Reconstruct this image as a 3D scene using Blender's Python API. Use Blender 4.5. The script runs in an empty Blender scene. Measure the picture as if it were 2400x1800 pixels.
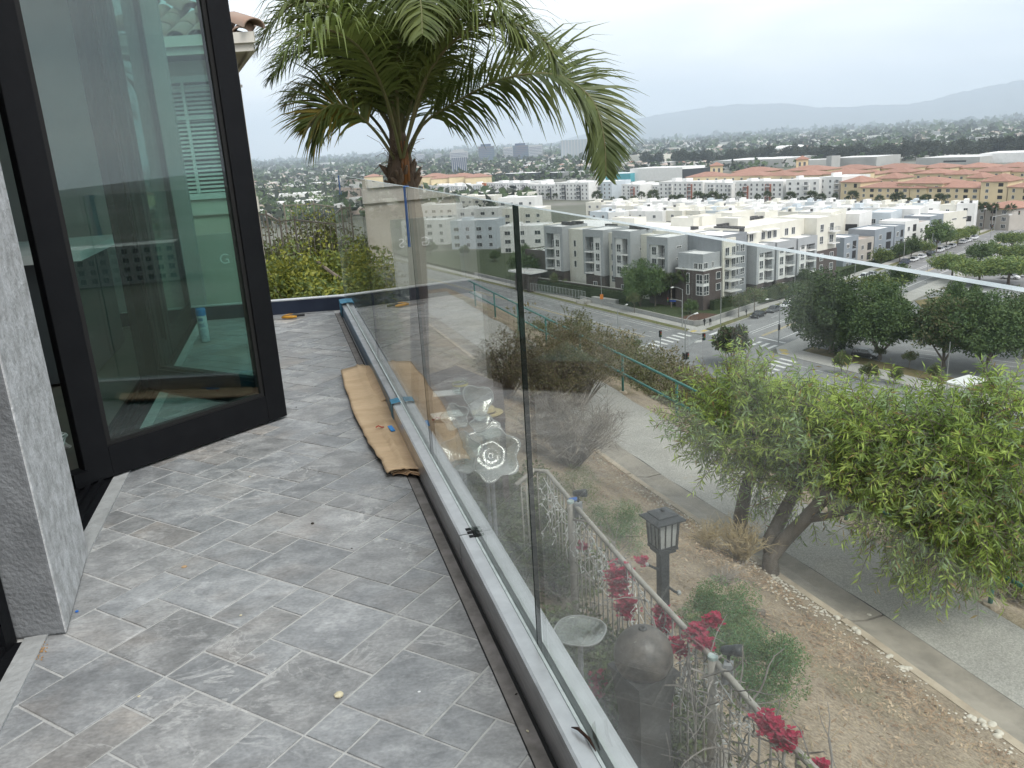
import bpy, math, random
from mathutils import Vector, Matrix, noise as mnoise
sc = bpy.context.scene
COL = sc.collection
RND = random.Random(7)
# ------------------------------------------------------------------ camera
F_PX, PITCH, ROLL, EYE = 1900.0, math.radians(16.15), math.radians(3.45), 1.17
_fw = Vector((0, math.cos(PITCH), -math.sin(PITCH)))
_r0 = Vector((1, 0, 0)); _u0 = _r0.cross(_fw)
_rt = math.cos(ROLL)*_r0 - math.sin(ROLL)*_u0
_up = math.sin(ROLL)*_r0 + math.cos(ROLL)*_u0
CAMLOC = Vector((0, 0, EYE))
cd = bpy.data.cameras.new('camera'); cam = bpy.data.objects.new('camera', cd); COL.objects.link(cam)
cam.matrix_world = Matrix(((_rt.x, _up.x, -_fw.x, 0), (_rt.y, _up.y, -_fw.y, 0), (_rt.z, _up.z, -_fw.z, EYE), (0, 0, 0, 1)))
cd.sensor_fit = 'HORIZONTAL'; cd.sensor_width = 36; cd.lens = F_PX/2400*36
cd.clip_start = 0.05; cd.clip_end = 40000
sc.camera = cam
# ------------------------------------------------------------------ world, sun, exposure
SUN_EL, SUN_AZ = math.radians(52), math.radians(150)      # azimuth counted clockwise from +Y
w = bpy.data.worlds.new('World'); sc.world = w; w.use_nodes = True
nt = w.node_tree; nt.nodes.clear()
out = nt.nodes.new('ShaderNodeOutputWorld'); bg = nt.nodes.new('ShaderNodeBackground')
sky = nt.nodes.new('ShaderNodeTexSky'); sky.sky_type = 'NISHITA'; sky.sun_disc = False
sky.sun_elevation = SUN_EL; sky.sun_rotation = SUN_AZ; sky.air_density = 1.0; sky.dust_density = 3.0
tc = nt.nodes.new('ShaderNodeTexCoord')
mp = nt.nodes.new('ShaderNodeMapping'); mp.inputs['Scale'].default_value = (1.0, 1.0, 5.0)
nz = nt.nodes.new('ShaderNodeTexNoise'); nz.inputs['Scale'].default_value = 2.2; nz.inputs['Detail'].default_value = 5
nz.inputs['Roughness'].default_value = 0.5; nz.inputs['Distortion'].default_value = 0.4
rp = nt.nodes.new('ShaderNodeValToRGB')
rp.color_ramp.elements[0].position = 0.34; rp.color_ramp.elements[0].color = (4.4, 4.75, 5.1, 1)
rp.color_ramp.elements[1].position = 0.62; rp.color_ramp.elements[1].color = (6.6, 6.6, 6.6, 1)
mx = nt.nodes.new('ShaderNodeMix'); mx.data_type = 'RGBA'; mx.inputs[0].default_value = 0.94
L = nt.links.new
L(tc.outputs['Generated'], mp.inputs['Vector']); L(mp.outputs['Vector'], nz.inputs['Vector'])
L(nz.outputs['Fac'], rp.inputs['Fac']); L(sky.outputs['Color'], mx.inputs[6]); L(rp.outputs['Color'], mx.inputs[7])
sx = nt.nodes.new('ShaderNodeSeparateXYZ'); L(tc.outputs['Generated'], sx.inputs[0])    # the overcast is a little brighter low down, through the thin hazy air
m1 = nt.nodes.new('ShaderNodeMapRange'); m1.interpolation_type = 'SMOOTHSTEP'; m1.inputs['From Min'].default_value = 0.0; m1.inputs['From Max'].default_value = 0.35; m1.inputs['To Min'].default_value = 1.3; m1.inputs['To Max'].default_value = 1.0
L(sx.outputs['Z'], m1.inputs['Value'])
vm = nt.nodes.new('ShaderNodeVectorMath'); vm.operation = 'SCALE'; L(mx.outputs[2], vm.inputs[0]); L(m1.outputs['Result'], vm.inputs['Scale'])
L(vm.outputs[0], bg.inputs['Color']); bg.inputs['Strength'].default_value = 0.1
L(bg.outputs[0], out.inputs['Surface'])
sl = bpy.data.lights.new('sun', 'SUN'); sun = bpy.data.objects.new('sun', sl); COL.objects.link(sun)
sl.energy = 1.5; sl.angle = math.radians(25); sl.color = (1.0, 0.965, 0.91)
_sd = Vector((math.sin(SUN_AZ)*math.cos(SUN_EL), math.cos(SUN_AZ)*math.cos(SUN_EL), math.sin(SUN_EL)))
sun.rotation_euler = _sd.to_track_quat('Z', 'Y').to_euler()
vs = sc.view_settings; vs.view_transform = 'Standard'; vs.look = 'None'; vs.exposure = 1.06; vs.gamma = 1; vs.use_curve_mapping = False
sc.render.engine = 'CYCLES'
cy = sc.cycles; cy.use_denoising = True; cy.max_bounces = 10; cy.transparent_max_bounces = 24
cy.diffuse_bounces = 3; cy.glossy_bounces = 5; cy.volume_bounces = 6; cy.caustics_reflective = False; cy.caustics_refractive = False
# ------------------------------------------------------------------ helpers: pixels of the photograph to places
def ray(px, py): return _fw*F_PX + _rt*(px-1200) - _up*(py-900)
def P(px, py, z=0.0):
    d = ray(px, py); return CAMLOC + d*((z-EYE)/d.z)
def D(px, py, Y):
    d = ray(px, py); return CAMLOC + d*(Y/d.y)
def H(px, py, x, y):                       # height of the sight line where it passes over the plan point's distance
    d = ray(px, py); return EYE + d.z*math.hypot(x, y)/math.hypot(d.x, d.y)
def v_(x, y): return (x*2400/2212, y*2400/2212)
def c1(x, y): return (1200+x/3.16, 450+y/3.16)
def c2(x, y): return (1700+x/3.016, 350+y/3.016)
def c3(x, y): return (1400+x/2.212, 150+y/2.212)
def c4(x, y): return (900+x/3.687, 280+y/3.687)
def f3(x, y): return (1200+x/2.2114, 1050+y/2.2114)
def r4(x, y): return (1700+x/2.37, 1100+y/2.37)
GZ = -40.0
HAZE = 1.35e-4
# ------------------------------------------------------------------ materials
MATS = {}
def _n(t, k): return t.nodes.new(k)
def M(name, c1, c2=None, rough=0.7, metal=0.0, scale=6.0, detail=6, bump=0.0, bscale=None, stretch=None, trans=0.0,
      spec=0.4, objvar=0.0, emit=None, c3=None, contrast=0.5):
    if name in MATS: return MATS[name]
    m = bpy.data.materials.new(name); m.use_nodes = True; t = m.node_tree; t.nodes.clear()
    o = _n(t, 'ShaderNodeOutputMaterial'); b = _n(t, 'ShaderNodeBsdfPrincipled'); l = t.links.new
    b.inputs['Roughness'].default_value = rough; b.inputs['Metallic'].default_value = metal
    b.inputs['Specular IOR Level'].default_value = spec
    c2 = c2 or tuple(x*0.86 for x in c1)
    co = _n(t, 'ShaderNodeTexCoord'); mpp = _n(t, 'ShaderNodeMapping')
    if stretch: mpp.inputs['Scale'].default_value = stretch
    l(co.outputs['Object'], mpp.inputs['Vector'])
    nn = _n(t, 'ShaderNodeTexNoise'); nn.inputs['Scale'].default_value = scale; nn.inputs['Detail'].default_value = detail
    nn.inputs['Roughness'].default_value = 0.6
    l(mpp.outputs['Vector'], nn.inputs['Vector'])
    r = _n(t, 'ShaderNodeValToRGB'); hw = 0.5*(1-contrast)*0.5
    r.color_ramp.elements[0].position = 0.28+hw*0.6; r.color_ramp.elements[1].position = 0.72-hw*0.6
    r.color_ramp.elements[0].color = (*c1, 1); r.color_ramp.elements[1].color = (*c2, 1)
    if c3:
        e = r.color_ramp.elements.new(0.5); e.color = (*c3, 1)
    l(nn.outputs['Fac'], r.inputs['Fac']); col = r.outputs['Color']
    if objvar:
        oi = _n(t, 'ShaderNodeObjectInfo'); hs = _n(t, 'ShaderNodeHueSaturation')
        mr = _n(t, 'ShaderNodeMapRange'); mr.inputs['To Min'].default_value = 1-objvar; mr.inputs['To Max'].default_value = 1+objvar
        l(oi.outputs['Random'], mr.inputs['Value']); l(mr.outputs['Result'], hs.inputs['Value'])
        l(col, hs.inputs['Color']); col = hs.outputs['Color']
    l(col, b.inputs['Base Color'])
    if bump:
        n2 = _n(t, 'ShaderNodeTexNoise'); n2.inputs['Scale'].default_value = bscale or scale*4; n2.inputs['Detail'].default_value = 5
        l(mpp.outputs['Vector'], n2.inputs['Vector'])
        bp = _n(t, 'ShaderNodeBump'); bp.inputs['Strength'].default_value = bump; bp.inputs['Distance'].default_value = 0.02
        l(n2.outputs['Fac'], bp.inputs['Height']); l(bp.outputs['Normal'], b.inputs['Normal'])
    s = b.outputs[0]
    if trans:
        tr = _n(t, 'ShaderNodeBsdfTranslucent'); l(col, tr.inputs['Color'])
        ms = _n(t, 'ShaderNodeMixShader'); ms.inputs[0].default_value = trans
        l(s, ms.inputs[1]); l(tr.outputs[0], ms.inputs[2]); s = ms.outputs[0]
    l(s, o.inputs['Surface']); MATS[name] = m; return m
def GLASS(name, tint, f0=0.04, f1=0.9, dirt=0.0, rough=0.0, power=5.0):
    m = bpy.data.materials.new(name); m.use_nodes = True; t = m.node_tree; t.nodes.clear(); l = t.links.new
    o = _n(t, 'ShaderNodeOutputMaterial'); tr = _n(t, 'ShaderNodeBsdfTransparent'); tr.inputs['Color'].default_value = (*tint, 1)
    g = _n(t, 'ShaderNodeBsdfAnisotropic' if False else 'ShaderNodeBsdfGlossy'); g.inputs['Roughness'].default_value = rough
    lw = _n(t, 'ShaderNodeLayerWeight'); lw.inputs['Blend'].default_value = 0.5
    pw = _n(t, 'ShaderNodeMath'); pw.operation = 'POWER'; pw.inputs[1].default_value = power
    ma = _n(t, 'ShaderNodeMath'); ma.operation = 'MULTIPLY_ADD'; ma.inputs[1].default_value = f1-f0; ma.inputs[2].default_value = f0
    l(lw.outputs['Facing'], pw.inputs[0]); l(pw.outputs[0], ma.inputs[0])
    ms = _n(t, 'ShaderNodeMixShader'); l(ma.outputs[0], ms.inputs[0]); l(tr.outputs[0], ms.inputs[1]); l(g.outputs[0], ms.inputs[2])
    s = ms.outputs[0]
    if dirt:
        d = _n(t, 'ShaderNodeBsdfDiffuse'); d.inputs['Color'].default_value = (0.7, 0.72, 0.7, 1)
        co = _n(t, 'ShaderNodeTexCoord'); nn = _n(t, 'ShaderNodeTexNoise'); nn.inputs['Scale'].default_value = 2.5; nn.inputs['Detail'].default_value = 7
        mr = _n(t, 'ShaderNodeMapRange'); mr.inputs['From Min'].default_value = 0.35; mr.inputs['From Max'].default_value = 0.75
        mr.inputs['To Max'].default_value = dirt
        l(co.outputs['Object'], nn.inputs['Vector']); l(nn.outputs['Fac'], mr.inputs['Value'])
        m2 = _n(t, 'ShaderNodeMixShader'); l(mr.outputs['Result'], m2.inputs[0]); l(s, m2.inputs[1]); l(d.outputs[0], m2.inputs[2]); s = m2.outputs[0]
    l(s, o.inputs['Surface']); MATS[name] = m; return m
# ------------------------------------------------------------------ mesh builder
class MB:
    def __init__(s): s.v = []; s.f = []; s.mi = []; s.cm = 0; s.sm = False
    def add(s, vs, fs):
        k = len(s.v); s.v.extend([tuple(p) for p in vs]); s.f.extend([tuple(i+k for i in f) for f in fs]); s.mi.extend([s.cm]*len(fs)); return s
    def prism(s, poly, z0, z1):
        n = len(poly); vs = [(p[0], p[1], z0) for p in poly]+[(p[0], p[1], z1) for p in poly]
        a = sum(poly[i][0]*poly[(i+1) % n][1]-poly[(i+1) % n][0]*poly[i][1] for i in range(n))
        idx = list(range(n))
        if a < 0: vs = [vs[i] for i in reversed(idx)]+[vs[n+i] for i in reversed(idx)]
        fs = [tuple(reversed(range(n))), tuple(range(n, 2*n))]+[(i, (i+1) % n, n+(i+1) % n, n+i) for i in range(n)]
        return s.add(vs, fs)
    def box(s, c, d, rz=0.0):
        ca, sa = math.cos(rz), math.sin(rz); x, y = d[0]/2, d[1]/2
        pl = [(c[0]+ca*a-sa*b, c[1]+sa*a+ca*b) for a, b in ((-x, -y), (x, -y), (x, y), (-x, y))]
        return s.prism(pl, c[2]-d[2]/2, c[2]+d[2]/2)
    def bar(s, a, b, w, h=None, up=(0, 0, 1)):        # rectangular bar from a to b
        a = Vector(a); b = Vector(b); d = (b-a).normalized(); u = Vector(up)
        if abs(d.dot(u)) > 0.98: u = Vector((0, 1, 0))
        r = d.cross(u).normalized()*(w/2); u = r.cross(d).normalized()*((h or w)/2)
        vs = [a-r-u, a+r-u, a+r+u, a-r+u, b-r-u, b+r-u, b+r+u, b-r+u]
        return s.add(vs, [(3, 2, 1, 0), (4, 5, 6, 7), (0, 1, 5, 4), (1, 2, 6, 5), (2, 3, 7, 6), (3, 0, 4, 7)])
    def tube(s, pts, rad, n=6, cap=True):
        pts = [Vector(p) for p in pts]; m = len(pts); rs = rad if isinstance(rad, (list, tuple)) else [rad]*m
        vs = []; fs = []; pu = None
        for i, p in enumerate(pts):
            d = (pts[min(i+1, m-1)]-pts[max(i-1, 0)])
            if d.length < 1e-9: d = Vector((0, 0, 1))
            d.normalize()
            if pu is None: pu = Vector((0, 0, 1)) if abs(d.z) < 0.9 else Vector((1, 0, 0))
            r = d.cross(pu)
            if r.length < 1e-6: r = d.orthogonal()
            r.normalize(); pu = r.cross(d).normalized()
            for k in range(n):
                a = 2*math.pi*k/n; vs.append(p+(r*math.cos(a)+pu*math.sin(a))*rs[i])
        for i in range(m-1):
            for k in range(n):
                a = i*n+k; b = i*n+(k+1) % n; fs.append((a, b, b+n, a+n))
        if cap: fs.append(tuple(reversed(range(n)))); fs.append(tuple(range((m-1)*n, m*n)))
        return s.add(vs, fs)
    def lathe(s, prof, c=(0, 0, 0), n=24, sq=None):
        vs = []; fs = []; m = len(prof)
        for r, z in prof:
            for k in range(n):
                a = 2*math.pi*k/n; q = 1.0
                vs.append((c[0]+r*q*math.cos(a), c[1]+r*q*math.sin(a), c[2]+z))
        for i in range(m-1):
            for k in range(n):
                a = i*n+k; b = i*n+(k+1) % n; fs.append((a, b, b+n, a+n))
        return s.add(vs, fs)
    def ico(s, c, r, sx=1, sy=1, sz=1, n=8, m=6):
        vs = [(c[0], c[1], c[2]-r*sz)]
        for i in range(1, m):
            t = math.pi*i/m
            for k in range(n):
                a = 2*math.pi*k/n; vs.append((c[0]+r*sx*math.sin(t)*math.cos(a), c[1]+r*sy*math.sin(t)*math.sin(a), c[2]-r*sz*math.cos(t)))
        vs.append((c[0], c[1], c[2]+r*sz)); fs = []
        for k in range(n): fs.append((0, 1+(k+1) % n, 1+k)); 
        for i in range(m-2):
            for k in range(n):
                a = 1+i*n+k; b = 1+i*n+(k+1) % n; fs.append((a, b, b+n, a+n))
        e = len(vs)-1; o = 1+(m-2)*n
        for k in range(n): fs.append((o+k, o+(k+1) % n, e))
        return s.add(vs, fs)
    def leaf(s, p, d, l, w, nrm=None, bend=0.0):       # a pointed leaf: rhombus of two triangles sharing the midrib
        d = d.normalized(); nrm = nrm or Vector((RND.gauss(0, 1), RND.gauss(0, 1), RND.gauss(0, 1)))
        r = d.cross(nrm)
        if r.length < 1e-5: r = d.orthogonal()
        r = r.normalized()*(w/2); m = p+d*(l*0.45)+Vector((0, 0, -bend*l*0.2)); e = p+d*l+Vector((0, 0, -bend*l))
        k = len(s.v); s.v.extend((tuple(p), tuple(m+r), tuple(e), tuple(m-r))); s.f.append((k, k+1, k+2, k+3)); s.mi.append(s.cm)
    def mesh(s, name, mats, smooth=False):
        me = bpy.data.meshes.new(name); me.from_pydata(s.v, [], s.f); 
        for m in (mats if isinstance(mats, (list, tuple)) else [mats]): me.materials.append(m)
        if any(s.mi): me.polygons.foreach_set('material_index', s.mi)
        if smooth: me.polygons.foreach_set('use_smooth', [True]*len(me.polygons))
        me.update(); return me
    def build(s, name, mats, parent=None, loc=None, rz=None, smooth=False):
        return put(name, s.mesh(name, mats, smooth), parent, loc, rz)
def put(name, me, parent=None, loc=None, rz=None):
    o = bpy.data.objects.new(name, me); COL.objects.link(o)
    if parent is not None: o.parent = parent
    if loc is not None: o.location = loc
    if rz is not None: o.rotation_euler = (0, 0, rz)
    return o
def tag(o, label=None, cat=None, group=None, kind=None):
    if label: o['label'] = label
    if cat: o['category'] = cat
    if group: o['group'] = group
    if kind: o['kind'] = kind
    return o
def thing(name, label, cat, loc=(0, 0, 0), rz=0.0, group=None):
    o = bpy.data.objects.new(name, None); COL.objects.link(o); o.location = loc; o.rotation_euler = (0, 0, rz)
    o.empty_display_size = 0.1
    return tag(o, label, cat, group)
def kids(o): return [c for c in KIDS_ALL if c.parent == o]
def dup(o, loc=None, rz=None, label=None, group=None, scale=None):
    def cp(a, par):
        c = a.copy(); COL.objects.link(c); c.parent = par
        for ch in a.children: cp(ch, c)
        return c
    c = cp(o, None)
    if loc is not None: c.location = loc
    if rz is not None: c.rotation_euler = (0, 0, rz)
    if scale is not None: c.scale = (scale, scale, scale) if not isinstance(scale, (tuple, list)) else scale
    if label: c['label'] = label
    if group: c['group'] = group
    return c
def rng(a, b): return RND.uniform(a, b)
def rdir():
    while True:
        v = Vector((rng(-1, 1), rng(-1, 1), rng(-1, 1)))
        if 0.05 < v.length < 1: return v.normalized()
# ================================================================== the balcony
DIRD = math.radians(105.2)
ED = Vector((math.cos(DIRD), math.sin(DIRD), 0)); ND = Vector((math.sin(DIRD), -math.cos(DIRD), 0))     # along the glass, out of the deck
G0 = Vector((0.028, 1.584, 0))                                      # a point of the glass line
def G(s, o=0.0, z=0.0): p = G0+ED*s+ND*o; return Vector((p.x, p.y, z))
W0 = Vector((-1.267, 1.68, 0)); DIRW = math.radians(104.25)         # house wall line (inner edge of the sill)
EW = Vector((math.cos(DIRW), math.sin(DIRW), 0)); NW = Vector((math.sin(DIRW), -math.cos(DIRW), 0))
def W(s, o=0.0, z=0.0): p = W0+EW*s+NW*o; return Vector((p.x, p.y, z))

M('grout', (0.46, 0.465, 0.455), (0.37, 0.372, 0.365), rough=0.9, scale=30, bump=0.3)
def slate(name, a, b, c):
    m = M(name, a, b, rough=0.5, scale=6.5, detail=12, stretch=(1.0, 1.35, 1.0), bump=0.3, bscale=16, objvar=0.14, c3=c, contrast=0.92, spec=0.42)
    t = m.node_tree; l = t.links.new                                # per-tile offset of the pattern, pale dust and scuffs
    mpp = next(n for n in t.nodes if n.type == 'MAPPING'); oi = t.nodes.new('ShaderNodeObjectInfo')
    cx = t.nodes.new('ShaderNodeCombineXYZ'); mu = t.nodes.new('ShaderNodeMath'); mu.operation = 'MULTIPLY'; mu.inputs[1].default_value = 60
    l(oi.outputs['Random'], mu.inputs[0]); l(mu.outputs[0], cx.inputs[0]); l(mu.outputs[0], cx.inputs[2]); l(cx.outputs[0], mpp.inputs['Location'])
    b_ = next(n for n in t.nodes if n.type == 'BSDF_PRINCIPLED'); src = b_.inputs['Base Color'].links[0].from_socket
    geo = t.nodes.new('ShaderNodeNewGeometry')
    n3 = t.nodes.new('ShaderNodeTexNoise'); n3.inputs['Scale'].default_value = 7; n3.inputs['Detail'].default_value = 9; n3.inputs['Roughness'].default_value = 0.75
    l(geo.outputs['Position'], n3.inputs['Vector'])
    r3 = t.nodes.new('ShaderNodeMapRange'); r3.inputs['From Min'].default_value = 0.52; r3.inputs['From Max'].default_value = 0.8; r3.inputs['To Max'].default_value = 0.55
    l(n3.outputs['Fac'], r3.inputs['Value'])
    mixd = t.nodes.new('ShaderNodeMix'); mixd.data_type = 'RGBA'; mixd.inputs[7].default_value = (0.56, 0.57, 0.575, 1)
    l(r3.outputs['Result'], mixd.inputs[0]); l(src, mixd.inputs[6])
    vo = t.nodes.new('ShaderNodeTexVoronoi'); vo.inputs['Scale'].default_value = 22; l(geo.outputs['Position'], vo.inputs['Vector'])
    r4_ = t.nodes.new('ShaderNodeMapRange'); r4_.inputs['From Min'].default_value = 0.05; r4_.inputs['From Max'].default_value = 0.09; r4_.inputs['To Min'].default_value = 0.5; r4_.inputs['To Max'].default_value = 0
    l(vo.outputs['Distance'], r4_.inputs['Value'])
    ms = t.nodes.new('ShaderNodeMath'); ms.operation = 'MULTIPLY'; l(r4_.outputs['Result'], ms.inputs[0]); l(r3.outputs['Result'], ms.inputs[1])
    mix2 = t.nodes.new('ShaderNodeMix'); mix2.data_type = 'RGBA'; mix2.inputs[7].default_value = (0.75, 0.76, 0.76, 1)
    l(ms.outputs[0], mix2.inputs[0]); l(mixd.outputs[2], mix2.inputs[6]); n4 = t.nodes.new('ShaderNodeTexNoise'); n4.inputs['Scale'].default_value = 5.5; n4.inputs['Detail'].default_value = 7; n4.inputs['Roughness'].default_value = 0.62; n4.inputs['Distortion'].default_value = 0.8
    l(mpp.outputs['Vector'], n4.inputs['Vector'])
    a1 = t.nodes.new('ShaderNodeMath'); a1.operation = 'SUBTRACT'; a1.inputs[1].default_value = 0.47; l(n4.outputs['Fac'], a1.inputs[0])
    a2 = t.nodes.new('ShaderNodeMath'); a2.operation = 'ABSOLUTE'; l(a1.outputs[0], a2.inputs[0])
    a3 = t.nodes.new('ShaderNodeMapRange'); a3.inputs['From Max'].default_value = 0.03; a3.inputs['To Min'].default_value = 0.42; a3.inputs['To Max'].default_value = 0.0; l(a2.outputs[0], a3.inputs['Value'])
    n5 = t.nodes.new('ShaderNodeTexNoise'); n5.inputs['Scale'].default_value = 2.2; n5.inputs['Detail'].default_value = 3; l(geo.outputs['Position'], n5.inputs['Vector'])
    a4 = t.nodes.new('ShaderNodeMapRange'); a4.inputs['From Min'].default_value = 0.47; a4.inputs['From Max'].default_value = 0.62; l(n5.outputs['Fac'], a4.inputs['Value'])
    a5 = t.nodes.new('ShaderNodeMath'); a5.operation = 'MULTIPLY'; l(a3.outputs['Result'], a5.inputs[0]); l(a4.outputs['Result'], a5.inputs[1])
    mix3 = t.nodes.new('ShaderNodeMix'); mix3.data_type = 'RGBA'; mix3.inputs[7].default_value = (0.62, 0.62, 0.61, 1); l(a5.outputs[0], mix3.inputs[0]); l(mix2.outputs[2], mix3.inputs[6])
    n6 = t.nodes.new('ShaderNodeTexNoise'); n6.inputs['Scale'].default_value = 95; n6.inputs['Detail'].default_value = 4; l(mpp.outputs['Vector'], n6.inputs['Vector'])
    a6 = t.nodes.new('ShaderNodeMapRange'); a6.inputs['From Min'].default_value = 0.3; a6.inputs['From Max'].default_value = 0.7; a6.inputs['To Min'].default_value = 0.84; a6.inputs['To Max'].default_value = 1.14; l(n6.outputs['Fac'], a6.inputs['Value'])
    n7 = t.nodes.new('ShaderNodeTexNoise'); n7.inputs['Scale'].default_value = 13; n7.inputs['Detail'].default_value = 8; n7.inputs['Roughness'].default_value = 0.7; l(mpp.outputs['Vector'], n7.inputs['Vector'])
    a7 = t.nodes.new('ShaderNodeMapRange'); a7.inputs['From Min'].default_value = 0.3; a7.inputs['From Max'].default_value = 0.7; a7.inputs['To Min'].default_value = 0.9; a7.inputs['To Max'].default_value = 1.12; l(n7.outputs['Fac'], a7.inputs['Value'])
    a8 = t.nodes.new('ShaderNodeMath'); a8.operation = 'MULTIPLY'; l(a6.outputs['Result'], a8.inputs[0]); l(a7.outputs['Result'], a8.inputs[1])
    vs_ = t.nodes.new('ShaderNodeVectorMath'); vs_.operation = 'SCALE'; n8 = t.nodes.new('ShaderNodeTexNoise'); n8.inputs['Scale'].default_value = 3.1; n8.inputs['Detail'].default_value = 6; n8.inputs['Distortion'].default_value = 0.6; l(mpp.outputs['Vector'], n8.inputs['Vector'])
    a9 = t.nodes.new('ShaderNodeMapRange'); a9.inputs['From Min'].default_value = 0.54; a9.inputs['From Max'].default_value = 0.7; a9.inputs['To Max'].default_value = 0.22; l(n8.outputs['Fac'], a9.inputs['Value'])
    mix4 = t.nodes.new('ShaderNodeMix'); mix4.data_type = 'RGBA'; mix4.inputs[7].default_value = (0.34, 0.29, 0.245, 1); l(a9.outputs['Result'], mix4.inputs[0]); l(mix3.outputs[2], mix4.inputs[6]); l(mix4.outputs[2], vs_.inputs[0]); l(a8.outputs[0], vs_.inputs['Scale']); l(vs_.outputs[0], b_.inputs['Base Color'])
    ro = t.nodes.new('ShaderNodeMapRange'); ro.inputs['To Min'].default_value = 0.36; ro.inputs['To Max'].default_value = 0.62; l(n7.outputs['Fac'], ro.inputs['Value']); l(ro.outputs['Result'], b_.inputs['Roughness'])
    return m
SL = [slate('slate_blue', (0.185, 0.194, 0.202), (0.318, 0.327, 0.334), (0.237, 0.246, 0.254)),
      slate('slate_grey', (0.191, 0.196, 0.199), (0.335, 0.338, 0.338), (0.245, 0.249, 0.251)),
      slate('slate_dark', (0.168, 0.175, 0.182), (0.288, 0.295, 0.301), (0.215, 0.223, 0.230)),
      slate('slate_rust', (0.185, 0.182, 0.179), (0.335, 0.311, 0.284), (0.245, 0.241, 0.235))]
SLW = [0, 0, 0, 0, 1, 1, 1, 1, 1, 2, 2, 3]
FAR = 4.98
deck_poly = [G(-2.2, 0.06), G(FAR+0.35, 0.06), W(FAR+0.6, -0.12), W(2.45, -0.12), W(-3.0, -0.12)]
deck = MB().prism([(p.x, p.y) for p in deck_poly], -0.28, -0.0024).build('balcony_floor', MATS['grout']); tag(deck, kind='structure')
# modular slate pattern: 18 inch blocks, each cut in seven pieces
BL = 0.4572
UA = math.radians(-31.4); U = Vector((math.cos(UA), math.sin(UA), 0))*BL; Wv = Vector((-math.sin(UA), math.cos(UA), 0))*BL
O0 = Vector((-0.877, 1.694, 0))
PAT = [(0, 0, .5, .25), (.5, 0, 1, .5), (0, .25, .25, .75), (.25, .25, .5, .5), (.25, .5, .75, 1), (.75, .5, 1, 1), (0, .75, .25, 1)]
def rotp(r, k):
    x0, y0, x1, y1 = r
    for _ in range(k): x0, y0, x1, y1 = 1-y1, x0, 1-y0, x1
    return x0, y0, x1, y1
KNOWN = {(0, 0): 0, (1, 0): 1, (0, 1): 1, (-1, 1): 0, (-1, 0): 0}
def clip(poly, pt, nrm):                                            # keep the side nrm points away from
    o = []
    for i in range(len(poly)):
        a, b = poly[i], poly[(i+1) % len(poly)]; da = (a-pt).dot(nrm); db = (b-pt).dot(nrm)
        if da <= 0: o.append(a)
        if da*db < 0: o.append(a+(b-a)*(da/(da-db)))
    return o
cands = []
KERB_A = Vector((-1.906, 6.44, 0)); KERB_B = Vector((-1.314, 6.50, 0)); _kd = (KERB_B-KERB_A).normalized(); KN = Vector((-_kd.y, _kd.x, 0))
for i in range(-9, 9):
    for j in range(-9, 14):
        k = KNOWN.get((i, j), RND.choice((0, 0, 1, 1, 2, 3)))
        for r in PAT:
            x0, y0, x1, y1 = rotp(r, k); g = 0.0065
            pl = [O0+U*(i+a)+Wv*(j+b) for a, b in ((x0+g, y0+g), (x1-g, y0+g), (x1-g, y1-g), (x0+g, y1-g))]
            pl = clip(pl, G(0, -0.097), ND)
            if len(pl) > 2: pl = clip(pl, W(0, 0.05), -NW)
            if len(pl) > 2: pl = clip(pl, KERB_A, KN)
            if len(pl) > 2: pl = clip(pl, Vector((0, 0.45, 0)), Vector((0, -1, 0)))
            if len(pl) < 3: continue
            ar = abs(sum(pl[q].x*pl[(q+1) % len(pl)].y-pl[(q+1) % len(pl)].x*pl[q].y for q in range(len(pl))))/2
            if ar < 0.0006: continue
            c = sum(pl, Vector())/len(pl); cands.append((c.length, c, pl))
cands.sort(key=lambda t: t[0]); rest = MB()
cands = [c for c in cands if c[1].y > 0.9]
for n_, (dst, c, pl) in enumerate(cands):
    h = rng(-0.0012, 0.0012); loc = [(p.x-c.x, p.y-c.y) for p in pl]
    if n_ < 300:
        b = MB(); n = len(loc); s = 0.985                           # slightly rounded upper edge
        if sum(loc[q][0]*loc[(q+1) % n][1]-loc[(q+1) % n][0]*loc[q][1] for q in range(n)) < 0: loc.reverse()
        b.add([(x, y, -0.012) for x, y in loc]+[(x, y, -0.0016) for x, y in loc]+[(x*s, y*s, 0) for x, y in loc],
              [tuple(range(2*n, 3*n))]+[(q, (q+1) % n, n+(q+1) % n, n+q) for q in range(n)]+[(n+q, n+(q+1) % n, 2*n+(q+1) % n, 2*n+q) for q in range(n)])
        o = b.build('tile', SL[RND.choice(SLW)], deck, (c.x, c.y, h))
    else:
        rest.cm = RND.choice(SLW); rest.prism([(p.x, p.y) for p in pl], -0.012, h)
if rest.v: tag(rest.build('tile_field', SL, deck), kind='stuff')

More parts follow.
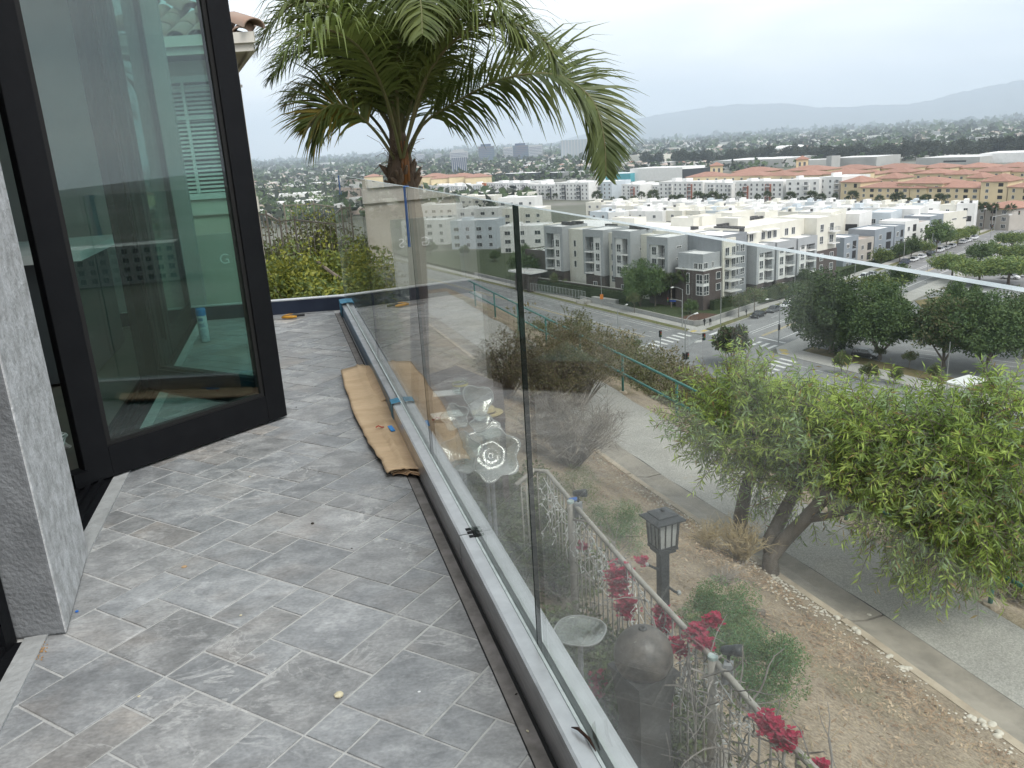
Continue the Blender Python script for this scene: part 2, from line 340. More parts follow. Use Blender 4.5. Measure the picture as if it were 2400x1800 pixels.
# ---- house: wall, dark room, roof slab
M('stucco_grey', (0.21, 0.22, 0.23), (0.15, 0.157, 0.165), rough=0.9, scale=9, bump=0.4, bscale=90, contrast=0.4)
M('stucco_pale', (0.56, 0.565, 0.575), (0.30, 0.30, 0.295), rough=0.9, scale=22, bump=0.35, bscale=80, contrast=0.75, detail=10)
M('room_wall', (0.33, 0.33, 0.32), rough=0.9, scale=3)
M('room_floor', (0.14, 0.12, 0.10), (0.10, 0.09, 0.08), rough=0.5, scale=4)
M('black_alu', (0.006, 0.0065, 0.008), (0.008, 0.0085, 0.010), rough=0.5, scale=14, bump=0.05, spec=0.14)
M('black_seal', (0.006, 0.006, 0.006), rough=0.7)
M('alu', (0.60, 0.60, 0.605), (0.44, 0.44, 0.445), rough=0.34, metal=0.85, scale=10, bump=0.06, stretch=(1, 1, 8))
M('alu_white', (0.74, 0.75, 0.76), (0.62, 0.63, 0.64), rough=0.32, metal=0.6, scale=14)
M('navy_film', (0.012, 0.017, 0.035), (0.02, 0.028, 0.05), rough=0.35, scale=6)
M('blue_film', (0.02, 0.10, 0.20), (0.035, 0.15, 0.27), rough=0.3, scale=8)
M('tape_blue', (0.02, 0.16, 0.55), (0.015, 0.11, 0.42), rough=0.6, scale=20, bump=0.3)
M('tape_faded', (0.07, 0.28, 0.42), (0.05, 0.2, 0.33), rough=0.6, scale=20, bump=0.3)
GLASS('rail_glass', (0.945, 0.968, 0.955), 0.04, 0.95, dirt=0.014, power=4.2)
GLASS('rail_glass_dusty', (0.91, 0.94, 0.925), 0.05, 0.95, dirt=0.07, power=3.6)
GLASS('door_glass', (0.68, 0.82, 0.785), 0.095, 0.9)
GLASS('clear_glass', (0.93, 0.96, 0.95), 0.05, 0.9)
M('glass_edge', (0.44, 0.49, 0.49), (0.26, 0.31, 0.31), rough=0.25, scale=22, spec=0.6)
M('glass_edge_dark', (0.006, 0.012, 0.011), rough=0.5, spec=0.1)

house = thing('house', 'grey stucco house with dark room behind the black folding doors beside the balcony', 'house', (0, 0, 0))
hz = lambda a, b, z0, z1: MB().prism([(a[0].x, a[0].y), (a[1].x, a[1].y), (b[1].x, b[1].y), (b[0].x, b[0].y)], z0, z1)
hz((W(-6, -0.02), W(5.1, -0.02)), (W(-6, -6), W(5.1, -6)), -0.3, -0.02).build('room_floor', MATS['room_floor'], house)
hz((W(-6, 0.0), W(5.1, 0.0)), (W(-6, -6), W(5.1, -6)), 2.62, 2.95).build('roof_slab', MATS['stucco_grey'], house)
hz((W(-6, -5.8), W(5.1, -5.8)), (W(-6, -6), W(5.1, -6)), -3.2, 2.62).build('back_wall', MATS['room_wall'], house)
hz((W(4.95, 0.06), W(5.1, 0.06)), (W(4.95, -5.8), W(5.1, -5.8)), -3.2, 2.62).build('end_wall', MATS['room_wall'], house)
hz((W(-6, 0.0), W(-0.55, 0.0)), (W(-6, -0.25), W(-0.55, -0.25)), -3.2, 2.62).build('side_wall', MATS['stucco_grey'], house)
hz((W(-6, -0.1), W(5.1, -0.1)), (W(-6, -0.4), W(5.1, -0.4)), -3.2, -0.3).build('lower_wall', MATS['stucco_grey'], house)
# stucco pillar between two door openings
pl = [Vector((-1.222, 1.907, 0)), Vector((-1.396, 2.385, 0)), Vector((-1.62, 2.32, 0)), Vector((-1.45, 1.884, 0))]
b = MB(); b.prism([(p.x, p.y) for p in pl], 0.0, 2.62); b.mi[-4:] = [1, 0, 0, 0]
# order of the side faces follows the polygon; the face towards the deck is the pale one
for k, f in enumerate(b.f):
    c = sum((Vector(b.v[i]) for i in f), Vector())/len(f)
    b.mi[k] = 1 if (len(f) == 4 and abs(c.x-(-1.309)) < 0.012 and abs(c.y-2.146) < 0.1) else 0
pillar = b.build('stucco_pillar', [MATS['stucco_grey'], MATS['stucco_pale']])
md = pillar.modifiers.new('bevel', 'BEVEL'); md.width = 0.008; md.segments = 3; md.limit_method = 'ANGLE'
tag(pillar, 'rough grey stucco pillar between the door openings at the left edge', 'pillar')
M('sill_cement', (0.40, 0.41, 0.41), (0.30, 0.31, 0.31), rough=0.85, scale=12, bump=0.3)
# sill strips and black floor tracks
def strip(s0, s1, o0, o1, z0, z1): return hz((W(s0, o0), W(s1, o0)), (W(s0, o1), W(s1, o1)), z0, z1)
sl_ = thing('door_threshold', 'black grooved floor track with pale cement strip under the folding doors', 'door track', (0, 0, 0))
strip(-1.3, 0.22, 0.052, -0.005, -0.03, 0.006).build('cement_strip', MATS['sill_cement'], sl_)
strip(0.66, FAR, 0.052, 0.0, -0.03, 0.006).build('cement_strip', MATS['sill_cement'], sl_)
strip(-1.3, 0.205, -0.007, -0.16, -0.03, 0.004).build('track_base', MATS['black_alu'], sl_)
strip(0.70, FAR, -0.002, -0.16, -0.03, 0.004).build('track_base', MATS['black_alu'], sl_)
for o_ in (-0.03, -0.065, -0.10, -0.13):
    strip(0.705, FAR, o_, o_-0.012, 0.0042, 0.02).build('track_rib', MATS['black_alu'], sl_)
for o_ in (-0.035, -0.075, -0.11): strip(-1.3, 0.2, o_, o_-0.012, 0.0042, 0.02).build('track_rib', MATS['black_alu'], sl_)

# ---- folding door leaves
LEAF_H = 2.55
def door_leaf(a, b, label, glass='door_glass', th=0.055, stile=0.105, bot=0.125, hand=None):
    a = Vector((a[0], a[1], 0)); b = Vector((b[0], b[1], 0)); d = b-a; L_ = d.length; rz = math.atan2(d.y, d.x)
    t = thing('door_leaf', label, 'door', (a.x, a.y, 0.012), rz, 'leaves of the black folding door')
    for x in (stile/2, L_-stile/2):
        s_ = MB().box((x, 0, LEAF_H/2), (stile-0.001, th, LEAF_H)).build('stile', MATS['black_alu'], t)
        md = s_.modifiers.new('bevel', 'BEVEL'); md.width = 0.004; md.segments = 2
    for z, h in ((bot/2, bot), (LEAF_H-0.05, 0.1)):
        s_ = MB().box((L_/2, 0, z), (L_-2*stile, th-0.004, h)).build('rail', MATS['black_alu'], t)
    bd = MB()                                                       # glazing bead, stepped in
    iw, z0, z1 = L_-2*stile, bot, LEAF_H-0.1
    for x in (stile+0.009, L_-stile-0.009): bd.box((x, 0, (z0+z1)/2), (0.018, 0.036, z1-z0))
    for z in (z0+0.008, z1-0.008): bd.box((L_/2, 0, z), (iw-0.036, 0.036, 0.016))
    bd.build('glazing_bead', MATS['black_seal'], t)
    MB().box((L_/2, 0, (z0+z1)/2), (iw-0.03, 0.022, z1-z0-0.03)).build('glass_pane', MATS[glass], t)
    if hand is not None:
        hb = MB().box((hand, -th/2-0.012, 1.02), (0.028, 0.024, 0.16)); hb.box((hand-0.05, -th/2-0.032, 1.03), (0.13, 0.014, 0.024)); hb.build('handle', MATS['black_alu'], t)
    return t
l1 = door_leaf((-1.669-0.02, 2.941+0.02), (-1.079-0.02, 3.689+0.02), 'nearest black framed door leaf swung open over the balcony')
l2 = door_leaf((-1.15, 3.832), (-1.985, 4.345), 'second black framed door leaf folded behind the nearest leaf')
for z in (0.2, 1.2, 2.2): MB().tube([(0, 0, z), (0, 0, z+0.12)], 0.012, 8).build('hinge', MATS['black_alu'], l1, (0.955, 0.036, 0))
MB().box((-0.02, -0.005, 0.03), (0.06, 0.07, 0.06)).build('pivot_block', MATS['black_alu'], l1)
for k, (s0, s1) in enumerate(((2.75, 3.6), (3.62, 4.9))):
    door_leaf(W(s0, -0.07)[:2], W(s1, -0.07)[:2], ('closed black door leaf in the wall line, behind the folded pair', 'wide closed door leaf nearest the far end of the balcony')[k])
jb = MB(); a_, c_ = Vector((-1.332, 1.885, 0)), Vector((-1.345, 1.80, 0))
fr = thing('door_frame', 'black door jamb against the stucco pillar at the lower left edge', 'door frame', (-1.337, 1.86, 0), math.radians(6))
MB().box((-0.06, 0.0, 1.3), (0.115, 0.05, 2.6)).build('jamb', MATS['black_alu'], fr); MB().box((-0.045, -0.045, 1.3), (0.05, 0.04, 2.6)).build('jamb_stop', MATS['black_seal'], fr)
fr2 = thing('door_frame', 'black hinge jamb on the far side of the stucco pillar', 'door frame', (-1.66, 2.80, 0), math.radians(14.25))
MB().box((-0.05, 0.0, 1.3), (0.07, 0.16, 2.6)).build('jamb', MATS['black_alu'], fr2)

# ---- glass railing
PAN = [(-1.62, -0.003), (0.004, 1.286), (1.294, 2.86), (2.868, FAR)]
names = ['near clear glass panel through which the garden shows', 'second glass panel with the dark edge beside the bush', 'third glass panel with a long blue tape strip on its top edge', 'farthest glass panel ending at the far corner of the balcony']
for (s0, s1), nm in zip(PAN, names):
    t = thing('glass_balustrade', nm, 'glass panel', G(s0, 0, 0.03), DIRD, 'glass panels of the balcony railing')
    L_ = s1-s0; b = MB().box((L_/2, 0, 0.52), (L_, 0.0122, 1.034))
    for k, f in enumerate(b.f):
        c = sum((Vector(b.v[i]) for i in f), Vector())/4
        b.mi[k] = 1 if c.z > 1.03 or (s1 == FAR and abs(c.x-L_) < 1e-4) else (2 if abs(c.x) < 1e-4 else 0)
    b.build('pane', [MATS['rail_glass_dusty' if s0 > 1 else 'rail_glass'], MATS['glass_edge'], MATS['glass_edge_dark']], t)
ch = thing('railing_channel', 'long aluminium base channel holding the glass panels along the deck edge', 'railing base', (0, 0, 0))
def gs(s0, s1, o0, o1, z0, z1): return MB().prism([(p.x, p.y) for p in (G(s0, o0), G(s1, o0), G(s1, o1), G(s0, o1))], z0, z1)
gs(-2.0, FAR, -0.046, -0.0145, 0.0, 0.094).build('inner_rail', MATS['alu'], ch)
gs(-2.0, FAR, 0.0145, 0.05, 0.0, 0.094).build('outer_rail', MATS['alu_white'], ch)
gs(-2.0, FAR, -0.0135, 0.0135, 0.0, 0.028).build('channel_floor', MATS['alu'], ch)
def clad(s0, s1): return gs(s0, s1, -0.0535, -0.047, 0.002, 0.101)
clad(-2.0, 0.592).build('cover_plate', MATS['alu'], ch); clad(0.598, 1.985).build('cover_plate', MATS['alu'], ch)
for a_, c_ in ((-2.0, 0.592), (0.598, 1.985)):
    gs(a_, c_, -0.0468, -0.0142, 0.0945, 0.101).build('cover_lip', MATS['alu_white'], ch)
gs(1.99, FAR, -0.049, -0.0465, 0.004, 0.092).build('protective_film', MATS['blue_film'], ch)
M('gasket', (0.66, 0.71, 0.70), (0.50, 0.55, 0.54), rough=0.4, scale=25)
gs(-2.0, 0.56, -0.0138, -0.0072, 0.03, 0.103).build('gasket', MATS['gasket'], ch); gs(0.63, FAR, -0.0138, -0.0072, 0.03, 0.103).build('gasket', MATS['gasket'], ch)
gs(-2.0, FAR, 0.0072, 0.0138, 0.03, 0.103).build('gasket', MATS['gasket'], ch)
bk = MB(); 
for s_ in (0.575, 0.60, 0.622): bk.box(G(s_, -0.02, 0.088), (0.014, 0.016, 0.03), DIRD)
bk.box(G(0.60, -0.011, 0.07), (0.05, 0.008, 0.05), DIRD); bk.build('wedge_clip', MATS['black_seal'], ch)
# dark floor groove beside the channel
gs(-2.0, FAR, -0.097, -0.054, -0.02, -0.0018).build('drain_slot', M('slot', (0.26, 0.245, 0.235), (0.15, 0.14, 0.13), rough=0.8, scale=18), ch)
for o_, w_ in ((-0.0945, 0.003), (-0.0535, 0.008)): gs(-2.0, FAR, o_-w_, o_, -0.0034, 0.0012).build('slot_lip', MATS['black_seal'], ch)
# far kerb rail, dark film on it
kb = thing('end_rail_channel', 'navy filmed empty rail channel closing the far end of the balcony', 'railing base', (0, 0, 0))
ka = KERB_A-_kd*1.2; kbp = KERB_B+_kd*0.03
MB().prism([(ka.x, ka.y), (kbp.x, kbp.y), (kbp.x+KN.x*0.1, kbp.y+KN.y*0.1), (ka.x+KN.x*0.1, ka.y+KN.y*0.1)], 0, 0.104).build('channel_body', MATS['navy_film'], kb)
q0, q1 = ka+KN*0.012, kbp+KN*0.012
MB().prism([(q0.x, q0.y), (q1.x, q1.y), (q1.x+KN.x*0.07, q1.y+KN.y*0.07), (q0.x+KN.x*0.07, q0.y+KN.y*0.07)], 0.1045, 0.112).build('cap_strip', MATS['alu_white'], kb)
# blue tape pieces
def tape(name, label, prof, s_, o_, wid, mat):
    b = MB(); 
    for a_, c_ in zip(prof, prof[1:]):
        p = [G(s_+a_[2]-wid/2, o_+a_[0], a_[1]), G(s_+a_[2]+wid/2, o_+a_[0], a_[1]), G(s_+c_[2]+wid/2, o_+c_[0], c_[1]), G(s_+c_[2]-wid/2, o_+c_[0], c_[1])]
        b.add(p, [(0, 1, 2, 3)])
    o = b.build(name, mat); md = o.modifiers.new('s', 'SOLIDIFY'); md.thickness = 0.0012; md.offset = 1
    return tag(o, label, 'tape')
TM = MATS['tape_blue']
tape('tape_strip', 'long bright blue tape strip hanging over the top of the third panel', [(0.008, 1.05, 0), (0.008, 1.067, 0), (-0.0078, 1.067, 0), (-0.0078, 1.0, .0), (-0.0080, 0.86, .008)], 1.34, 0, 0.022, TM)
tape('tape_strip', 'short blue tape strip near the far end of the last panel', [(-0.0078, 1.066, 0), (-0.0079, 0.99, 0), (-0.012, 0.94, 0.02)], 4.2, 0, 0.05, TM)
tape('tape_strip', 'crumpled blue tape at the start of the aluminium cover plate', [(-0.056, 0.01, 0), (-0.0565, 0.06, 0.004), (-0.058, 0.108, 0), (-0.02, 0.112, 0.004), (-0.015, 0.108, 0)], 2.0, 0, 0.07, MATS['tape_faded'])
tape('tape_strip', 'faded blue tape wrapped round the far channel corner', [(-0.055, 0.0, 0), (-0.056, 0.06, -0.01), (-0.055, 0.108, 0), (0.0, 0.112, 0.0), (0.05, 0.106, 0)], FAR-0.12, 0, 0.2, MATS['tape_faded'])
# ---- small things lying on the deck
M('cardboard', (0.58, 0.43, 0.28), (0.48, 0.345, 0.215), rough=0.85, scale=5, bump=0.5, bscale=18, stretch=(1, 3, 1))
M('cardboard_core', (0.34, 0.22, 0.13), rough=0.9, scale=40)
def sheet(pts_l, pts_r, z, dz, seed):
    rr = random.Random(seed); b = MB(); nx = 14
    def fine(pts): return [pts[int(j/4)].lerp(pts[min(len(pts)-1, int(j/4)+1)], (j % 4)/4)+Vector((rr.uniform(-.004, .004), rr.uniform(-.004, .004), 0)) for j in range(4*(len(pts)-1)+1)]
    pts_l = fine(pts_l); pts_r = fine(pts_r); n = len(pts_l)
    for i in range(n):
        for k in range(nx+1):
            u = k/nx; p = pts_l[i].lerp(pts_r[i], u)
            hgt = z+dz*(0.5+0.5*mnoise.noise(Vector((p.x*7, p.y*4, seed))))+(0.004 if 0 < k < nx else 0)+0.009*math.exp(-((u-0.72+0.012*i)/0.05)**2)+0.006*math.exp(-((u-0.35-0.008*i)/0.035)**2)*(i > 9)+(0.007*abs(math.sin(u*7)) if i == n-1 else 0)
            b.v.append((p.x, p.y, hgt))
    for i in range(n-1):
        for k in range(nx):
            a = i*(nx+1)+k; b.f.append((a, a+1, a+nx+2, a+nx+1)); b.mi.append(0)
    return b
cL = [P(*v_(x, y)) for x, y in ((738, 810), (748, 850), (765, 905), (790, 950), (796, 968), (824, 1006), (838, 1036))]
cR = [P(*v_(x, y)) for x, y in ((786, 797), (806, 826), (838, 868), (862, 912), (872, 932), (906, 1000), (922, 1030))]
cb = thing('cardboard_sheet', 'long creased brown cardboard sheet lying along the railing base', 'cardboard', (0, 0, 0))
o = sheet(cL, cR, 0.012, 0.022, 3).build('top_layer', MATS['cardboard'], cb, smooth=True)
for md_, th_ in ((o, 0.004),): s_ = md_.modifiers.new('s', 'SOLIDIFY'); s_.thickness = th_; s_.offset = -1
cL2 = [p+Vector((0.012, 0.03, 0)) for p in cL[2:]]; cR2 = [p+Vector((-0.004, -0.012, 0)) for p in cR[2:]]
for z_, k_ in ((0.007, 0.0), (0.003, 0.008)):
    o = sheet([p+Vector((k_, -k_*1.5, 0)) for p in cL2], [p+Vector((k_, -k_*2, 0)) for p in cR2], z_, 0.006, 9).build('under_layer', MATS['cardboard_core'] if k_ else MATS['cardboard'], cb, smooth=True)
    s_ = o.modifiers.new('s', 'SOLIDIFY'); s_.thickness = 0.003; s_.offset = -1
fl = MB(); a_, c_, e_ = P(*v_(786, 797)), P(*v_(812, 822)), P(*v_(845, 880))
fl.add([a_+Vector((0, 0, .02)), c_+Vector((0.03, 0, .075)), e_+Vector((0.035, 0, .06)), e_+Vector((-.05, 0, .03)), c_+Vector((-0.06, 0, .03))], [(0, 1, 4), (1, 2, 3, 4)])
o = fl.build('torn_flap', MATS['cardboard'], cb); s_ = o.modifiers.new('s', 'SOLIDIFY'); s_.thickness = 0.003
fp = P(*v_(846, 930), 0.03)
tag(MB().box((0, 0, 0.035), (0.018, 0.07, 0.004), 0.35).build('tape_scrap', MATS['tape_faded'] if 0 else M('tape_bright', (0.05, 0.3, 0.75), rough=0.5), None, (fp.x, fp.y, 0.005)), 'small bright blue tape scrap lying on the cardboard', 'tape')
rp_ = P(*v_(812, 928), 0.03); b = MB().tube([(0, 0, 0.034), (0.012, 0.004, 0.04), (0.024, 0.0, 0.034), (0.036, -0.006, 0.036)], 0.003, 5)
tag(b.build('wire_scrap', M('red_plastic', (0.45, 0.06, 0.04), rough=0.5), None, (rp_.x, rp_.y, 0.006)), 'tiny red wire scrap lying on the cardboard', 'wire')
# spray can
pc = P(*v_(444, 738)); cn = thing('spray_can', 'white spray can with a bright blue cap standing near the far end', 'spray can', (pc.x, pc.y, 0.0), 0.3)
M('can_white', (0.62, 0.68, 0.72), (0.5, 0.58, 0.64), rough=0.35, scale=30); M('can_blue', (0.02, 0.22, 0.55), (0.015, 0.18, 0.48), rough=0.4); M('can_text', (0.10, 0.22, 0.38), rough=0.5)
MB().lathe([(0, 0.004), (0.030, 0.002), (0.0325, 0.006), (0.0325, 0.185), (0.028, 0.196), (0.026, 0.20), (0, 0.20)], n=28).build('body', MATS['can_white'], cn, smooth=True)
MB().lathe([(0.0335, 0.187), (0.0335, 0.232), (0.0315, 0.238), (0, 0.239)], n=28).build('cap', MATS['can_blue'], cn, smooth=True)
lb = MB()
def arc(z0, z1, a0, a1, r=0.0331, n=8):
    vs = []; 
    for i in range(n+1):
        a = a0+(a1-a0)*i/n; vs += [(r*math.cos(a), r*math.sin(a), z0), (r*math.cos(a), r*math.sin(a), z1)]
    lb.add(vs, [(2*i, 2*i+2, 2*i+3, 2*i+1) for i in range(n)])
arc(0.152, 0.172, -2.3, -1.3)
for q in range(3): arc(0.128-q*0.009, 0.133-q*0.009, -2.3, -1.2+0.1*q)
for q in range(7): arc(0.09-q*0.010, 0.0925-q*0.010, -2.35, -1.3+0.15*(q % 3))
lb.build('printed_label', MATS['can_text'], cn)
# wire strippers / pliers
pp = P(*v_(610, 690)); plr = thing('pliers', 'yellow and black handled pliers lying near the far end rail', 'pliers', (pp.x, pp.y, 0.0), 0.12)
M('grip_yellow', (0.55, 0.28, 0.03), (0.45, 0.22, 0.02), rough=0.5, scale=20); M('grip_black', (0.02, 0.02, 0.022), rough=0.55)
MB().tube([(0.0, 0.0, .018), (0.05, 0.012, .020), (0.10, 0.022, .020), (0.17, 0.024, .018)], [.009, .012, .013, .009], 8).build('handle', MATS['grip_black'], plr, smooth=True)
MB().tube([(0.0, -0.004, .016), (0.04, -0.02, .018), (0.08, -0.026, .018), (0.115, -0.022, .016)], [.009, .012, .012, .008], 8).build('handle', MATS['grip_yellow'], plr, smooth=True)
MB().tube([(0.01, 0.003, .026), (0.05, 0.018, .030), (0.08, 0.024, .030)], [.005, .007, .005], 6).build('grip_inlay', MATS['grip_yellow'], plr, smooth=True)
b = MB().box((-0.05, 0, 0.014), (0.10, 0.02, 0.012)); b.box((-0.115, 0.004, .014), (.05, .008, .010)); b.box((-0.115, -0.005, .014), (.05, .008, .010)); b.build('jaw', MATS['alu'], plr)
# crumbs and leaves
M('crumb_tan', (0.42, 0.29, 0.17), rough=0.9); M('crumb_dark', (0.03, 0.025, 0.02), rough=0.9); M('crumb_pale', (0.62, 0.57, 0.42), (0.5, 0.45, 0.3), rough=0.9, scale=80)
def crumb(px, py, r, mat, label, cat='debris', sx=1, z=0.0, ang=0.5):
    p = P(px, py, z); b = MB().ico((0, 0, r*0.4), r, sx, 1, 0.5, 7, 5)
    b.v = [(x*(1+0.25*mnoise.noise(Vector((x*90, y*90, z_*90)))), y*(1+0.3*mnoise.noise(Vector((y*80, x*80, 3)))), z_) for x, y, z_ in b.v]
    return tag(b.build('debris_crumb', mat, None, (p.x, p.y, z), ang), label, cat, 'scraps on the slate floor')
crumb(*v_(398, 1226), 0.007, MATS['crumb_tan'], 'tan wood crumb on the slate, nearest the stucco pillar', sx=1.3)
crumb(*v_(733, 1504), 0.011, MATS['crumb_pale'], 'pale yellowish crumb on a tile joint at the bottom middle', sx=1.1)
crumb(*v_(675, 1132), 0.006, MATS['crumb_dark'], 'black speck in the middle of the slate floor')
crumb(*v_(166, 1322), 0.005, MATS['tape_blue'], 'tiny blue speck at the foot of the stucco pillar')
crumb(*v_(1184, 1578), 0.011, M('leaf_brown', (0.045, 0.022, 0.014), rough=0.9), 'dry brown leaf curled in the drain slot at the bottom', sx=1.6, ang=-0.9)
for k, (x, y) in enumerate(((760, 1185), (835, 1166), (865, 1185), (905, 1495), (1115, 1500), (1160, 1490), (1140, 1580), (300, 1505), (520, 1330), (640, 880), (540, 1030), (1050, 1300))):
    crumb(*v_(x, y), rng(0.002, 0.0038), RND.choice([MATS['crumb_pale'], MATS['crumb_dark'], MATS['alu_white']]), 'tiny grain of grit lying on the slate floor', sx=rng(1, 1.8), ang=rng(0, 3))
sd = MB()
for _ in range(160):
    p = P(*v_(82+RND.gauss(0, 9), 1402+RND.gauss(0, 10))); sd.ico((p.x, p.y, 0.004), rng(0.001, 0.0022), n=4, m=3)
tag(sd.build('sawdust', M('sawdust_mat', (0.45, 0.26, 0.11), (0.35, 0.2, 0.08), rough=0.95, scale=60)), 'small heap of orange sawdust at the pillar foot', 'sawdust', kind='stuff')
bl = MB().tube([G(-0.285, -0.03, 0.106), G(-0.30, -0.022, 0.112), G(-0.33, -0.012, 0.11), G(-0.36, -0.01, 0.106)], [0.001, 0.0035, 0.0035, 0.001], 6)
tag(bl.build('dry_leaf', MATS['leaf_brown'], smooth=True), 'thin dark dry leaf lying on the aluminium channel at the bottom', 'leaf')
# white cable lying inside the room and hanging by the door
M('cable_white', (0.6, 0.6, 0.58), rough=0.5)
cbl = MB(); cp0 = W(2.1, -0.55)
cbl.tube([cp0+Vector((0.02*math.sin(z*5), 0, z)) for z in (2.6, 2.2, 1.8, 1.4, 1.0, 0.6, 0.3, 0.1, 0.02)], 0.006, 6)
pts = [cp0+Vector((0, 0, 0.02))]
for k in range(70):
    a = k*0.55; pts.append(cp0+Vector((0.1+0.22*math.cos(a)+0.05*math.sin(k*1.7), -0.2+0.12*math.sin(a)+0.04*math.cos(k*2.3), 0.012+0.0012*k)))
cbl.tube(pts, 0.006, 5); tag(cbl.build('white_cable', MATS['cable_white']), 'white cable hanging down and coiled on the floor behind the door glass', 'cable')

ct = thing('kitchen_counter', 'pale topped dark counter standing inside the room behind the door glass', 'counter', W(3.75, -0.55), DIRW)
MB().box((0, 0.18, .73), (1.25, .75, .05)).build('counter_top', MATS['white_paint'] if 'white_paint' in MATS else M('white_paint', (0.72, 0.73, 0.72), (0.66, 0.67, 0.66), rough=0.5, scale=5), ct)
MB().box((0, 0.2, .35), (1.1, .6, .7)).build('counter_body', M('cabinet_dark', (.05, .055, .06), rough=.5), ct)
# ================================================================== hillside, path, neighbour
EP = Vector((-0.3007, 0.9537, 0)); EQ = Vector((0.9537, 0.3007, 0))
def PQ(p, q, z=0.0): v = EP*p+EQ*q; return Vector((v.x, v.y, z))
def pq(x, y): return -0.3007*x+0.9537*y, 0.9537*x+0.3007*y
def sst(a, b, x): t = max(0.0, min(1.0, (x-a)/(b-a))); return t*t*(3-2*t)
def lin(a, b, x): return max(0.0, min(1.0, (x-a)/(b-a)))
def qc(p):                                                          # inner curb drifts gently
    pts = [(-10, 7.45), (5.2, 7.37), (7.9, 7.33), (9.6, 7.25), (14, 6.98), (16, 6.93), (40, 6.6)]
    for (a, x), (c, y) in zip(pts, pts[1:]):
        if p <= c: return x+(y-x)*(p-a)/(c-a)
    return 6.6
def ground(x, y):
    p, q = pq(x, y)
    if q < 2.35: zg = -3.05
    elif q < qc(p)-0.10: zg = -3.05-2.425*lin(2.35, qc(p)-0.10, q)
    elif q < qc(p)+0.12: zg = -5.475-0.17*lin(qc(p)-0.06, qc(p)+0.06, q)
    elif q < 9.8: zg = -5.64
    else: zg = max(GZ-0.3, -5.64-0.60*(q-9.8)+0.35*sst(9.8, 14, q))
    yard = -0.92-0.11*max(0, p-8)
    k = sst(7.6, 8.4, p)*(1-sst(0.95, 1.9, q)); zg = zg*(1-k)+yard*k
    drop = max(0.0, p-21-3.2*max(0.0, q-2.0))*0.62*sst(20, 27, p) if q < 9.8 else 0
    zg -= drop+0.6*max(0, p-42)
    if q < -9: zg -= 0.5*(-9-q)*sst(-9, -14, q)*sst(2, 8, p)
    return max(GZ-0.3, zg)
ql = [-60, -50, -42, -35, -29, -24, -20, -17, -14.5, -12.5, -11, -9.5, -8, -6.5, -5.2, -4, -3, -2.2]
q_ = -1.6
while q_ < 14: ql.append(round(q_, 3)); q_ += 0.11 if 6.4 < q_ < 7.7 else (0.28 if q_ < 10.4 else 0.5)
while q_ < 78: ql.append(q_); q_ += 1.6
pl_ = []
p_ = -60.0
while p_ < 170:
    pl_.append(p_); p_ += 4.0 if p_ < -8 else (1.0 if p_ < -1 else (0.33 if p_ < 26 else (0.9 if p_ < 45 else 3.5)))
b = MB()
for p_ in pl_:
    for q_ in ql:
        v = PQ(p_, q_); z = ground(v.x, v.y)
        if 2.5 < q_ < 6.9 or 9.6 < q_ < 60: z += 0.05*mnoise.noise(Vector((v.x*1.3, v.y*1.3, 1)))+(0.45*mnoise.noise(Vector((v.x*.15, v.y*.15, 4))) if q_ > 12 else 0.018*mnoise.noise(Vector((v.x*5, v.y*5, 2))))
        b.v.append((v.x, v.y, z))
nq = len(ql)
for i in range(len(pl_)-1):
    for k in range(nq-1):
        a = i*nq+k; b.f.append((a+nq, a, a+1, a+nq+1)); b.mi.append(0)
def soil(name):
    m = M(name, (0.345, 0.295, 0.23), (0.19, 0.157, 0.12), rough=0.95, scale=1.3, detail=12, bump=0.9, bscale=26, c3=(0.29, 0.245, 0.19), contrast=0.55)
    t = m.node_tree; l = t.links.new; b_ = next(n for n in t.nodes if n.type == 'BSDF_PRINCIPLED'); src = b_.inputs['Base Color'].links[0].from_socket
    co = next(n for n in t.nodes if n.type == 'TEX_COORD')
    n2 = t.nodes.new('ShaderNodeTexNoise'); n2.inputs['Scale'].default_value = 24; n2.inputs['Detail'].default_value = 8; n2.inputs['Roughness'].default_value = 0.7; l(co.outputs['Object'], n2.inputs['Vector'])
    r2 = t.nodes.new('ShaderNodeValToRGB'); r2.color_ramp.elements[0].position = 0.35; r2.color_ramp.elements[0].color = (0.55, 0.5, 0.45, 1); r2.color_ramp.elements[1].position = 0.68; r2.color_ramp.elements[1].color = (1.35, 1.3, 1.22, 1)
    l(n2.outputs['Fac'], r2.inputs['Fac'])
    mm = t.nodes.new('ShaderNodeMix'); mm.data_type = 'RGBA'; mm.blend_type = 'MULTIPLY'; mm.inputs[0].default_value = 1; l(src, mm.inputs[6]); l(r2.outputs['Color'], mm.inputs[7])
    n3 = t.nodes.new('ShaderNodeTexNoise'); n3.inputs['Scale'].default_value = 0.35; n3.inputs['Detail'].default_value = 7; l(co.outputs['Object'], n3.inputs['Vector'])
    r3 = t.nodes.new('ShaderNodeMapRange'); r3.inputs['From Min'].default_value = 0.5; r3.inputs['From Max'].default_value = 0.68; r3.inputs['To Max'].default_value = 0.55; l(n3.outputs['Fac'], r3.inputs['Value'])
    m2 = t.nodes.new('ShaderNodeMix'); m2.data_type = 'RGBA'; m2.inputs[7].default_value = (0.13, 0.135, 0.06, 1); l(r3.outputs['Result'], m2.inputs[0]); l(mm.outputs[2], m2.inputs[6])
    l(m2.outputs[2], b_.inputs['Base Color']); return m
hill = tag(b.build('hillside', soil('soil_slope'), smooth=True), kind='structure')
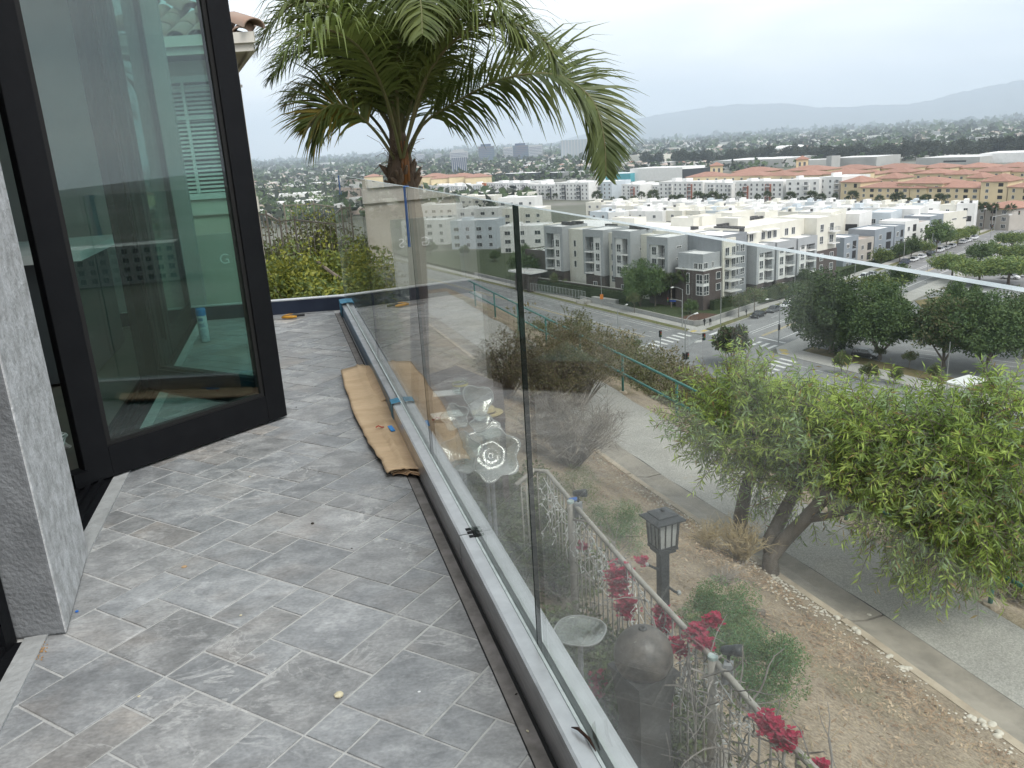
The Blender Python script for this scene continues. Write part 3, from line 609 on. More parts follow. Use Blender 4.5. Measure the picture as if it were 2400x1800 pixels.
# ---- path: curb strip, gutter slabs, asphalt
def along(q, p0, p1, n, dz): return [PQ(p0+(p1-p0)*i/n, q(p0+(p1-p0)*i/n) if callable(q) else q, dz) for i in range(n+1)]
M('asphalt_path', (0.40, 0.385, 0.35), (0.32, 0.308, 0.28), rough=0.9, scale=1.2, detail=8, bump=0.5, bscale=90)
_t = MATS['asphalt_path'].node_tree; _b = next(n for n in _t.nodes if n.type == 'BSDF_PRINCIPLED'); _s = _b.inputs['Base Color'].links[0].from_socket
_c = next(n for n in _t.nodes if n.type == 'TEX_COORD'); _v = _t.nodes.new('ShaderNodeTexVoronoi'); _v.inputs['Scale'].default_value = 55; _t.links.new(_c.outputs['Object'], _v.inputs['Vector'])
_r = _t.nodes.new('ShaderNodeValToRGB'); _r.color_ramp.elements[0].color = (0.78, 0.78, 0.78, 1); _r.color_ramp.elements[1].color = (1.22, 1.22, 1.21, 1); _r.color_ramp.elements[0].position = 0.2; _r.color_ramp.elements[1].position = 0.9
_t.links.new(_v.outputs['Color'], _r.inputs['Fac']); _m = _t.nodes.new('ShaderNodeMix'); _m.data_type = 'RGBA'; _m.blend_type = 'MULTIPLY'; _m.inputs[0].default_value = 0.9
_t.links.new(_s, _m.inputs[6]); _t.links.new(_r.outputs['Color'], _m.inputs[7]); _t.links.new(_m.outputs[2], _b.inputs['Base Color'])
M('concrete_old', (0.33, 0.295, 0.245), (0.22, 0.196, 0.163), rough=0.9, scale=2.2, detail=10, bump=0.35, bscale=40, contrast=0.5, c3=(0.28, 0.25, 0.208))
M('concrete_curb', (0.46, 0.39, 0.30), (0.34, 0.28, 0.21), rough=0.9, scale=3, bump=0.4, bscale=40)
b = MB(); a1 = along(lambda p: qc(p)+0.68, -10, 40, 50, -5.605); a2 = along(lambda p: 9.42+0.05*math.sin(p*1.9)+0.03*math.sin(p*5.1), -10, 40, 50, -5.59)
b.v = [tuple(p) for p in a1]+[tuple(p) for p in a2]; b.f = [(i, i+51, i+52, i+1) for i in range(50)]; b.mi = [0]*50
tag(b.build('asphalt_path', MATS['asphalt_path']), kind='structure')
gut = tag(bpy.data.objects.new('path_gutter', None), kind='structure'); COL.objects.link(gut)
pj = [-6, -3.2, -0.4, 2.3, 5.1, 8.2, 11.05, 14.2, 17.2, 20.3, 23.5, 27, 31, 35]
for a_, c_ in zip(pj, pj[1:]):
    n = 6; b = MB()
    for i in range(n+1):
        p_ = a_+0.022+(c_-a_-0.044)*i/n; q0 = qc(p_)
        for o_, z_ in ((0.0, -5.47), (0.12, -5.545), (0.36, -5.60), (0.665, -5.585)): v = PQ(p_, q0+o_, z_); b.v.append(tuple(v))
    for i in range(n):
        for k in range(3): a = i*4+k; b.f.append((a, a+1, a+5, a+4)); b.mi.append(0)
    o = b.build('gutter_slab', MATS['concrete_old'], gut); s_ = o.modifiers.new('s', 'SOLIDIFY'); s_.thickness = 0.08; s_.offset = -1
    cbm = MB(); n = 4; x0 = a_+rng(0.02, 0.05); x1 = c_-rng(0.02, 0.05)
    if 7.9 < a_ < 8.4: x1 = c_-0.02
    for i in range(n+1):
        p_ = x0+(x1-x0)*i/n; q0 = qc(p_)-0.005
        for o_, z_ in ((-0.12, -5.6), (-0.12, -5.445), (-0.012, -5.44), (-0.002, -5.52)): v = PQ(p_, q0+o_+rng(-.006, .006), z_); cbm.v.append(tuple(v))
    for i in range(n):
        for k in range(3): a = i*4+k; cbm.f.append((a+4, a+5, a+1, a)); cbm.mi.append(0)
    cbm.f += [(0, 1, 2, 3), (n*4+3, n*4+2, n*4+1, n*4)]; cbm.mi += [0, 0]
    cbm.build('curb_stone', MATS['concrete_curb'], gut)
# crack lines between gutter and asphalt, tar filled
b = MB(); pts = [PQ(-4+0.12*i, qc(-4+0.12*i)+0.675+0.03*mnoise.noise(Vector((i*0.13, 0, 5))), -5.598) for i in range(300)]; b.tube(pts, 0.012, 4)
tag(b.build('path_crack', M('tar', (0.06, 0.06, 0.058), rough=0.9)), kind='structure')
# ---- green pipe handrail
M('rail_green', (0.035, 0.17, 0.15), (0.10, 0.24, 0.22), rough=0.5, scale=5, contrast=0.7, detail=9)
M('rail_white', (0.55, 0.60, 0.58), (0.35, 0.45, 0.43), rough=0.5, scale=5)
hr = thing('pipe_railing', 'weathered green pipe handrail with two rails along the far side of the path', 'railing', (0, 0, 0))
qr = 9.56
for nm, z_ in (('top_rail', -4.53), ('lower_rail', -5.06)):
    b = MB().tube(along(qr, -6, 36, 42, z_), 0.034, 10); b.build(nm, MATS['rail_green'], hr, smooth=True)
p0 = 7.83
for k in range(-4, 10):
    v = PQ(p0+k*3.03, qr); gz = ground(v.x, v.y)
    b = MB().tube([(0, 0, gz-0.1), (0, 0, -4.53)], 0.034, 10); b.build('post', MATS['rail_green'], hr, (v.x, v.y, 0), smooth=True)
    b = MB().lathe([(0, .05), (.10, .045), (.13, .0), (.13, -.1)], n=12); b.v = [(x*rng(.9, 1.1), y*rng(.9, 1.1), z) for x, y, z in b.v]
    b.build('post_footing', MATS['concrete_curb'], hr, (v.x, v.y, gz+0.02))
# ---- chips, straw, stones
M('chip_wood', (0.52, 0.41, 0.29), (0.20, 0.13, 0.085), rough=0.9, scale=3.5, detail=9, contrast=0.75, c3=(0.3, 0.215, 0.14))
b = MB()
for _ in range(16000):
    p_ = rng(0.8, 20); q_ = min(6.75, max(2.6, 6.9-abs(RND.gauss(0, 1.0)) if RND.random() < 0.55 else rng(2.6, 6.8)))
    if mnoise.noise(Vector((p_*0.8, q_*0.8, 8))) < -0.12 and RND.random() < 0.8: continue
    v = PQ(p_, q_); v.z = ground(v.x, v.y)+rng(0.01, 0.05); d = Vector((rng(-1, 1), rng(-1, 1), rng(-0.25, 0.25))).normalized()
    b.leaf(v, d, rng(0.03, 0.09), rng(0.012, 0.03), Vector((rng(-.5, .5), rng(-.5, .5), 1)))
tag(b.build('wood_chips', MATS['chip_wood']), 'brown wood chips and dry leaves strewn over the slope', 'mulch', kind='stuff')
M('straw', (0.46, 0.37, 0.22), (0.28, 0.22, 0.12), rough=0.9, scale=1.5)
b = MB()
for _ in range(9000):
    p_ = rng(0.5, 24); q_ = rng(2.5, 6.9) if RND.random() < 0.75 else rng(9.45, 11.5); v = PQ(p_, q_); v.z = ground(v.x, v.y)
    d = Vector((RND.gauss(0, .6), RND.gauss(0, .6), rng(0.15, 1)))
    b.leaf(v, d, rng(0.05, 0.16), 0.006)
tag(b.build('dry_grass', MATS['straw']), 'thin dry grass on the slope and beside the path', 'grass', kind='stuff')
M('chip_pale', (0.62, 0.58, 0.50), (0.48, 0.43, 0.36), rough=.9, scale=6)
b = MB()
for _ in range(900):
    p_ = RND.choice((rng(8, 13), rng(2, 20))); q_ = qc(p_)-0.14-abs(RND.gauss(0, .38)); v = PQ(p_, q_); v.z = ground(v.x, v.y)+.02
    b.ico((v.x, v.y, v.z), rng(.008, .024), rng(.8, 1.5), 1, .4, 5, 3)
tag(b.build('pale_chips', MATS['chip_pale']), 'pale bark chips and gravel strewn along the curb', 'gravel', kind='stuff')
M('stone_white', (0.60, 0.56, 0.48), (0.46, 0.42, 0.35), rough=0.85, scale=14, bump=0.3)
stones = [(800, 815), (715, 885), (737, 905), (620, 825), (900, 1042), (918, 1036), (985, 1103), (1000, 1108), (1028, 1106), (1360, 1375), (1378, 1388), (1425, 1400), (1440, 1425), (1465, 1400), (1480, 1420), (1520, 1465), (1505, 1480), (1470, 1530), (1440, 1505), (1015, 1392), (885, 1408), (450, 895), (580, 915)]
def rock(r, seed):
    b = MB().ico((0, 0, 0), r, 1, 0.8, 0.55, 9, 6)
    b.v = [tuple(Vector(p)*(1+0.45*mnoise.noise(Vector(p)*(1.3/r)+Vector((seed, 0, 0))))) for p in b.v]; return b
rk = [rock(0.055, i*3.1).mesh('stone', MATS['stone_white'], True) for i in range(4)]
for k, (x, y) in enumerate(stones):
    v = P(*r4(x, y), -5.45); g = ground(v.x, v.y); v = P(*r4(x, y), g+0.03); pp_, qq_ = pq(v.x, v.y)
    if qq_ > qc(pp_)-0.02 and qq_ < qc(pp_)+0.3: v.z = -5.50
    o = put('stone', rk[k % 4], None, v, rng(0, 6)); o.scale = (rng(.7, 1.15),)*3
    if k == 9 or k == 3: lab = ('pale stone lying alone at the path curb, farthest right', 'small pale stone on the gutter below the willow trunk')[k == 3]
    tag(o, 'small pale stone lying along the curb of the path', 'stone', 'pale stones along the path curb')
# fallen branch on the slope
b = MB(); fb = [P(*r4(x, y), ground(*P(*r4(x, y), -4.6)[:2])+0.05) for x, y in ((20, 690), (90, 740), (150, 785), (215, 800))]
b.tube(fb, [0.012, 0.022, 0.035, 0.05], 6); fb2 = [P(*r4(x, y), ground(*P(*r4(x, y), -4.6)[:2])+0.05) for x, y in ((140, 800), (200, 850), (290, 915))]; b.tube(fb2, [.02, .014, .01], 6)
M('bark_grey', (0.20, 0.17, 0.14), (0.11, 0.09, 0.075), rough=0.95, scale=8, bump=1.0, bscale=22, stretch=(1, 1, 0.25), contrast=0.7)
tag(b.build('fallen_branch', MATS['bark_grey']), 'dead forked branch lying on the slope above the curb', 'branch')
# ---- neighbour's yard and house
M('lawn', (0.21, 0.19, 0.075), (0.30, 0.25, 0.125), rough=0.95, scale=2.2, detail=9, bump=0.6, bscale=40, c3=(0.18, 0.18, 0.065))
b = MB(); n = 24
for i in range(n+1):
    for k in range(13):
        v = PQ(8.3+13*i/n, -9+10.0*k/12); b.v.append((v.x, v.y, ground(v.x, v.y)+0.03))
for i in range(n):
    for k in range(12): a = i*13+k; b.f.append((a+13, a, a+1, a+14)); b.mi.append(0)
tag(b.build('neighbour_lawn', MATS['lawn']), kind='structure')
M('wall_beige', (0.53, 0.50, 0.43), (0.48, 0.455, 0.39), rough=0.9, scale=3, bump=0.35, bscale=60)
M('trim_cream', (0.62, 0.60, 0.54), (0.57, 0.55, 0.5), rough=0.8, scale=4)
M('tile_clay', (0.30, 0.19, 0.14), (0.22, 0.15, 0.12), rough=0.85, scale=2, objvar=0.2, c3=(0.27, 0.21, 0.175))
M('white_paint', (0.72, 0.73, 0.72), (0.66, 0.67, 0.66), rough=0.5, scale=5)
M('glass_dark', (0.035, 0.045, 0.055), (0.06, 0.07, 0.08), rough=0.06, spec=0.8, scale=0.5)
nh = thing('neighbour_house', 'beige neighbouring house with clay roof tiles and shuttered white window seen through the door glass', 'house', (-2.92, 10.0, 0), 0)
MB().prism([(0, 0), (-9, 0), (-12, 7), (-3, 7)], -2.0, 2.35).build('wall', MATS['wall_beige'], nh)
MB().prism([(0.02, -0.02), (-9, -0.02), (-9, -0.0005), (0.02, -0.0005)], 2.03, 2.06).build('wall_moulding', MATS['trim_cream'], nh)
MB().prism([(0.02, -0.03), (-9, -0.03), (-9, -0.0006), (0.02, -0.0006)], 0.62, 0.8).build('sill_band', MATS['trim_cream'], nh)
b = MB().prism([(0.3, -0.42), (-9, -0.42), (-12, 7.3), (-2.7, 7.3)], 2.40, 2.43); b.prism([(0.33, -0.45), (-9, -0.45), (-9, -0.4), (0.33, -0.4)], 2.36, 2.52); b.prism([(0.36, -0.49), (-9, -0.49), (-9, -0.45), (0.36, -0.45)], 2.44, 2.55)
b.prism([(0.33, -0.399), (0.28, -0.399), (-2.75, 7.3), (-2.70, 7.3)], 2.36, 2.52); b.build('eave', MATS['trim_cream'], nh)
b = MB().add([(0.33, -0.42, 2.53), (-9, -0.42, 2.53), (-9, 3.5, 4.3), (-4.6, 3.5, 4.3), (-2.7, 7.3, 2.53)], [(0, 3, 2, 1), (0, 4, 3)]); b.build('roof_deck', MATS['tile_clay'], nh)
tl = MB(); n = 8                                                    # one curved barrel tile with thickness
for i in range(n+1):
    a = math.pi*i/n
    for y, r in ((0, 0.115), (0.42, 0.095)):
        for rr in (r, r-0.018): tl.v.append((rr*math.cos(a), y, rr*math.sin(a)*0.75))
for i in range(n):
    a = i*4; tl.f += [(a, a+4, a+6, a+2), (a+1, a+3, a+7, a+5), (a, a+1, a+5, a+4)]; tl.mi += [0]*3
tme = tl.mesh('roof_tile', MATS['tile_clay'], True); slope = math.atan2(1.77, 3.92)
cnt = 0
for r_ in range(9):
    for k in range(26):
        x = 0.22-k*0.235
        if x > 0.25-r_*0.36*1.2: continue
        o = put('roof_tile', tme, nh, (x, -0.47+r_*0.36*math.cos(slope), 2.52+r_*0.36*math.sin(slope)+rng(0, .012))); o.rotation_euler = (slope, 0, rng(-.03, .03)); cnt += 1
for r_ in range(12):                                                # hip line
    f = r_/11; o = put('ridge_tile', tme, nh, (0.38-f*4.8, -0.50+f*3.9, 2.58+f*1.77)); o.rotation_euler = (0.32, 0, math.radians(43)); o.scale = (1.15, 1.1, 1.2)
wn = MB(); wx0, wx1, wz0, wz1 = -0.98, -0.08, 0.84, 2.15
for x in (wx0, wx1): wn.box((x, -0.03, (wz0+wz1)/2), (0.07, 0.06, wz1-wz0+0.07))
for z in (wz0, wz1): wn.box(((wx0+wx1)/2, -0.03, z), (wx1-wx0-0.07, 0.058, 0.07))
wo = wn.build('window', MATS['white_paint'], nh)
MB().box(((wx0+wx1)/2, -0.012, (wz0+wz1)/2), (wx1-wx0-.07, 0.01, wz1-wz0-.07)).build('window_pane', MATS['glass_dark'], wo)
mb = MB().box((wx0+(wx1-wx0)*0.36, -0.045, (wz0+wz1)/2), (0.03, 0.03, wz1-wz0-0.08)); 
for z in (1.28, 1.72): mb.box((-0.53, -0.044, z), (wx1-wx0-0.1, 0.02, 0.02))
mb.build('muntin', MATS['white_paint'], wo)
sb = MB().box((0, 0, 0), (wx1-wx0-0.09, 0.034, 0.004)); sme = sb.mesh('blind_slat', M('slat_white', (0.58, 0.6, 0.58), rough=0.6))
z = wz0+0.06
while z < wz1-0.05:
    o = put('blind_slat', sme, wo, ((wx0+wx1)/2, -0.024, z)); o.rotation_euler = (0.9, 0, 0); z += 0.047
b = MB().box((0, 0, 0), (0.5, 0.03, 0.12)); b.build('meter_shelf', MATS['trim_cream'], nh, (-0.2, -0.03, -0.1))
# letters on the board leaning at the neighbour's wall
fbp = P(*v_(470, 640), 0.0)
bdp = Vector((-2.72, 7.6, 0)); fbd = thing('leaning_board', 'grey green board with pale letters leaning behind the door glass', 'board', bdp, 0.25)
MB().box((0, 0, 0.1), (0.9, 0.03, 0.95)).build('panel', M('board_green', (0.36, 0.38, 0.33), (0.32, 0.34, 0.30), rough=0.8), fbd)
for ch_, x_ in (('G', 0.12), ('S', 0.36)):
    cu = bpy.data.curves.new('letter', 'FONT'); cu.body = ch_; cu.size = 0.13; cu.extrude = 0.002; cu.align_x = 'CENTER'
    cu.materials.append(MATS['white_paint']); lo = bpy.data.objects.new('tmp', cu); COL.objects.link(lo); bpy.context.view_layer.update(); lme = bpy.data.meshes.new_from_object(lo.evaluated_get(bpy.context.evaluated_depsgraph_get())); bpy.data.objects.remove(lo); lo = put('letter', lme, fbd); lo.location = (x_, -0.019, 0.3); lo.rotation_euler = (math.pi/2, 0, 0)
# ---- iron fences in the neighbour's yard
M('iron_brown', (0.30, 0.27, 0.24), (0.22, 0.195, 0.17), rough=0.6, metal=0.2, scale=10)
def picket_fence(name, label, pts, h, step, mat, cap=False, pr=0.005, postr=0.012):
    t = thing(name, label, 'fence', (0, 0, 0)); L_ = 0
    pts = [Vector(p) for p in pts]
    for a, c in zip(pts, pts[1:]):
        for nm, dz in (('top_rail', h), ('bottom_rail', 0.12)): MB().bar(a+Vector((0, 0, dz)), c+Vector((0, 0, dz)), 0.022, 0.02).build(nm, mat, t)
        n = max(1, int((c-a).length/step))
        me = MB().box((0, 0, (h-0.1)/2+0.1), (pr*2, pr*2, h-0.13)).mesh('picket', mat)
        for i in range(1, n):
            v = a.lerp(c, i/n); put('picket', me, t, v)
    pm = MB().box((0, 0, h/2), (postr*2, postr*2, h+0.12)).mesh('post', mat)
    for v in pts: put('post', pm, t, v)
    return t
A_ = D(625, 507, 13.5); B_ = D(657, 518, 13.5); C_ = D(690, 520, 13.2)
def onyard(px, py, Y, h): v = D(px, py, Y); return Vector((v.x, v.y, v.z-h))
picket_fence('picket_fence', 'brown iron picket fence stepping down beside the yellow green bush', [onyard(600, 503, 13.2, .85), onyard(624, 502, 13.0, .85), onyard(656, 519, 12.8, .85), onyard(690, 515, 12.6, .85), onyard(800, 527, 12.4, .85)], 0.85, 0.09, MATS['iron_brown'])
picket_fence('picket_fence', 'thin dark iron fence far down the yard, behind the dark shrub', [onyard(665, 482, 17, 1.1), onyard(735, 478, 17, 1.1), onyard(800, 488, 16.5, 1.1)], 1.1, 0.12, MATS['iron_brown'])
b = MB().tube([D(740, 610, 9.6), D(765, 630, 9.3), D(800, 655, 9.0)], 0.02, 6); tag(b.build('bare_pole', MATS['bark_grey']), 'bare weathered stick poking out of the yellow green bush', 'stick')
# ================================================================== plants near the house
def LEAFM(name, a, b_, tr=0.3, rough=0.55, scale=1.5, ov=0.0, c3=None): return M(name, a, b_, rough=rough, scale=scale, detail=3, trans=tr, objvar=ov, c3=c3, contrast=0.6, spec=0.35)
LEAFM('palm_leaf', (0.075, 0.11, 0.028), (0.15, 0.185, 0.05), 0.32, 0.4, 2.0, 0.25)
LEAFM('palm_yellow', (0.22, 0.17, 0.03), (0.12, 0.12, 0.03), 0.25, 0.5, 3.0)
M('palm_trunk', (0.17, 0.125, 0.09), (0.08, 0.058, 0.042), rough=0.95, scale=7, bump=1.0, bscale=18, stretch=(2, 2, 0.4), contrast=0.7, detail=10)
M('palm_stem', (0.10, 0.115, 0.04), (0.14, 0.12, 0.06), rough=0.6, scale=6)
M('palm_sheath', (0.24, 0.10, 0.03), (0.16, 0.08, 0.035), rough=0.6, scale=6, stretch=(3, 3, .5))
palm = thing('palm_tree', 'tall feather palm rising behind the glass railing with arching fronds', 'palm tree', (0, 0, 0))
PY = 11.3
ptop = D(942, 415, PY); px_ = [D(985, 900, PY), D(982, 700, PY), D(973, 520, PY), D(948, 430, PY)]
base = Vector((px_[0].x+0.05, PY, -4.3))
b = MB(); pts = [base, px_[0], px_[1], px_[2], px_[3]]; b.tube(pts, [.16, .135, .13, .125, .17], 14); b.build('trunk', MATS['palm_trunk'], palm, smooth=True)
cr = [D(945, 440, PY), D(938, 400, PY), D(937, 350, PY), D(926, 280, PY), D(920, 200, PY)]
b = MB().tube(cr, [.20, .185, .135, .085, .05], 14); b.build('crown_shaft', MATS['palm_trunk'], palm, smooth=True)
b = MB()                                                            # old cut leaf bases
for k in range(18):
    a = k*2.4; r = 0.15+0.02*(k % 3); c = cr[0].lerp(cr[1], (k % 6)/6-0.15); d = Vector((math.cos(a), math.sin(a), 0))
    p0 = c+d*0.13; p1 = p0+d*0.07+Vector((0, 0, .1)); p2 = p1+d*rng(.05, .10)+Vector((0, 0, rng(.04, .12)))
    b.tube([p0, p1, p2], [.045, .038, .014], 6)
b.build('leaf_bases', MATS['palm_trunk'], palm)
b = MB()
for x0, y0, x1, y1 in ((945, 432, 940, 330), (957, 425, 952, 338), (951, 430, 948, 330)):
    p0, p1 = D(x0, y0, PY-0.17), D(x1, y1, PY-0.14); b.tube([p0, p0.lerp(p1, .5)+Vector((.01, -.02, 0)), p1], [.03, .025, .01], 6)
b.build('dead_sheath', MATS['palm_sheath'], palm, smooth=True)
fb = MB()
for k in range(60):
    p0 = cr[1].lerp(cr[2], RND.random())+Vector((rng(-.13, .13), -.13, 0)); d = Vector((rng(-.3, .3), -.1, rng(-.2, .35))); fb.tube([p0, p0+d*.5+Vector((0, 0, .06)), p0+d], .003, 3)
fb.build('fibres', MATS['palm_trunk'], palm)
def frond(spine, leafl, dens=70, start=0.24, yellow=0.0, mat='palm_leaf', hang=0.72, rad=0.022, wide=1.15, ref=None):
    # spine: list of points, resampled; leaflets in four ranks, drooping
    pts = [Vector(p) for p in spine]; 
    def cat(t):
        n = len(pts)-1; i = min(n-1, int(t*n)); u = t*n-i
        p0 = pts[max(i-1, 0)]; p1 = pts[i]; p2 = pts[i+1]; p3 = pts[min(i+2, n)]
        return 0.5*((2*p1)+(p2-p0)*u+(2*p0-5*p1+4*p2-p3)*u*u+(3*p1-p0-3*p2+p3)*u**3)
    N = 26; sp = [cat(i/N) for i in range(N+1)]
    b = MB(); b.tube(sp, [rad*(1-0.85*i/N)+0.003 for i in range(N+1)], 6)
    b.cm = 1
    for k in range(dens):
        t = start+(1-start)*(k+rng(0, .6))/dens; p = cat(min(t, .999)); d = (cat(min(t+.02, 1))-cat(max(t-.02, 0))).normalized()
        side = d.cross(ref if ref else Vector((0, 0, 1)))
        if side.length < 0.15: side = d.cross(Vector((0, 1, 0)))
        side.normalize(); upv = side.cross(d).normalized()
        ll = leafl*(0.55+0.9*math.sin(math.pi*min(1, (t-start)/(1-start)*0.86+0.12)))*rng(.8, 1.1)*(1-.62*t**3.5)
        for sg in (-1, 1):
            lift = rng(-0.25, 0.75); a0 = (side*sg*(0.9)+upv*lift*0.75+d*(rng(.45, .8)+.5*max(0, -d.z))).normalized()
            n = 4; c = p.copy(); wd = rng(.013, .021)*wide; prev = None; di = a0.copy()
            b.cm = 2 if RND.random() < yellow*(0.4+t) else 1
            wv = di.cross(upv); wv = (wv if wv.length > .01 else side).normalized()
            vs = []; hg = hang*(1-.75*max(0, -d.z))
            for q in range(n+1):
                f = q/n; ww = wd*(0.5+0.5*min(1, f*5))*(1-f)**0.6 if q < n else 0.001
                vs += [c-wv*ww, c+wv*ww]; c = c+di*(ll/n); di = (di+Vector((0, 0, -hg*(0.35+0.9*f)*rng(.7, 1.3)))).normalized()
            b.add(vs, [(2*q, 2*q+1, 2*q+3, 2*q+2) for q in range(n)])
    return b
def put_frond(spine, leafl=0.55, dens=64, **k): return frond(spine, leafl*1.22, int(dens*1.15), **k).build('frond', [MATS['palm_stem'], MATS['palm_leaf'], MATS['palm_yellow']], palm)
o_ = D(942, 380, PY)
put_frond([D(948, 400, PY-.08), D(985, 300, PY-.1), D(1060, 245, PY-.2), D(1180, 185, PY-.3), D(1300, 175, PY-.4), D(1385, 230, PY-.45), D(1415, 320, PY-.5), D(1420, 410, PY-.5)], .62, 125, start=.2, hang=.6, wide=1.2, ref=Vector((.12, -.72, .66)))
put_frond([D(935, 390, PY-.1), D(890, 320, PY-.2), D(835, 265, PY-.3), D(790, 245, PY-.4), D(750, 262, PY-.45), D(735, 290, PY-.5)], .66, 70, start=.3, yellow=.38, hang=.6, wide=1.4, ref=Vector((-.12, -.6, .76)))
put_frond([D(938, 370, PY), D(900, 270, PY), D(850, 180, PY+.1), D(760, 120, PY+.1), D(680, 130, PY+.1), D(630, 190, PY+.1)], .55, 74, start=.2)
put_frond([D(938, 360, PY), D(890, 200, PY-.2), D(820, 60, PY-.5), D(720, 0, PY-.7), D(640, 50, PY-.9), D(600, 120, PY-1)], .6, 80, start=.18)
put_frond([D(945, 360, PY), D(985, 230, PY-.3), D(1040, 90, PY-.6), D(1120, -10, PY-.9), D(1190, 30, PY-1.1), D(1220, 110, PY-1.2)], .62, 84, start=.18)
put_frond([D(940, 350, PY-.05), D(930, 200, PY-.4), D(940, 60, PY-.8), D(965, -30, PY-1.3), D(985, 0, PY-1.8), D(990, 80, PY-2.1)], .6, 84, start=.15)
put_frond([D(938, 385, PY+.1), D(885, 290, PY+.3), D(800, 215, PY+.5), D(720, 200, PY+.6), D(665, 250, PY+.6), D(640, 330, PY+.6)][:5], .5, 60, start=.3)
put_frond([D(945, 380, PY+.1), D(1000, 270, PY+.5), D(1090, 190, PY+.9), D(1200, 150, PY+1.2), D(1290, 165, PY+1.4), D(1340, 220, PY+1.5)], .55, 70, start=.25)
put_frond([D(940, 370, PY-.2), D(905, 230, PY-.7), D(850, 120, PY-1.2), D(770, 70, PY-1.6), D(690, 90, PY-1.9), D(650, 170, PY-2.0)], .6, 76, start=.2)
put_frond([D(945, 370, PY-.2), D(990, 200, PY-.6), D(1070, 90, PY-.9), D(1170, 50, PY-1.2), D(1270, 90, PY-1.4), D(1310, 160, PY-1.5)], .6, 76, start=.22)
for k in range(12):
    az = k*2.39996+0.4; el = rng(.72, 1.3); ln = rng(2.5, 3.2); hor = Vector((math.cos(az), math.sin(az)*0.9, 0))
    if hor.y < -.75: hor.y *= .6
    sp = []; 
    for i in range(7):
        t = i/6; sp.append(o_+Vector((0, 0, .25))+hor*(ln*math.cos(el)*t*(1-.12*t)*1.05)+Vector((0, 0, ln*(math.sin(el)*t*1.05-0.42*t*t*t*(1.1 if el < .9 else .8)))))
    put_frond(sp, rng(.6, .8), 66, start=.14)
# ---------------------------------------------------------------- generic leafy shapes
def clump_leaves(b, centers, per, ll, lw, droop=0.2, out=None, mats=1, flat=0.0):
    for c, r in centers:
        for _ in range(per):
            d = rdir(); rr = r*(0.35+0.65*RND.random()**0.5); p = c+d*rr
            dd = (d*0.7+rdir()*0.8+Vector((0, 0, -droop))).normalized()
            if flat: dd.z *= 1-flat; dd.normalize()
            b.cm = RND.randrange(mats) if mats > 1 else 0
            b.leaf(p, dd, ll*rng(.7, 1.25), lw*rng(.75, 1.2), bend=droop*0.4)
def ball_centers(c, sx, sy, sz, n, r, hollow=.55, bumps=0.0, top=False):
    o = []
    for _ in range(n):
        d = rdir(); f = hollow+(1-hollow)*RND.random()
        if top and d.z < -0.2: d.z *= .4
        o.append((Vector((c[0]+d.x*sx*f, c[1]+d.y*sy*f, c[2]+d.z*sz*f)), r*rng(.65, 1.25)))
    return o
def stems(b, base, centers, r0, n=5, k=0):
    for i in range(n):
        c = RND.choice(centers)[0]; m = base.lerp(c, .5)+Vector((rng(-.2, .2), rng(-.2, .2), 0))*(c-base).length*.3
        b.tube([base, m, c], [r0, r0*.6, r0*.2], 5)
def shrub(name, label, base, size, ncl, per, ll, lw, mat, twig=None, group=None, droop=.15, cr=None, cat='shrub', hollow=.5, nst=7, flowers=None):
    base = Vector(base); t = thing(name, label, cat, base, 0, group)
    cs = ball_centers((0, 0, size[2]*0.55), size[0], size[1], size[2]*0.5, ncl, cr or min(size)*.36, hollow, top=True)
    b = MB(); clump_leaves(b, cs, int(per*1.5), ll, lw*1.15, droop, mats=len(mat) if isinstance(mat, list) else 1); b.build('foliage', mat, t)
    s = MB(); stems(s, Vector((0, 0, 0)), cs, 0.02*max(size), nst); s.build('stems', twig or MATS['bark_grey'], t)
    if flowers:
        f = MB(); m_, n_, s_ = flowers
        for _ in range(n_):
            c, r = RND.choice(cs); d = rdir(); d.z = abs(d.z); p = c+d*r
            for q in range(5):
                a = q*1.2566; f.leaf(p, Vector((math.cos(a), math.sin(a), .35)), s_, s_*.8, Vector((0, 0, 1)))
        f.build('blossom', m_, t)
    return t
LEAFM('yg_leaf', (0.32, 0.315, 0.06), (0.15, 0.185, 0.045), .3, .5, 2.2, c3=(0.24, 0.26, 0.05)); LEAFM('dk_leaf', (0.07, 0.085, 0.032), (0.13, 0.135, 0.055), .2); LEAFM('md_leaf', (0.10, 0.15, 0.05), (0.17, 0.21, 0.07), .25)
LEAFM('olive_leaf', (0.13, 0.13, 0.055), (0.085, 0.09, 0.04), .2); LEAFM('juniper', (0.085, 0.19, 0.075), (0.14, 0.25, 0.10), .2); LEAFM('petal_white', (.75, .75, .72), (.68, .68, .65), .2)
def YG(px, py, Y): v = D(px, py, Y); return Vector((v.x, v.y, ground(v.x, v.y)))
shrub('flowering_shrub', 'dark green shrub dotted with white blossoms beside the fence', YG(655, 640, 10.2), (0.55, 0.55, 1.25), 34, 150, .05, .024, [MATS['dk_leaf'], MATS['md_leaf']], flowers=(MATS['petal_white'], 90, .04))
shrub('yellow_shrub', 'bright yellow green bush at the far corner of the balcony', YG(722, 640, 9.6), (0.72, 0.8, 1.22), 64, 190, .055, .026, [MATS['yg_leaf'], MATS['yg_leaf'], MATS['md_leaf']])
shrub('yellow_shrub', 'lower yellow green bush spreading behind the far end of the glass', YG(790, 690, 8.9), (0.6, 0.7, .8), 46, 170, .055, .026, [MATS['yg_leaf'], MATS['md_leaf']])
shrub('dark_shrub', 'dark olive shrub rising above the picket fence', YG(725, 560, 14.2), (1.3, 1.0, 1.75), 60, 170, .06, .03, [MATS['dk_leaf'], MATS['olive_leaf']])
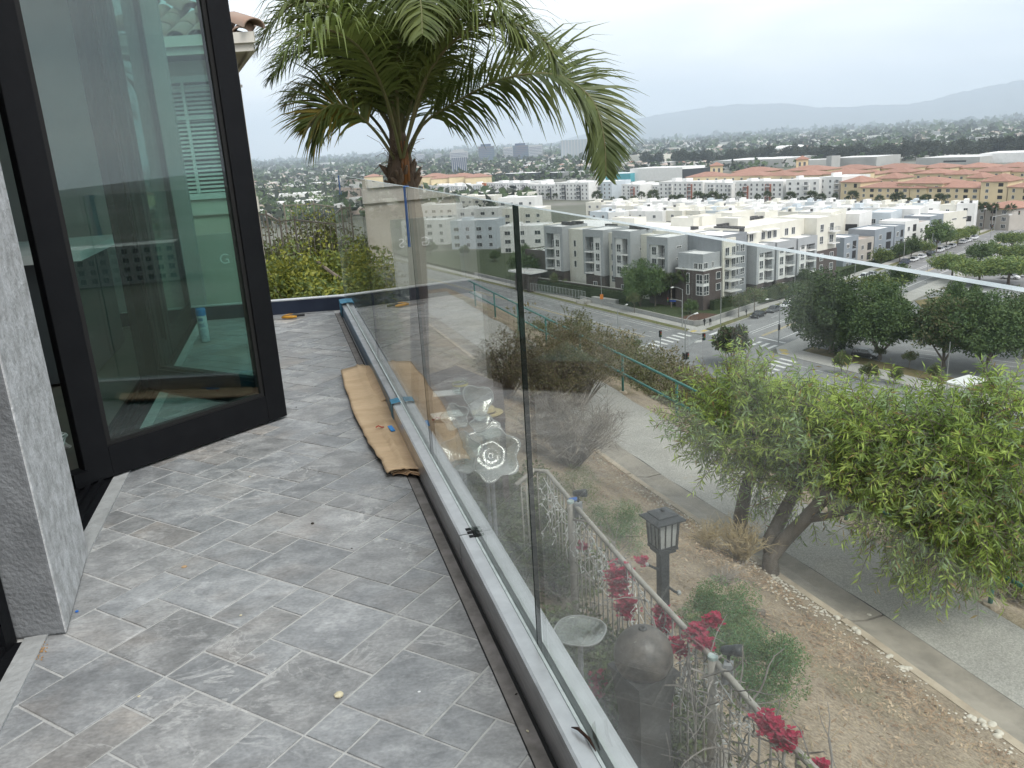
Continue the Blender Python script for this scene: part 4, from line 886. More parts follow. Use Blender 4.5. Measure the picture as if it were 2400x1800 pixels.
shrub('dark_shrub', 'dark shrub beside the door frame behind the picket fence', YG(625, 520, 15.5), (.9, .9, 1.55), 44, 150, .06, .03, [MATS['dk_leaf'], MATS['md_leaf']])
shrub('flowering_shrub', 'tall green shrub with pale blossoms just left of the glass corner', YG(760, 560, 16), (.9, .9, 2.7), 46, 150, .06, .028, [MATS['md_leaf'], MATS['yg_leaf']], flowers=(MATS['petal_white'], 70, .035))
shrub('grey_shrub', 'low grey green shrub between lawn and yellow bush', YG(672, 680, 10.0), (.3, .35, .5), 18, 120, .035, .012, MATS['olive_leaf'])
# trees down the slope behind the yard
shrub('yard_tree', 'dark round tree below the yard beside the door edge', YG(605, 500, 24)+Vector((0, 0, -.5)), (2.0, 2.0, 3.6), 70, 160, .10, .05, [MATS['dk_leaf'], MATS['md_leaf']], cat='tree')
# ---------------------------------------------------------------- willow
LEAFM('willow_leaf', (0.33, 0.44, 0.10), (0.50, 0.60, 0.16), .4, .5, .55, c3=(0.41, 0.52, 0.125)); LEAFM('willow_leaf_dark', (0.19, 0.28, 0.075), (0.30, 0.39, 0.105), .35, .5, .6); LEAFM('willow_grey', (0.34, 0.45, 0.23), (0.27, 0.37, 0.18), .35, .5, .6)
M('willow_bark', (0.20, 0.17, 0.14), (0.10, 0.085, 0.07), rough=0.95, scale=5, bump=1.2, bscale=13, stretch=(1, 1, 0.22), contrast=0.75, detail=9)
LEAFM('dry_leaf_w', (0.36, 0.27, 0.10), (0.25, 0.17, 0.07), .3)
wil = thing('willow_tree', 'leaning many trunked willow with long narrow leaves beside the path', 'tree', (0, 0, 0))
def T(x, y, Y): return D(*r4(x, y), Y)
wb = P(*r4(255, 615), -5.55)
lim = MB()
M1 = [wb, T(250, 490, 11.5), T(330, 390, 11.45), T(440, 280, 11.35), T(520, 190, 11.3), T(610, 90, 11.3), T(680, -30, 11.4), T(740, -110, 11.5)]
lim.tube(M1, [.15, .125, .115, .105, .10, .09, .075, .05], 10)
M2 = [T(250, 480, 11.5), T(245, 400, 11.65), T(310, 270, 11.9), T(380, 130, 12.1), T(440, 0, 12.3), T(470, -120, 12.5)]
lim.tube(M2, [.10, .12, .11, .095, .08, .06], 10)
M3 = [T(455, 275, 11.35), T(560, 262, 11.1), T(690, 225, 10.8), T(830, 190, 10.5), T(960, 120, 10.3)]
lim.tube(M3, [.07, .06, .052, .045, .02], 8)
sb_ = P(*r4(85, 340), -5.4); M4 = [Vector((sb_.x, sb_.y, -5.6)), T(85, 260, sb_.y), T(110, 130, sb_.y), T(150, 0, sb_.y), T(190, -110, sb_.y+.1)]
lim.tube(M4, [.13, .12, .11, .10, .07], 10)
fine = [(M1[-1], T(760, -230, 11.8)), (M1[-2], T(900, -60, 11.2)), (M1[5], T(1100, -40, 10.6)), (M1[5], T(1000, 80, 10.4)), (M2[-1], T(420, -240, 12.8)), (M2[-1], T(620, -220, 12.6)), (M4[-1], T(60, -230, 13.2)), (M4[-1], T(300, -260, 13.2)),
        (M1[-1], T(1150, -180, 11.3)), (M1[-2], T(1400, -120, 10.6)), (M3[-1], T(1250, 150, 10)), (M3[-1], T(1450, 120, 9.8)), (M1[-1], T(1500, -300, 11)), (M2[-1], T(250, -330, 13)), (M4[-2], T(-60, -120, 13)), (M1[-1], T(200, -420, 12.8)), (M1[-2], T(1550, 30, 10.2))]
for a, c in fine: m = a.lerp(c, .5)+Vector((0, 0, .25)); lim.tube([a, m, c], [.045, .03, .012], 6)
lim.build('trunk', MATS['willow_bark'], wil, smooth=True)
wl = MB(); tw = MB()
def twig(p, d, L_, n, droop, ll):
    pts = [p.copy()]; c = p.copy(); d = d.normalized(); k = max(4, int(L_/.07))
    for i in range(k): c = c+d*(L_/k); d = (d+Vector((rng(-.12, .12), rng(-.12, .12), -droop*.62))).normalized(); pts.append(c.copy())
    tw.tube(pts, [.006*(1-i/(k+1))+.0015 for i in range(k+1)], 3, cap=False)
    g = RND.random()
    for i in range(n):
        f = (i+rng(0, 1))/n; j = min(k-1, int(f*k)); q = pts[j].lerp(pts[j+1], f*k-j); dd = (pts[j+1]-pts[j]).normalized()
        s = dd.orthogonal(); s.rotate(Matrix.Rotation(rng(0, 6.28), 3, dd)); a = (dd*rng(.35, 1.0)+s*rng(.6, 1.2)+Vector((0, 0, -droop*.7))).normalized()
        wl.cm = 3 if RND.random() < .05 else 2 if g < .16 else (1 if g < .45 or RND.random() < .2 else 0); wl.leaf(q, a, ll*rng(.6, 1.2), ll*.16*rng(.7, 1.3), bend=.12)
def blob(x, y, Y, rx, ry, rz, n, droop, ll=.115, upb=.2):
    c = T(x, y, Y)
    for _ in range(int(n*1.25)):
        d = rdir(); p = c+Vector((d.x*rx, d.y*ry, d.z*rz))*RND.random()**.4
        twig(p, d*1.2+rdir()*.5+Vector((0, 0, upb)), rng(.3, .7), 19, droop, ll*1.3)
W_ = [(20, -300, 13.0, .85, .8, .45, 170, .10, .115, .25), (240, -330, 12.7, .7, .7, .55, 120, .06, .12, .5), (60, -160, 12.9, .9, .7, .4, 110, .16, .115, .1), (330, -200, 12.4, .8, .8, .5, 130, .10, .115, .3), (560, -250, 12.2, .75, .8, .55, 170, .08, .115, .45),
      (160, -30, 12.7, .45, .4, .3, 22, .22, .11, -.1), (600, -90, 11.6, .9, .8, .45, 105, .12, .115, .1), (850, -180, 11.3, .8, .8, .6, 190, .12, .115, .3), (880, 0, 10.9, .7, .7, .4, 100, .18, .11, 0), (1120, -60, 10.7, .8, .8, .6, 200, .18, .11, .1),
      (1130, 150, 10.4, .6, .6, .45, 100, .26, .11, -.1), (1350, -130, 10.5, .75, .8, .65, 190, .18, .11, .2), (1380, 130, 10.1, .7, .6, .6, 170, .25, .11, -.1), (1600, -20, 10.2, .7, .7, .8, 170, .2, .11, 0), (1580, -260, 10.6, .5, .6, .5, 90, .1, .115, .4), (900, 330, 10.3, .35, .3, .35, 46, .3, .105, -.4), (1090, 440, 10.1, .35, .3, .35, 56, .32, .105, -.5),
      (1270, 420, 9.9, .45, .4, .5, 90, .3, .105, -.4), (1450, 350, 9.8, .4, .4, .5, 80, .3, .105, -.4), (1600, 300, 9.8, .35, .4, .5, 70, .3, .105, -.3), (100, -560+90, 12.6, .25, .25, .5, 34, .02, .12, 1.2), (200, 60, 12.2, .35, .3, .4, 30, .2, .1, -.2), (420, 170, 11.8, .45, .3, .45, 30, .2, .1, -.2)]
for a in W_: blob(*a)
for x, y, Y in ((40, -560, 12.4), (110, -480, 12.4), (1180, -430, 11), (1500, -400, 10.8), (1420, -330, 10.6), (180, 60, 12.5), (330, 230, 12)):
    for _ in range(9): twig(T(x+rng(-35, 35), y+rng(0, 60), Y), Vector((rng(-.5, .5), rng(-.3, .3), 1)), rng(.25, .5), 13, .05, .12)
wl.build('foliage', [MATS['willow_leaf'], MATS['willow_leaf_dark'], MATS['willow_grey'], MATS['dry_leaf_w']], wil); tw.build('twigs', MATS['bark_grey'], wil)
# ---------------------------------------------------------------- bare and dry shrubs
M('twig_grey', (0.30, 0.27, 0.235), (0.20, 0.175, 0.15), rough=0.95, scale=3); M('twig_brown', (0.21, 0.165, 0.125), (0.13, 0.10, 0.075), rough=.95, scale=3)
LEAFM('dry_leaf_m', (0.27, 0.22, 0.115), (0.18, 0.15, 0.07), .2, scale=.9); LEAFM('scrub_leaf', (0.17, 0.175, 0.07), (0.10, 0.11, 0.045), .2, scale=.8)
def bare(name, label, base, spread, h, n, mat, leaf=None, nl=0, ll=.05, lw=.012, sub=5, bend=.25, group=None, fan=1.0):
    base = Vector(base); t = thing(name, label, 'shrub', base, 0, group); b = MB(); lf = MB()
    for _ in range(n):
        a = rng(0, 6.283); d = Vector((math.cos(a)*fan*rng(.1, 1)*spread, math.sin(a)*fan*rng(.1, 1)*spread, h*rng(.6, 1))); p = Vector((rng(-.15, .15)*spread, rng(-.15, .15)*spread, 0))
        k = 5; pts = [p+d*(i/k)+Vector((rng(-1, 1), rng(-1, 1), 0))*.06*d.length*(i/k)+Vector((0, 0, -bend*h*(i/k)**2)) for i in range(k+1)]
        b.tube(pts, [.011*(1-.8*i/k)*max(.5, h) for i in range(k+1)], 3, cap=False)
        for _ in range(sub):
            j = RND.randrange(1, k); q = pts[j]; e = ((pts[j+1]-pts[j]).normalized()+rdir()*.8).normalized()*rng(.15, .4)*d.length*.6
            b.tube([q, q+e*.5+rdir()*.02, q+e], [.005*max(.5, h), .0035*max(.5, h), .002], 3, cap=False)
            for _ in range(nl):
                lf.cm = 0; lf.leaf(q+e*RND.random(), (e.normalized()+rdir()).normalized(), ll*rng(.6, 1.2), lw)
    b.build('branches', mat, t)
    if leaf and lf.v: lf.build('foliage', leaf, t)
    return t
def scrub(name, label, base, rx, h, ncl, per, ll, lw, leafm, twigm, tw_n=12, tl=.28, group=None):
    base = Vector(base); t = thing(name, label, 'shrub', base, rng(0, 6), group); cs = ball_centers((0, 0, h*.5), rx, rx, h*.5, ncl, rx*.22, .35, top=True); b = MB(); f = MB()
    for c, r in cs:
        c = Vector((c.x, c.y, max(.05, c.z)))
        b.tube([Vector((c.x*.15, c.y*.15, 0)), Vector((c.x*.55, c.y*.55, c.z*.6)), c], [.014*max(.6, h*.6), .009, .005], 4, cap=False)
        for _ in range(tw_n):
            d = (rdir()+Vector((c.x, c.y, 0)).normalized()*.4+Vector((0, 0, .5))).normalized()*tl*rng(.5, 1.3); q = c+rdir()*r*.5; m = q+d*.5+rdir()*.03; b.tube([q, m, q+d], [.005, .0035, .0018], 3, cap=False)
            for _ in range(per): f.cm = RND.randrange(len(leafm)); f.leaf(q+d*RND.random()+rdir()*.02, (d.normalized()+rdir()).normalized(), ll*rng(.6, 1.3), lw)
    b.build('branches', twigm, t)
    if f.v: f.build('foliage', leafm, t)
    return t
def HG(px, py, z0): v = P(px, py, z0); return Vector((v.x, v.y, ground(v.x, v.y)))
def hill_hit(px, py):                                               # first point where the sight line meets the slope
    d = ray(px, py).normalized(); s = 3.0
    while s < 400:
        p = CAMLOC+d*s
        if p.z < ground(p.x, p.y): return Vector((p.x, p.y, ground(p.x, p.y)))
        s += .1 if s < 40 else .6
    return Vector((p.x, p.y, GZ))
scrub('dry_shrub', 'large grey leafless shrub between garden fence and path', hill_hit(*v_(1235, 1010)), 1.0, 1.35, 130, 0, .04, .01, [MATS['dry_leaf_m']], MATS['twig_grey'], 16, .3)
SCM = [MATS['scrub_leaf'], MATS['dry_leaf_m'], MATS['olive_leaf']]
scrub('scrub_bush', 'tall tangled olive brown bush behind the joint of the glass panels', hill_hit(*v_(1190, 900)), 1.45, 2.6, 170, 8, .06, .02, SCM, MATS['twig_brown'])
scrub('scrub_bush', 'twiggy brown bush overhanging the far part of the path', hill_hit(*v_(1290, 880))+Vector((-.5, .2, 0)), 1.3, 2.2, 150, 6, .055, .018, SCM, MATS['twig_grey'])
scrub('scrub_bush', 'leafy olive bush left of the joint, beyond the garden table', hill_hit(*v_(1095, 860)), 1.0, 1.8, 70, 5, .06, .02, SCM, MATS['twig_brown'])
bare('dry_shrub', 'tan feathery dry shrub at the foot of the willow', hill_hit(*v_(1600, 1215)), .55, 1.0, 130, MATS['straw'], MATS['straw'], 3, .03, .006, 5, bend=.35)
bare('dry_shrub', 'low tan brush left of the willow base above the curb', hill_hit(*v_(1530, 1185)), .45, .65, 80, MATS['straw'], MATS['straw'], 3, .03, .006, 5, bend=.35)
bare('dry_shrub', 'tumbled grey dead twigs on the slope below the willow', hill_hit(*v_(1560, 1260)), .55, .4, 60, MATS['twig_grey'], None, 0, sub=4, bend=.5)
k = 0
M('bare_scrub_far', (0.16, 0.14, 0.115), (0.11, 0.095, 0.075), rough=.95)
sl_lab = ['first grey brown scrub bush beyond the pipe railing, nearest the glass joint', 'brown scrub bush beyond the railing, left of the green one', 'green leafy scrub bush standing beyond the far railing', 'pale brown tall scrub bush beside the crosswalk view', 'grey twiggy bush beyond the railing below the crossing', 'olive bush beyond the railing, behind the first visible rail post', 'dark scrub bush just left of the willow crown beyond the rail', 'brown dense bush behind the rail under the willow leaves', 'dry brown brush under the willow beyond the lower rail', 'brown brush low behind the rail near the right edge', 'olive scrub on the slope farthest left beyond the rail', 'dry brown scrub on the slope below the crosswalk', 'olive scrub mound on the slope left of the signal pole', 'pale dry scrub on the slope under the signal pole', 'olive scrub on the slope between signal pole and willow', 'dry scrub seen through the willow crown, left one', 'olive scrub seen through the willow crown, right one']
for (x, y, q0, h, sp, lf, nl) in ((1215, 690, 13, 2.4, 1.4, 'scrub_leaf', 6), (1280, 720, 14, 3.0, 1.5, 'dry_leaf_m', 4), (1305, 740, 15, 3.2, 1.3, 'md_leaf', 8), (1385, 770, 15, 3.4, 1.3, 'dry_leaf_m', 6), (1440, 830, 14, 2.6, 1.4, 'dry_leaf_m', 2), (1370, 830, 12, 2.2, 1.2, 'scrub_leaf', 6), (1480, 880, 12, 2.0, 1.2, 'olive_leaf', 6), (1690, 1010, 11.2, 1.4, 1.1, 'dry_leaf_m', 5), (1800, 1050, 11, 1.3, 1.0, 'dry_leaf_m', 5), (2150, 1220, 10.8, 1.0, .9, 'dry_leaf_m', 4), (1250, 660, 22, 3.5, 2.0, 'scrub_leaf', 5), (1330, 800, 19, 3, 2.0, 'dry_leaf_m', 4), (1420, 800, 21, 3, 2.0, 'scrub_leaf', 4), (1500, 830, 20, 2.6, 1.8, 'dry_leaf_m', 3), (1560, 900, 16, 2.2, 1.6, 'scrub_leaf', 5), (1900, 990, 13, 2, 1.5, 'dry_leaf_m', 5), (2050, 1010, 13, 2, 1.5, 'scrub_leaf', 5)):
    d = ray(*v_(x, y)); u = (Vector((d.x, d.y, 0))).normalized(); s = q0/u.dot(EQ); v = u*s; top = EYE+d.z/math.hypot(d.x, d.y)*s; g = ground(v.x, v.y)
    hh = max(1.0, min(h*1.25, top-g+.1*h)); scrub('scrub_bush', sl_lab[k], (v.x, v.y, g-.2), sp*1.5, hh, 80, nl, .11, .045, [MATS[lf], SCM[k % 3]], MATS[('twig_brown', 'twig_grey')[k % 2]], 9, .4); k += 1
hs = MB(); hsm = [MATS['scrub_leaf'], MATS['dry_leaf_m'], MATS['olive_leaf'], MATS['straw']]
for _ in range(2600):
    p_, q_ = rng(-45, 120), rng(13, 66)
    if mnoise.noise(Vector((p_*.12, q_*.12, 5))) < -.05: continue
    v = PQ(p_, q_); g_ = ground(v.x, v.y)
    if g_ < GZ: continue
    s_ = rng(.5, 1.3); hs.cm = RND.randrange(4)
    for _k in range(16): c_ = Vector((v.x+RND.gauss(0, .45)*s_, v.y+RND.gauss(0, .45)*s_, g_+rng(0, .8)*s_)); hs.leaf(c_, (rdir()+Vector((0, 0, .6))).normalized(), .32*s_, .12*s_)
tag(hs.build('hillside_scrub', hsm), 'olive and tan scrub covering the slope below the pipe railing', 'scrub', kind='stuff')
# ---------------------------------------------------------------- garden fence
M('fence_taupe', (0.40, 0.375, 0.33), (0.30, 0.28, 0.25), rough=0.55, scale=8, contrast=.6)
gf = thing('garden_fence', 'taupe metal garden fence with round top rail below the balcony', 'fence', (0, 0, 0))
FZ = -1.9
fp_ = [P(*f3(1560, 1655), FZ), P(*f3(1300, 1390), FZ), P(*f3(1040, 1090), FZ), P(*f3(640, 660), FZ), P(*f3(312, 280), FZ), P(*f3(180, 122), FZ), P(*f3(115, 115), FZ), P(*f3(20, 190), FZ)]
f0 = fp_[0]+(fp_[0]-fp_[1]).normalized()*1.5; line = [f0]+fp_
MB().tube(line, 0.021, 10).build('top_rail', MATS['fence_taupe'], gf, smooth=True)
MB().tube([p+Vector((0, 0, -1.06)) for p in line], 0.016, 8).build('bottom_rail', MATS['fence_taupe'], gf, smooth=True)
bal = MB().tube([(0, 0, -1.06), (0, 0, 0)], 0.0075, 6).mesh('baluster', MATS['fence_taupe'], True)
acc = 0.05
for a, c in zip(line, line[1:]):
    L_ = (c-a).length
    while acc < L_: put('baluster', bal, gf, a.lerp(c, acc/L_)); acc += 0.105
    acc -= L_
pst = MB().tube([(0, 0, -1.25), (0, 0, .045)], 0.03, 12)
pst.cm = 0; pme = pst.mesh('post', MATS['fence_taupe'], True)
for px, py in ((1066, 1112), (322, 300)):
    v = P(*f3(px, py), FZ); o = put('post', pme, gf, (v.x-.03, v.y, v.z))
    MB().lathe([(0, .006), (.024, .006), (.032, .0), (.032, -.02)], n=14).build('post_cap', MATS['rail_white'], gf, (v.x-.03, v.y, v.z+.052))
# spotlights on grey boxes
M('grey_box', (0.30, 0.31, 0.32), (0.25, 0.26, 0.27), rough=.5, scale=20); M('spot_black', (0.022, 0.026, 0.028), (0.035, 0.04, 0.042), rough=.45, scale=20)
def spot(px, py, label):
    v = P(*f3(px, py), FZ+0.03); t = thing('spotlight', label, 'spotlight', (v.x, v.y, v.z), -.35, 'spotlights on the garden fence')
    b = MB().prism([(-.028, -.03), (.028, -.03), (.028, .03), (-.028, .03)], -.12, .015); b.add([(-.028, -.03, .0155), (.028, -.03, .0155), (.028, .03, .0155), (-.028, .03, .0155), (0, 0, .026)], [(0, 1, 4), (1, 2, 4), (2, 3, 4), (3, 0, 4)]); b.build('junction_box', MATS['grey_box'], t)
    MB().tube([(0, 0, .01), (0, 0, .075), (.012, 0, .095)], .011, 8).build('bracket', MATS['spot_black'], t, smooth=True)
    b = MB(); b.tube([(-.045, 0, .092), (-.04, 0, .094), (-.015, 0, .10), (.03, 0, .107), (.033, 0, .107), (.075, 0, .112), (.078, 0, .1125)], [.012, .024, .030, .031, .035, .036, .030], 14); b.build('lamp_head', MATS['spot_black'], t, smooth=True)
    MB().tube([(.076, 0, .1125), (.079, 0, .113)], .027, 14).build('lens', MATS['glass_dark'], t)
    return t
spot(1122, 1125, 'black spotlight speckled with white paint, on the nearer fence post'); spot(344, 290, 'black spotlight on the farther fence post beside the blue tape')
v = P(*f3(322, 272), FZ+.02); b = MB().box((0, 0, 0), (.075, .07, .03), .3); b.box((-.01, -.012, -.012), (.06, .05, .03), .6); tag(b.build('tape_wrap', MATS['tape_blue'], None, (v.x, v.y, v.z)), 'blue tape wrapped round the farther garden fence post', 'tape')
# ---------------------------------------------------------------- lantern post
M('lantern_black', (0.018, 0.02, 0.022), (0.03, 0.033, 0.035), rough=.45, scale=12, spec=.5); M('frosted', (0.42, 0.43, 0.42), (0.36, 0.37, 0.36), rough=.3, scale=6, trans=.2)
lt = D(*f3(780, 320), 6.6); lg = ground(lt.x, lt.y)
lan = thing('lantern_post', 'black square garden lantern with frosted panes on a square post', 'lantern', (lt.x, lt.y, lg), .38)
zt = lt.z-lg
MB().box((0, 0, (zt-.40)/2), (.085, .085, zt-.40)).build('post', MATS['lantern_black'], lan)
b = MB(); b.box((0, 0, zt-.385), (.17, .17, .03)); b.box((0, 0, zt-.36), (.20, .20, .02)); b.build('base_plate', MATS['lantern_black'], lan)
b = MB()
for x in (-1, 1):
    for y in (-1, 1): b.bar((x*.088, y*.088, zt-.35), (x*.102, y*.102, zt-.085), .017)
    for o_ in (-.03, .035): b.bar((x*.089, o_, zt-.35), (x*.103, o_, zt-.085), .008); b.bar((o_, x*.089, zt-.35), (o_, x*.103, zt-.085), .008)
for z, r in ((zt-.34, .089), (zt-.10, .101)):
    for s in (-1, 1): b.bar((-r, s*r, z), (r, s*r, z), .012); b.bar((s*r, -r, z), (s*r, r, z), .012)
b.build('cage', MATS['lantern_black'], lan)
for s in (-1, 1):
    for ax in (0, 1):
        r0, r1 = .083, .096; q = [(-r0, s*r0, zt-.35), (r0, s*r0, zt-.35), (r1, s*r1, zt-.09), (-r1, s*r1, zt-.09)]
        if ax: q = [(y, x, z) for x, y, z in q]
        o = MB().add(q, [(0, 1, 2, 3)]).build('pane', MATS['frosted'], lan); m_ = o.modifiers.new('s', 'SOLIDIFY'); m_.thickness = .004
b = MB()
for r0, r1, z0, z1 in ((.15, .15, zt-.085, zt-.07), (.15, .10, zt-.07, zt-.045), (.10, .10, zt-.045, zt-.03), (.10, .05, zt-.03, zt-.012)):
    b.add([(-r0, -r0, z0), (r0, -r0, z0), (r0, r0, z0), (-r0, r0, z0), (-r1, -r1, z1), (r1, -r1, z1), (r1, r1, z1), (-r1, r1, z1)], [(0, 1, 5, 4), (1, 2, 6, 5), (2, 3, 7, 6), (3, 0, 4, 7), (4, 5, 6, 7), (3, 2, 1, 0)])
b.ico((0, 0, zt), .02, n=10); b.build('roof', MATS['lantern_black'], lan)
b = MB().tube([(0, 0, zt-.62), (-.10, .02, zt-.55), (-.13, .03, zt-.53)], .012, 6); b.tube([(.02, 0, zt-.75), (.10, -.03, zt-.83), (.13, -.03, zt-.85)], .012, 6); b.build('light_arm', MATS['lantern_black'], lan)
b = MB().ico((-.15, .035, zt-.52), .022, n=10); b.ico((.15, -.03, zt-.86), .025, n=10); b.build('bulb', MATS['frosted'], lan, smooth=True)
# ---------------------------------------------------------------- fountain, glass dishes, table
M('bronze', (0.15, 0.13, 0.11), (0.05, 0.042, 0.036), rough=.42, scale=9, bump=.12, bscale=40, contrast=.7, detail=8, spec=.6); M('stone_dark', (0.085, 0.082, 0.078), (0.05, 0.048, 0.046), rough=.55, scale=5, bump=.2)
fx, fy, fz, fr_ = .735, 4.5, -1.99, .19; fg = ground(fx, fy)
fo = thing('garden_fountain', 'bronze ball fountain on a tall dark tapered pedestal beside the fence', 'fountain', (fx, fy, fg), .5)
h = fz-fg
prof = [(fr_*math.cos(a), h+fr_*math.sin(a)) for a in [math.radians(x) for x in range(-70, 86, 6)]]+[(.03, h+fr_*.985), (.012, h+fr_*.97), (0, h+fr_*.93)]
MB().lathe(prof, n=40).build('ball', MATS['bronze'], fo, smooth=True)
b = MB(); b.lathe([(.026, h+fr_-.008), (.028, h+fr_+.004), (.018, h+fr_+.012), (.008, h+fr_+.004)], n=14); b.build('spout', MATS['stone_dark'], fo, smooth=True)
b = MB()
for z0, z1, a0, a1 in ((0, h*.55, .15, .115), (h*.55, h-.13, .115, .15), (h-.13, h-.10, .165, .165)):
    b.add([(-a0, -a0, z0), (a0, -a0, z0), (a0, a0, z0), (-a0, a0, z0), (-a1, -a1, z1), (a1, -a1, z1), (a1, a1, z1), (-a1, a1, z1)], [(0, 1, 5, 4), (1, 2, 6, 5), (2, 3, 7, 6), (3, 0, 4, 7), (4, 5, 6, 7), (3, 2, 1, 0)])
b.build('pedestal', MATS['stone_dark'], fo)
GLASS('pressed_glass', (0.88, 0.92, 0.90), .10, .9, dirt=.45, rough=.08)
def dish(name, label, c, r, depth, flute, nr=40, tilt=None, stand=True, amp=.08):
    g = ground(c.x, c.y); t = thing(name, label, 'glass dish', (c.x, c.y, c.z), 0); b = MB(); m = 12
    for i in range(m+1):
        f = i/m
        for k in range(nr*2):
            a = math.pi*k/nr; rr = r*f*(1+amp*f*f*math.sin(flute*a)); b.v.append((rr*math.cos(a), rr*math.sin(a), depth*(f**2.2)+.045*r*math.sin(nr*a)*f*(1 if i > 2 else 0)+(.012*r/.2 if i in (3, 5, 8, 10) else 0)))
    n = nr*2
    for i in range(m):
        for k in range(n): a = i*n+k; bb = i*n+(k+1) % n; b.f.append((a, bb, bb+n, a+n)); b.mi.append(0)
    o = b.build('bowl', MATS['pressed_glass'], t, smooth=True); s_ = o.modifiers.new('s', 'SOLIDIFY'); s_.thickness = .006
    if tilt: o.rotation_euler = tilt
    rm_ = MB(); rm_.tube([Vector((r*(1+amp*math.sin(flute*a))*math.cos(a), r*(1+amp*math.sin(flute*a))*math.sin(a), depth)) for a in [math.pi*q/30 for q in range(61)]], .007, 6); ro = rm_.build('rim', MATS['frosted'], t, smooth=True)
    if tilt: ro.rotation_euler = tilt
    if stand: MB().tube([(0, 0, 0), (0, 0, g-c.z)], [.02, .016], 8).build('stand', MATS['grey_box'], t)
    return t
dish('glass_birdbath', 'round pressed glass dish on a stand below the near glass panel', P(*f3(352, 985), -2.15), .185, .06, 4, 44, amp=.04)
v = D(*v_(1060, 985), 7.2)
dish('glass_flower', 'large ruffled clear glass flower standing behind the second glass panel', v, .26, .10, 6, 36, tilt=(.95, 0, .2), amp=.12)
v = D(*v_(1000, 985), 7.05)
dish('glass_flower', 'smaller ruffled glass flower overlapping the large one', v, .19, .08, 5, 34, tilt=(.9, 0, -.3), amp=.14)
v = D(*v_(1025, 868), 7.9)
dish('glass_flower', 'tall ribbed glass shell leaning on the garden table', v, .17, .07, 3, 30, tilt=(1.2, .3, .6), stand=False, amp=.2)
v = D(*v_(1045, 930), 7.5)
dish('glass_flower', 'small clear ribbed glass dish between table and large flower', v, .15, .06, 7, 30, tilt=(.6, .2, .4), amp=.1)
v = D(*v_(985, 905), 7.6)
dish('glass_flower', 'pale ribbed glass piece under the table front edge', v, .13, .06, 5, 26, tilt=(.9, -.2, .1), amp=.14)
M('table_brown', (0.12, 0.09, 0.075), (0.085, 0.066, 0.056), rough=.6, scale=7, stretch=(1, 6, 1)); TZ = -1.72
tq = [P(*v_(x, y), TZ) for x, y in ((905, 905), (1092, 903), (1085, 830), (985, 790), (905, 815))]
gt = thing('garden_table', 'brown garden table holding white and glass ornaments behind the glass', 'table', (0, 0, 0))
MB().prism([(p.x, p.y) for p in tq], TZ-.05, TZ).build('tabletop', MATS['table_brown'], gt)
for p in (tq[0], tq[1], tq[2], tq[4]):
    c_ = sum(tq, Vector())/5; q = p.lerp(c_, .08); g_ = ground(q.x, q.y); MB().box((q.x, q.y, (TZ-.05+g_)/2), (.07, .07, TZ-.05-g_)).build('leg', MATS['table_brown'], gt)
for k, (x, y, lab) in enumerate(((965, 850, 'white sheet of paper under the glass bust on the table'), (965, 897, 'white card lying at the table front edge'))):
    p = P(*v_(x, y), TZ); tag(MB().box((0, 0, .006), (.34, .22, .012), .1+.2*k).build('white_card', MATS['white_paint'], None, (p.x, p.y, TZ)), lab, 'card', 'white cards on the garden table')
p = P(*v_(995, 850), TZ); gb = thing('glass_jar', 'clear glass jar with a yellow band on the garden table', 'jar', (p.x, p.y, TZ+.012)); MB().lathe([(0, .0), (.085, .0), (.10, .03), (.10, .15), (.07, .19), (.06, .19), (.085, .14), (.085, .03), (0, .015)], n=22).build('body', MATS['clear_glass'], gb, smooth=True)
MB().lathe([(.101, .10), (.101, .125)], n=22).build('band', M('band_yellow', (.5, .45, .12), rough=.5), gb)
p = P(*v_(1052, 893), TZ); gh = thing('straw_hat', 'golden straw hat lying on the corner of the garden table', 'hat', (p.x, p.y, TZ), .4); hm = M('hat_straw', (.50, .42, .22), (.40, .32, .15), rough=.7, scale=30)
MB().lathe([(0, .10), (.05, .098), (.085, .075), (.095, .03), (.10, .012), (.17, .006), (.19, .012), (.17, .0)], n=26).build('crown', hm, gh, smooth=True); MB().lathe([(.0965, .03), (.1005, .014)], n=26).build('hat_band', MATS['table_brown'], gh)
# ---------------------------------------------------------------- bougainvillea, string lights, green bushes
LEAFM('bract', (0.50, 0.02, 0.085), (0.25, 0.008, 0.035), .3, .5, 40)
def vine(name, label, s0, s1, n, dense):
    t = thing(name, label, 'vine', (0, 0, 0)); b = MB()
    A, Bv = P(*f3(1040, 1090), FZ), P(*f3(1300, 1390), FZ); dfe = (Bv-A).normalized(); side = Vector((dfe.y, -dfe.x, 0))
    for _ in range(n):
        s = rng(s0, s1); p = A+dfe*s+side*rng(-.10, .14)+Vector((0, 0, rng(-.95, -.05)*(1 if RND.random() < .8 else .3))); d = (dfe*rng(-1, 1)+side*rng(-.7, .7)+Vector((0, 0, rng(-.5, 1)))).normalized(); c = p; pts = [p]
        L_ = rng(.15, .55)
        for i in range(6): d = (d+rdir()*.35+Vector((0, 0, -.06))).normalized(); c = c+d*(L_/6); pts.append(c)
        r0 = rng(.003, .010); b.tube(pts, [r0*(1-.12*i) for i in range(7)], 4, cap=False)
    lf = MB(); clump_leaves(lf, [(A+dfe*rng(s0, s1)+side*rng(-.1, .12)+Vector((0, 0, rng(-.7, 0))), .07) for _ in range(int(n*.12))], 10, .035, .02); lf.build('foliage', MATS['md_leaf'], t)
    b.build('branches', MATS['twig_grey'] if 0 else M('vine_grey', (.30, .275, .25), (.17, .155, .14), rough=.9, scale=4), t)
    return t
vine('bougainvillea', 'bare grey bougainvillea branches tangled over the near end of the garden fence', -.35, 1.6, 270, 1)
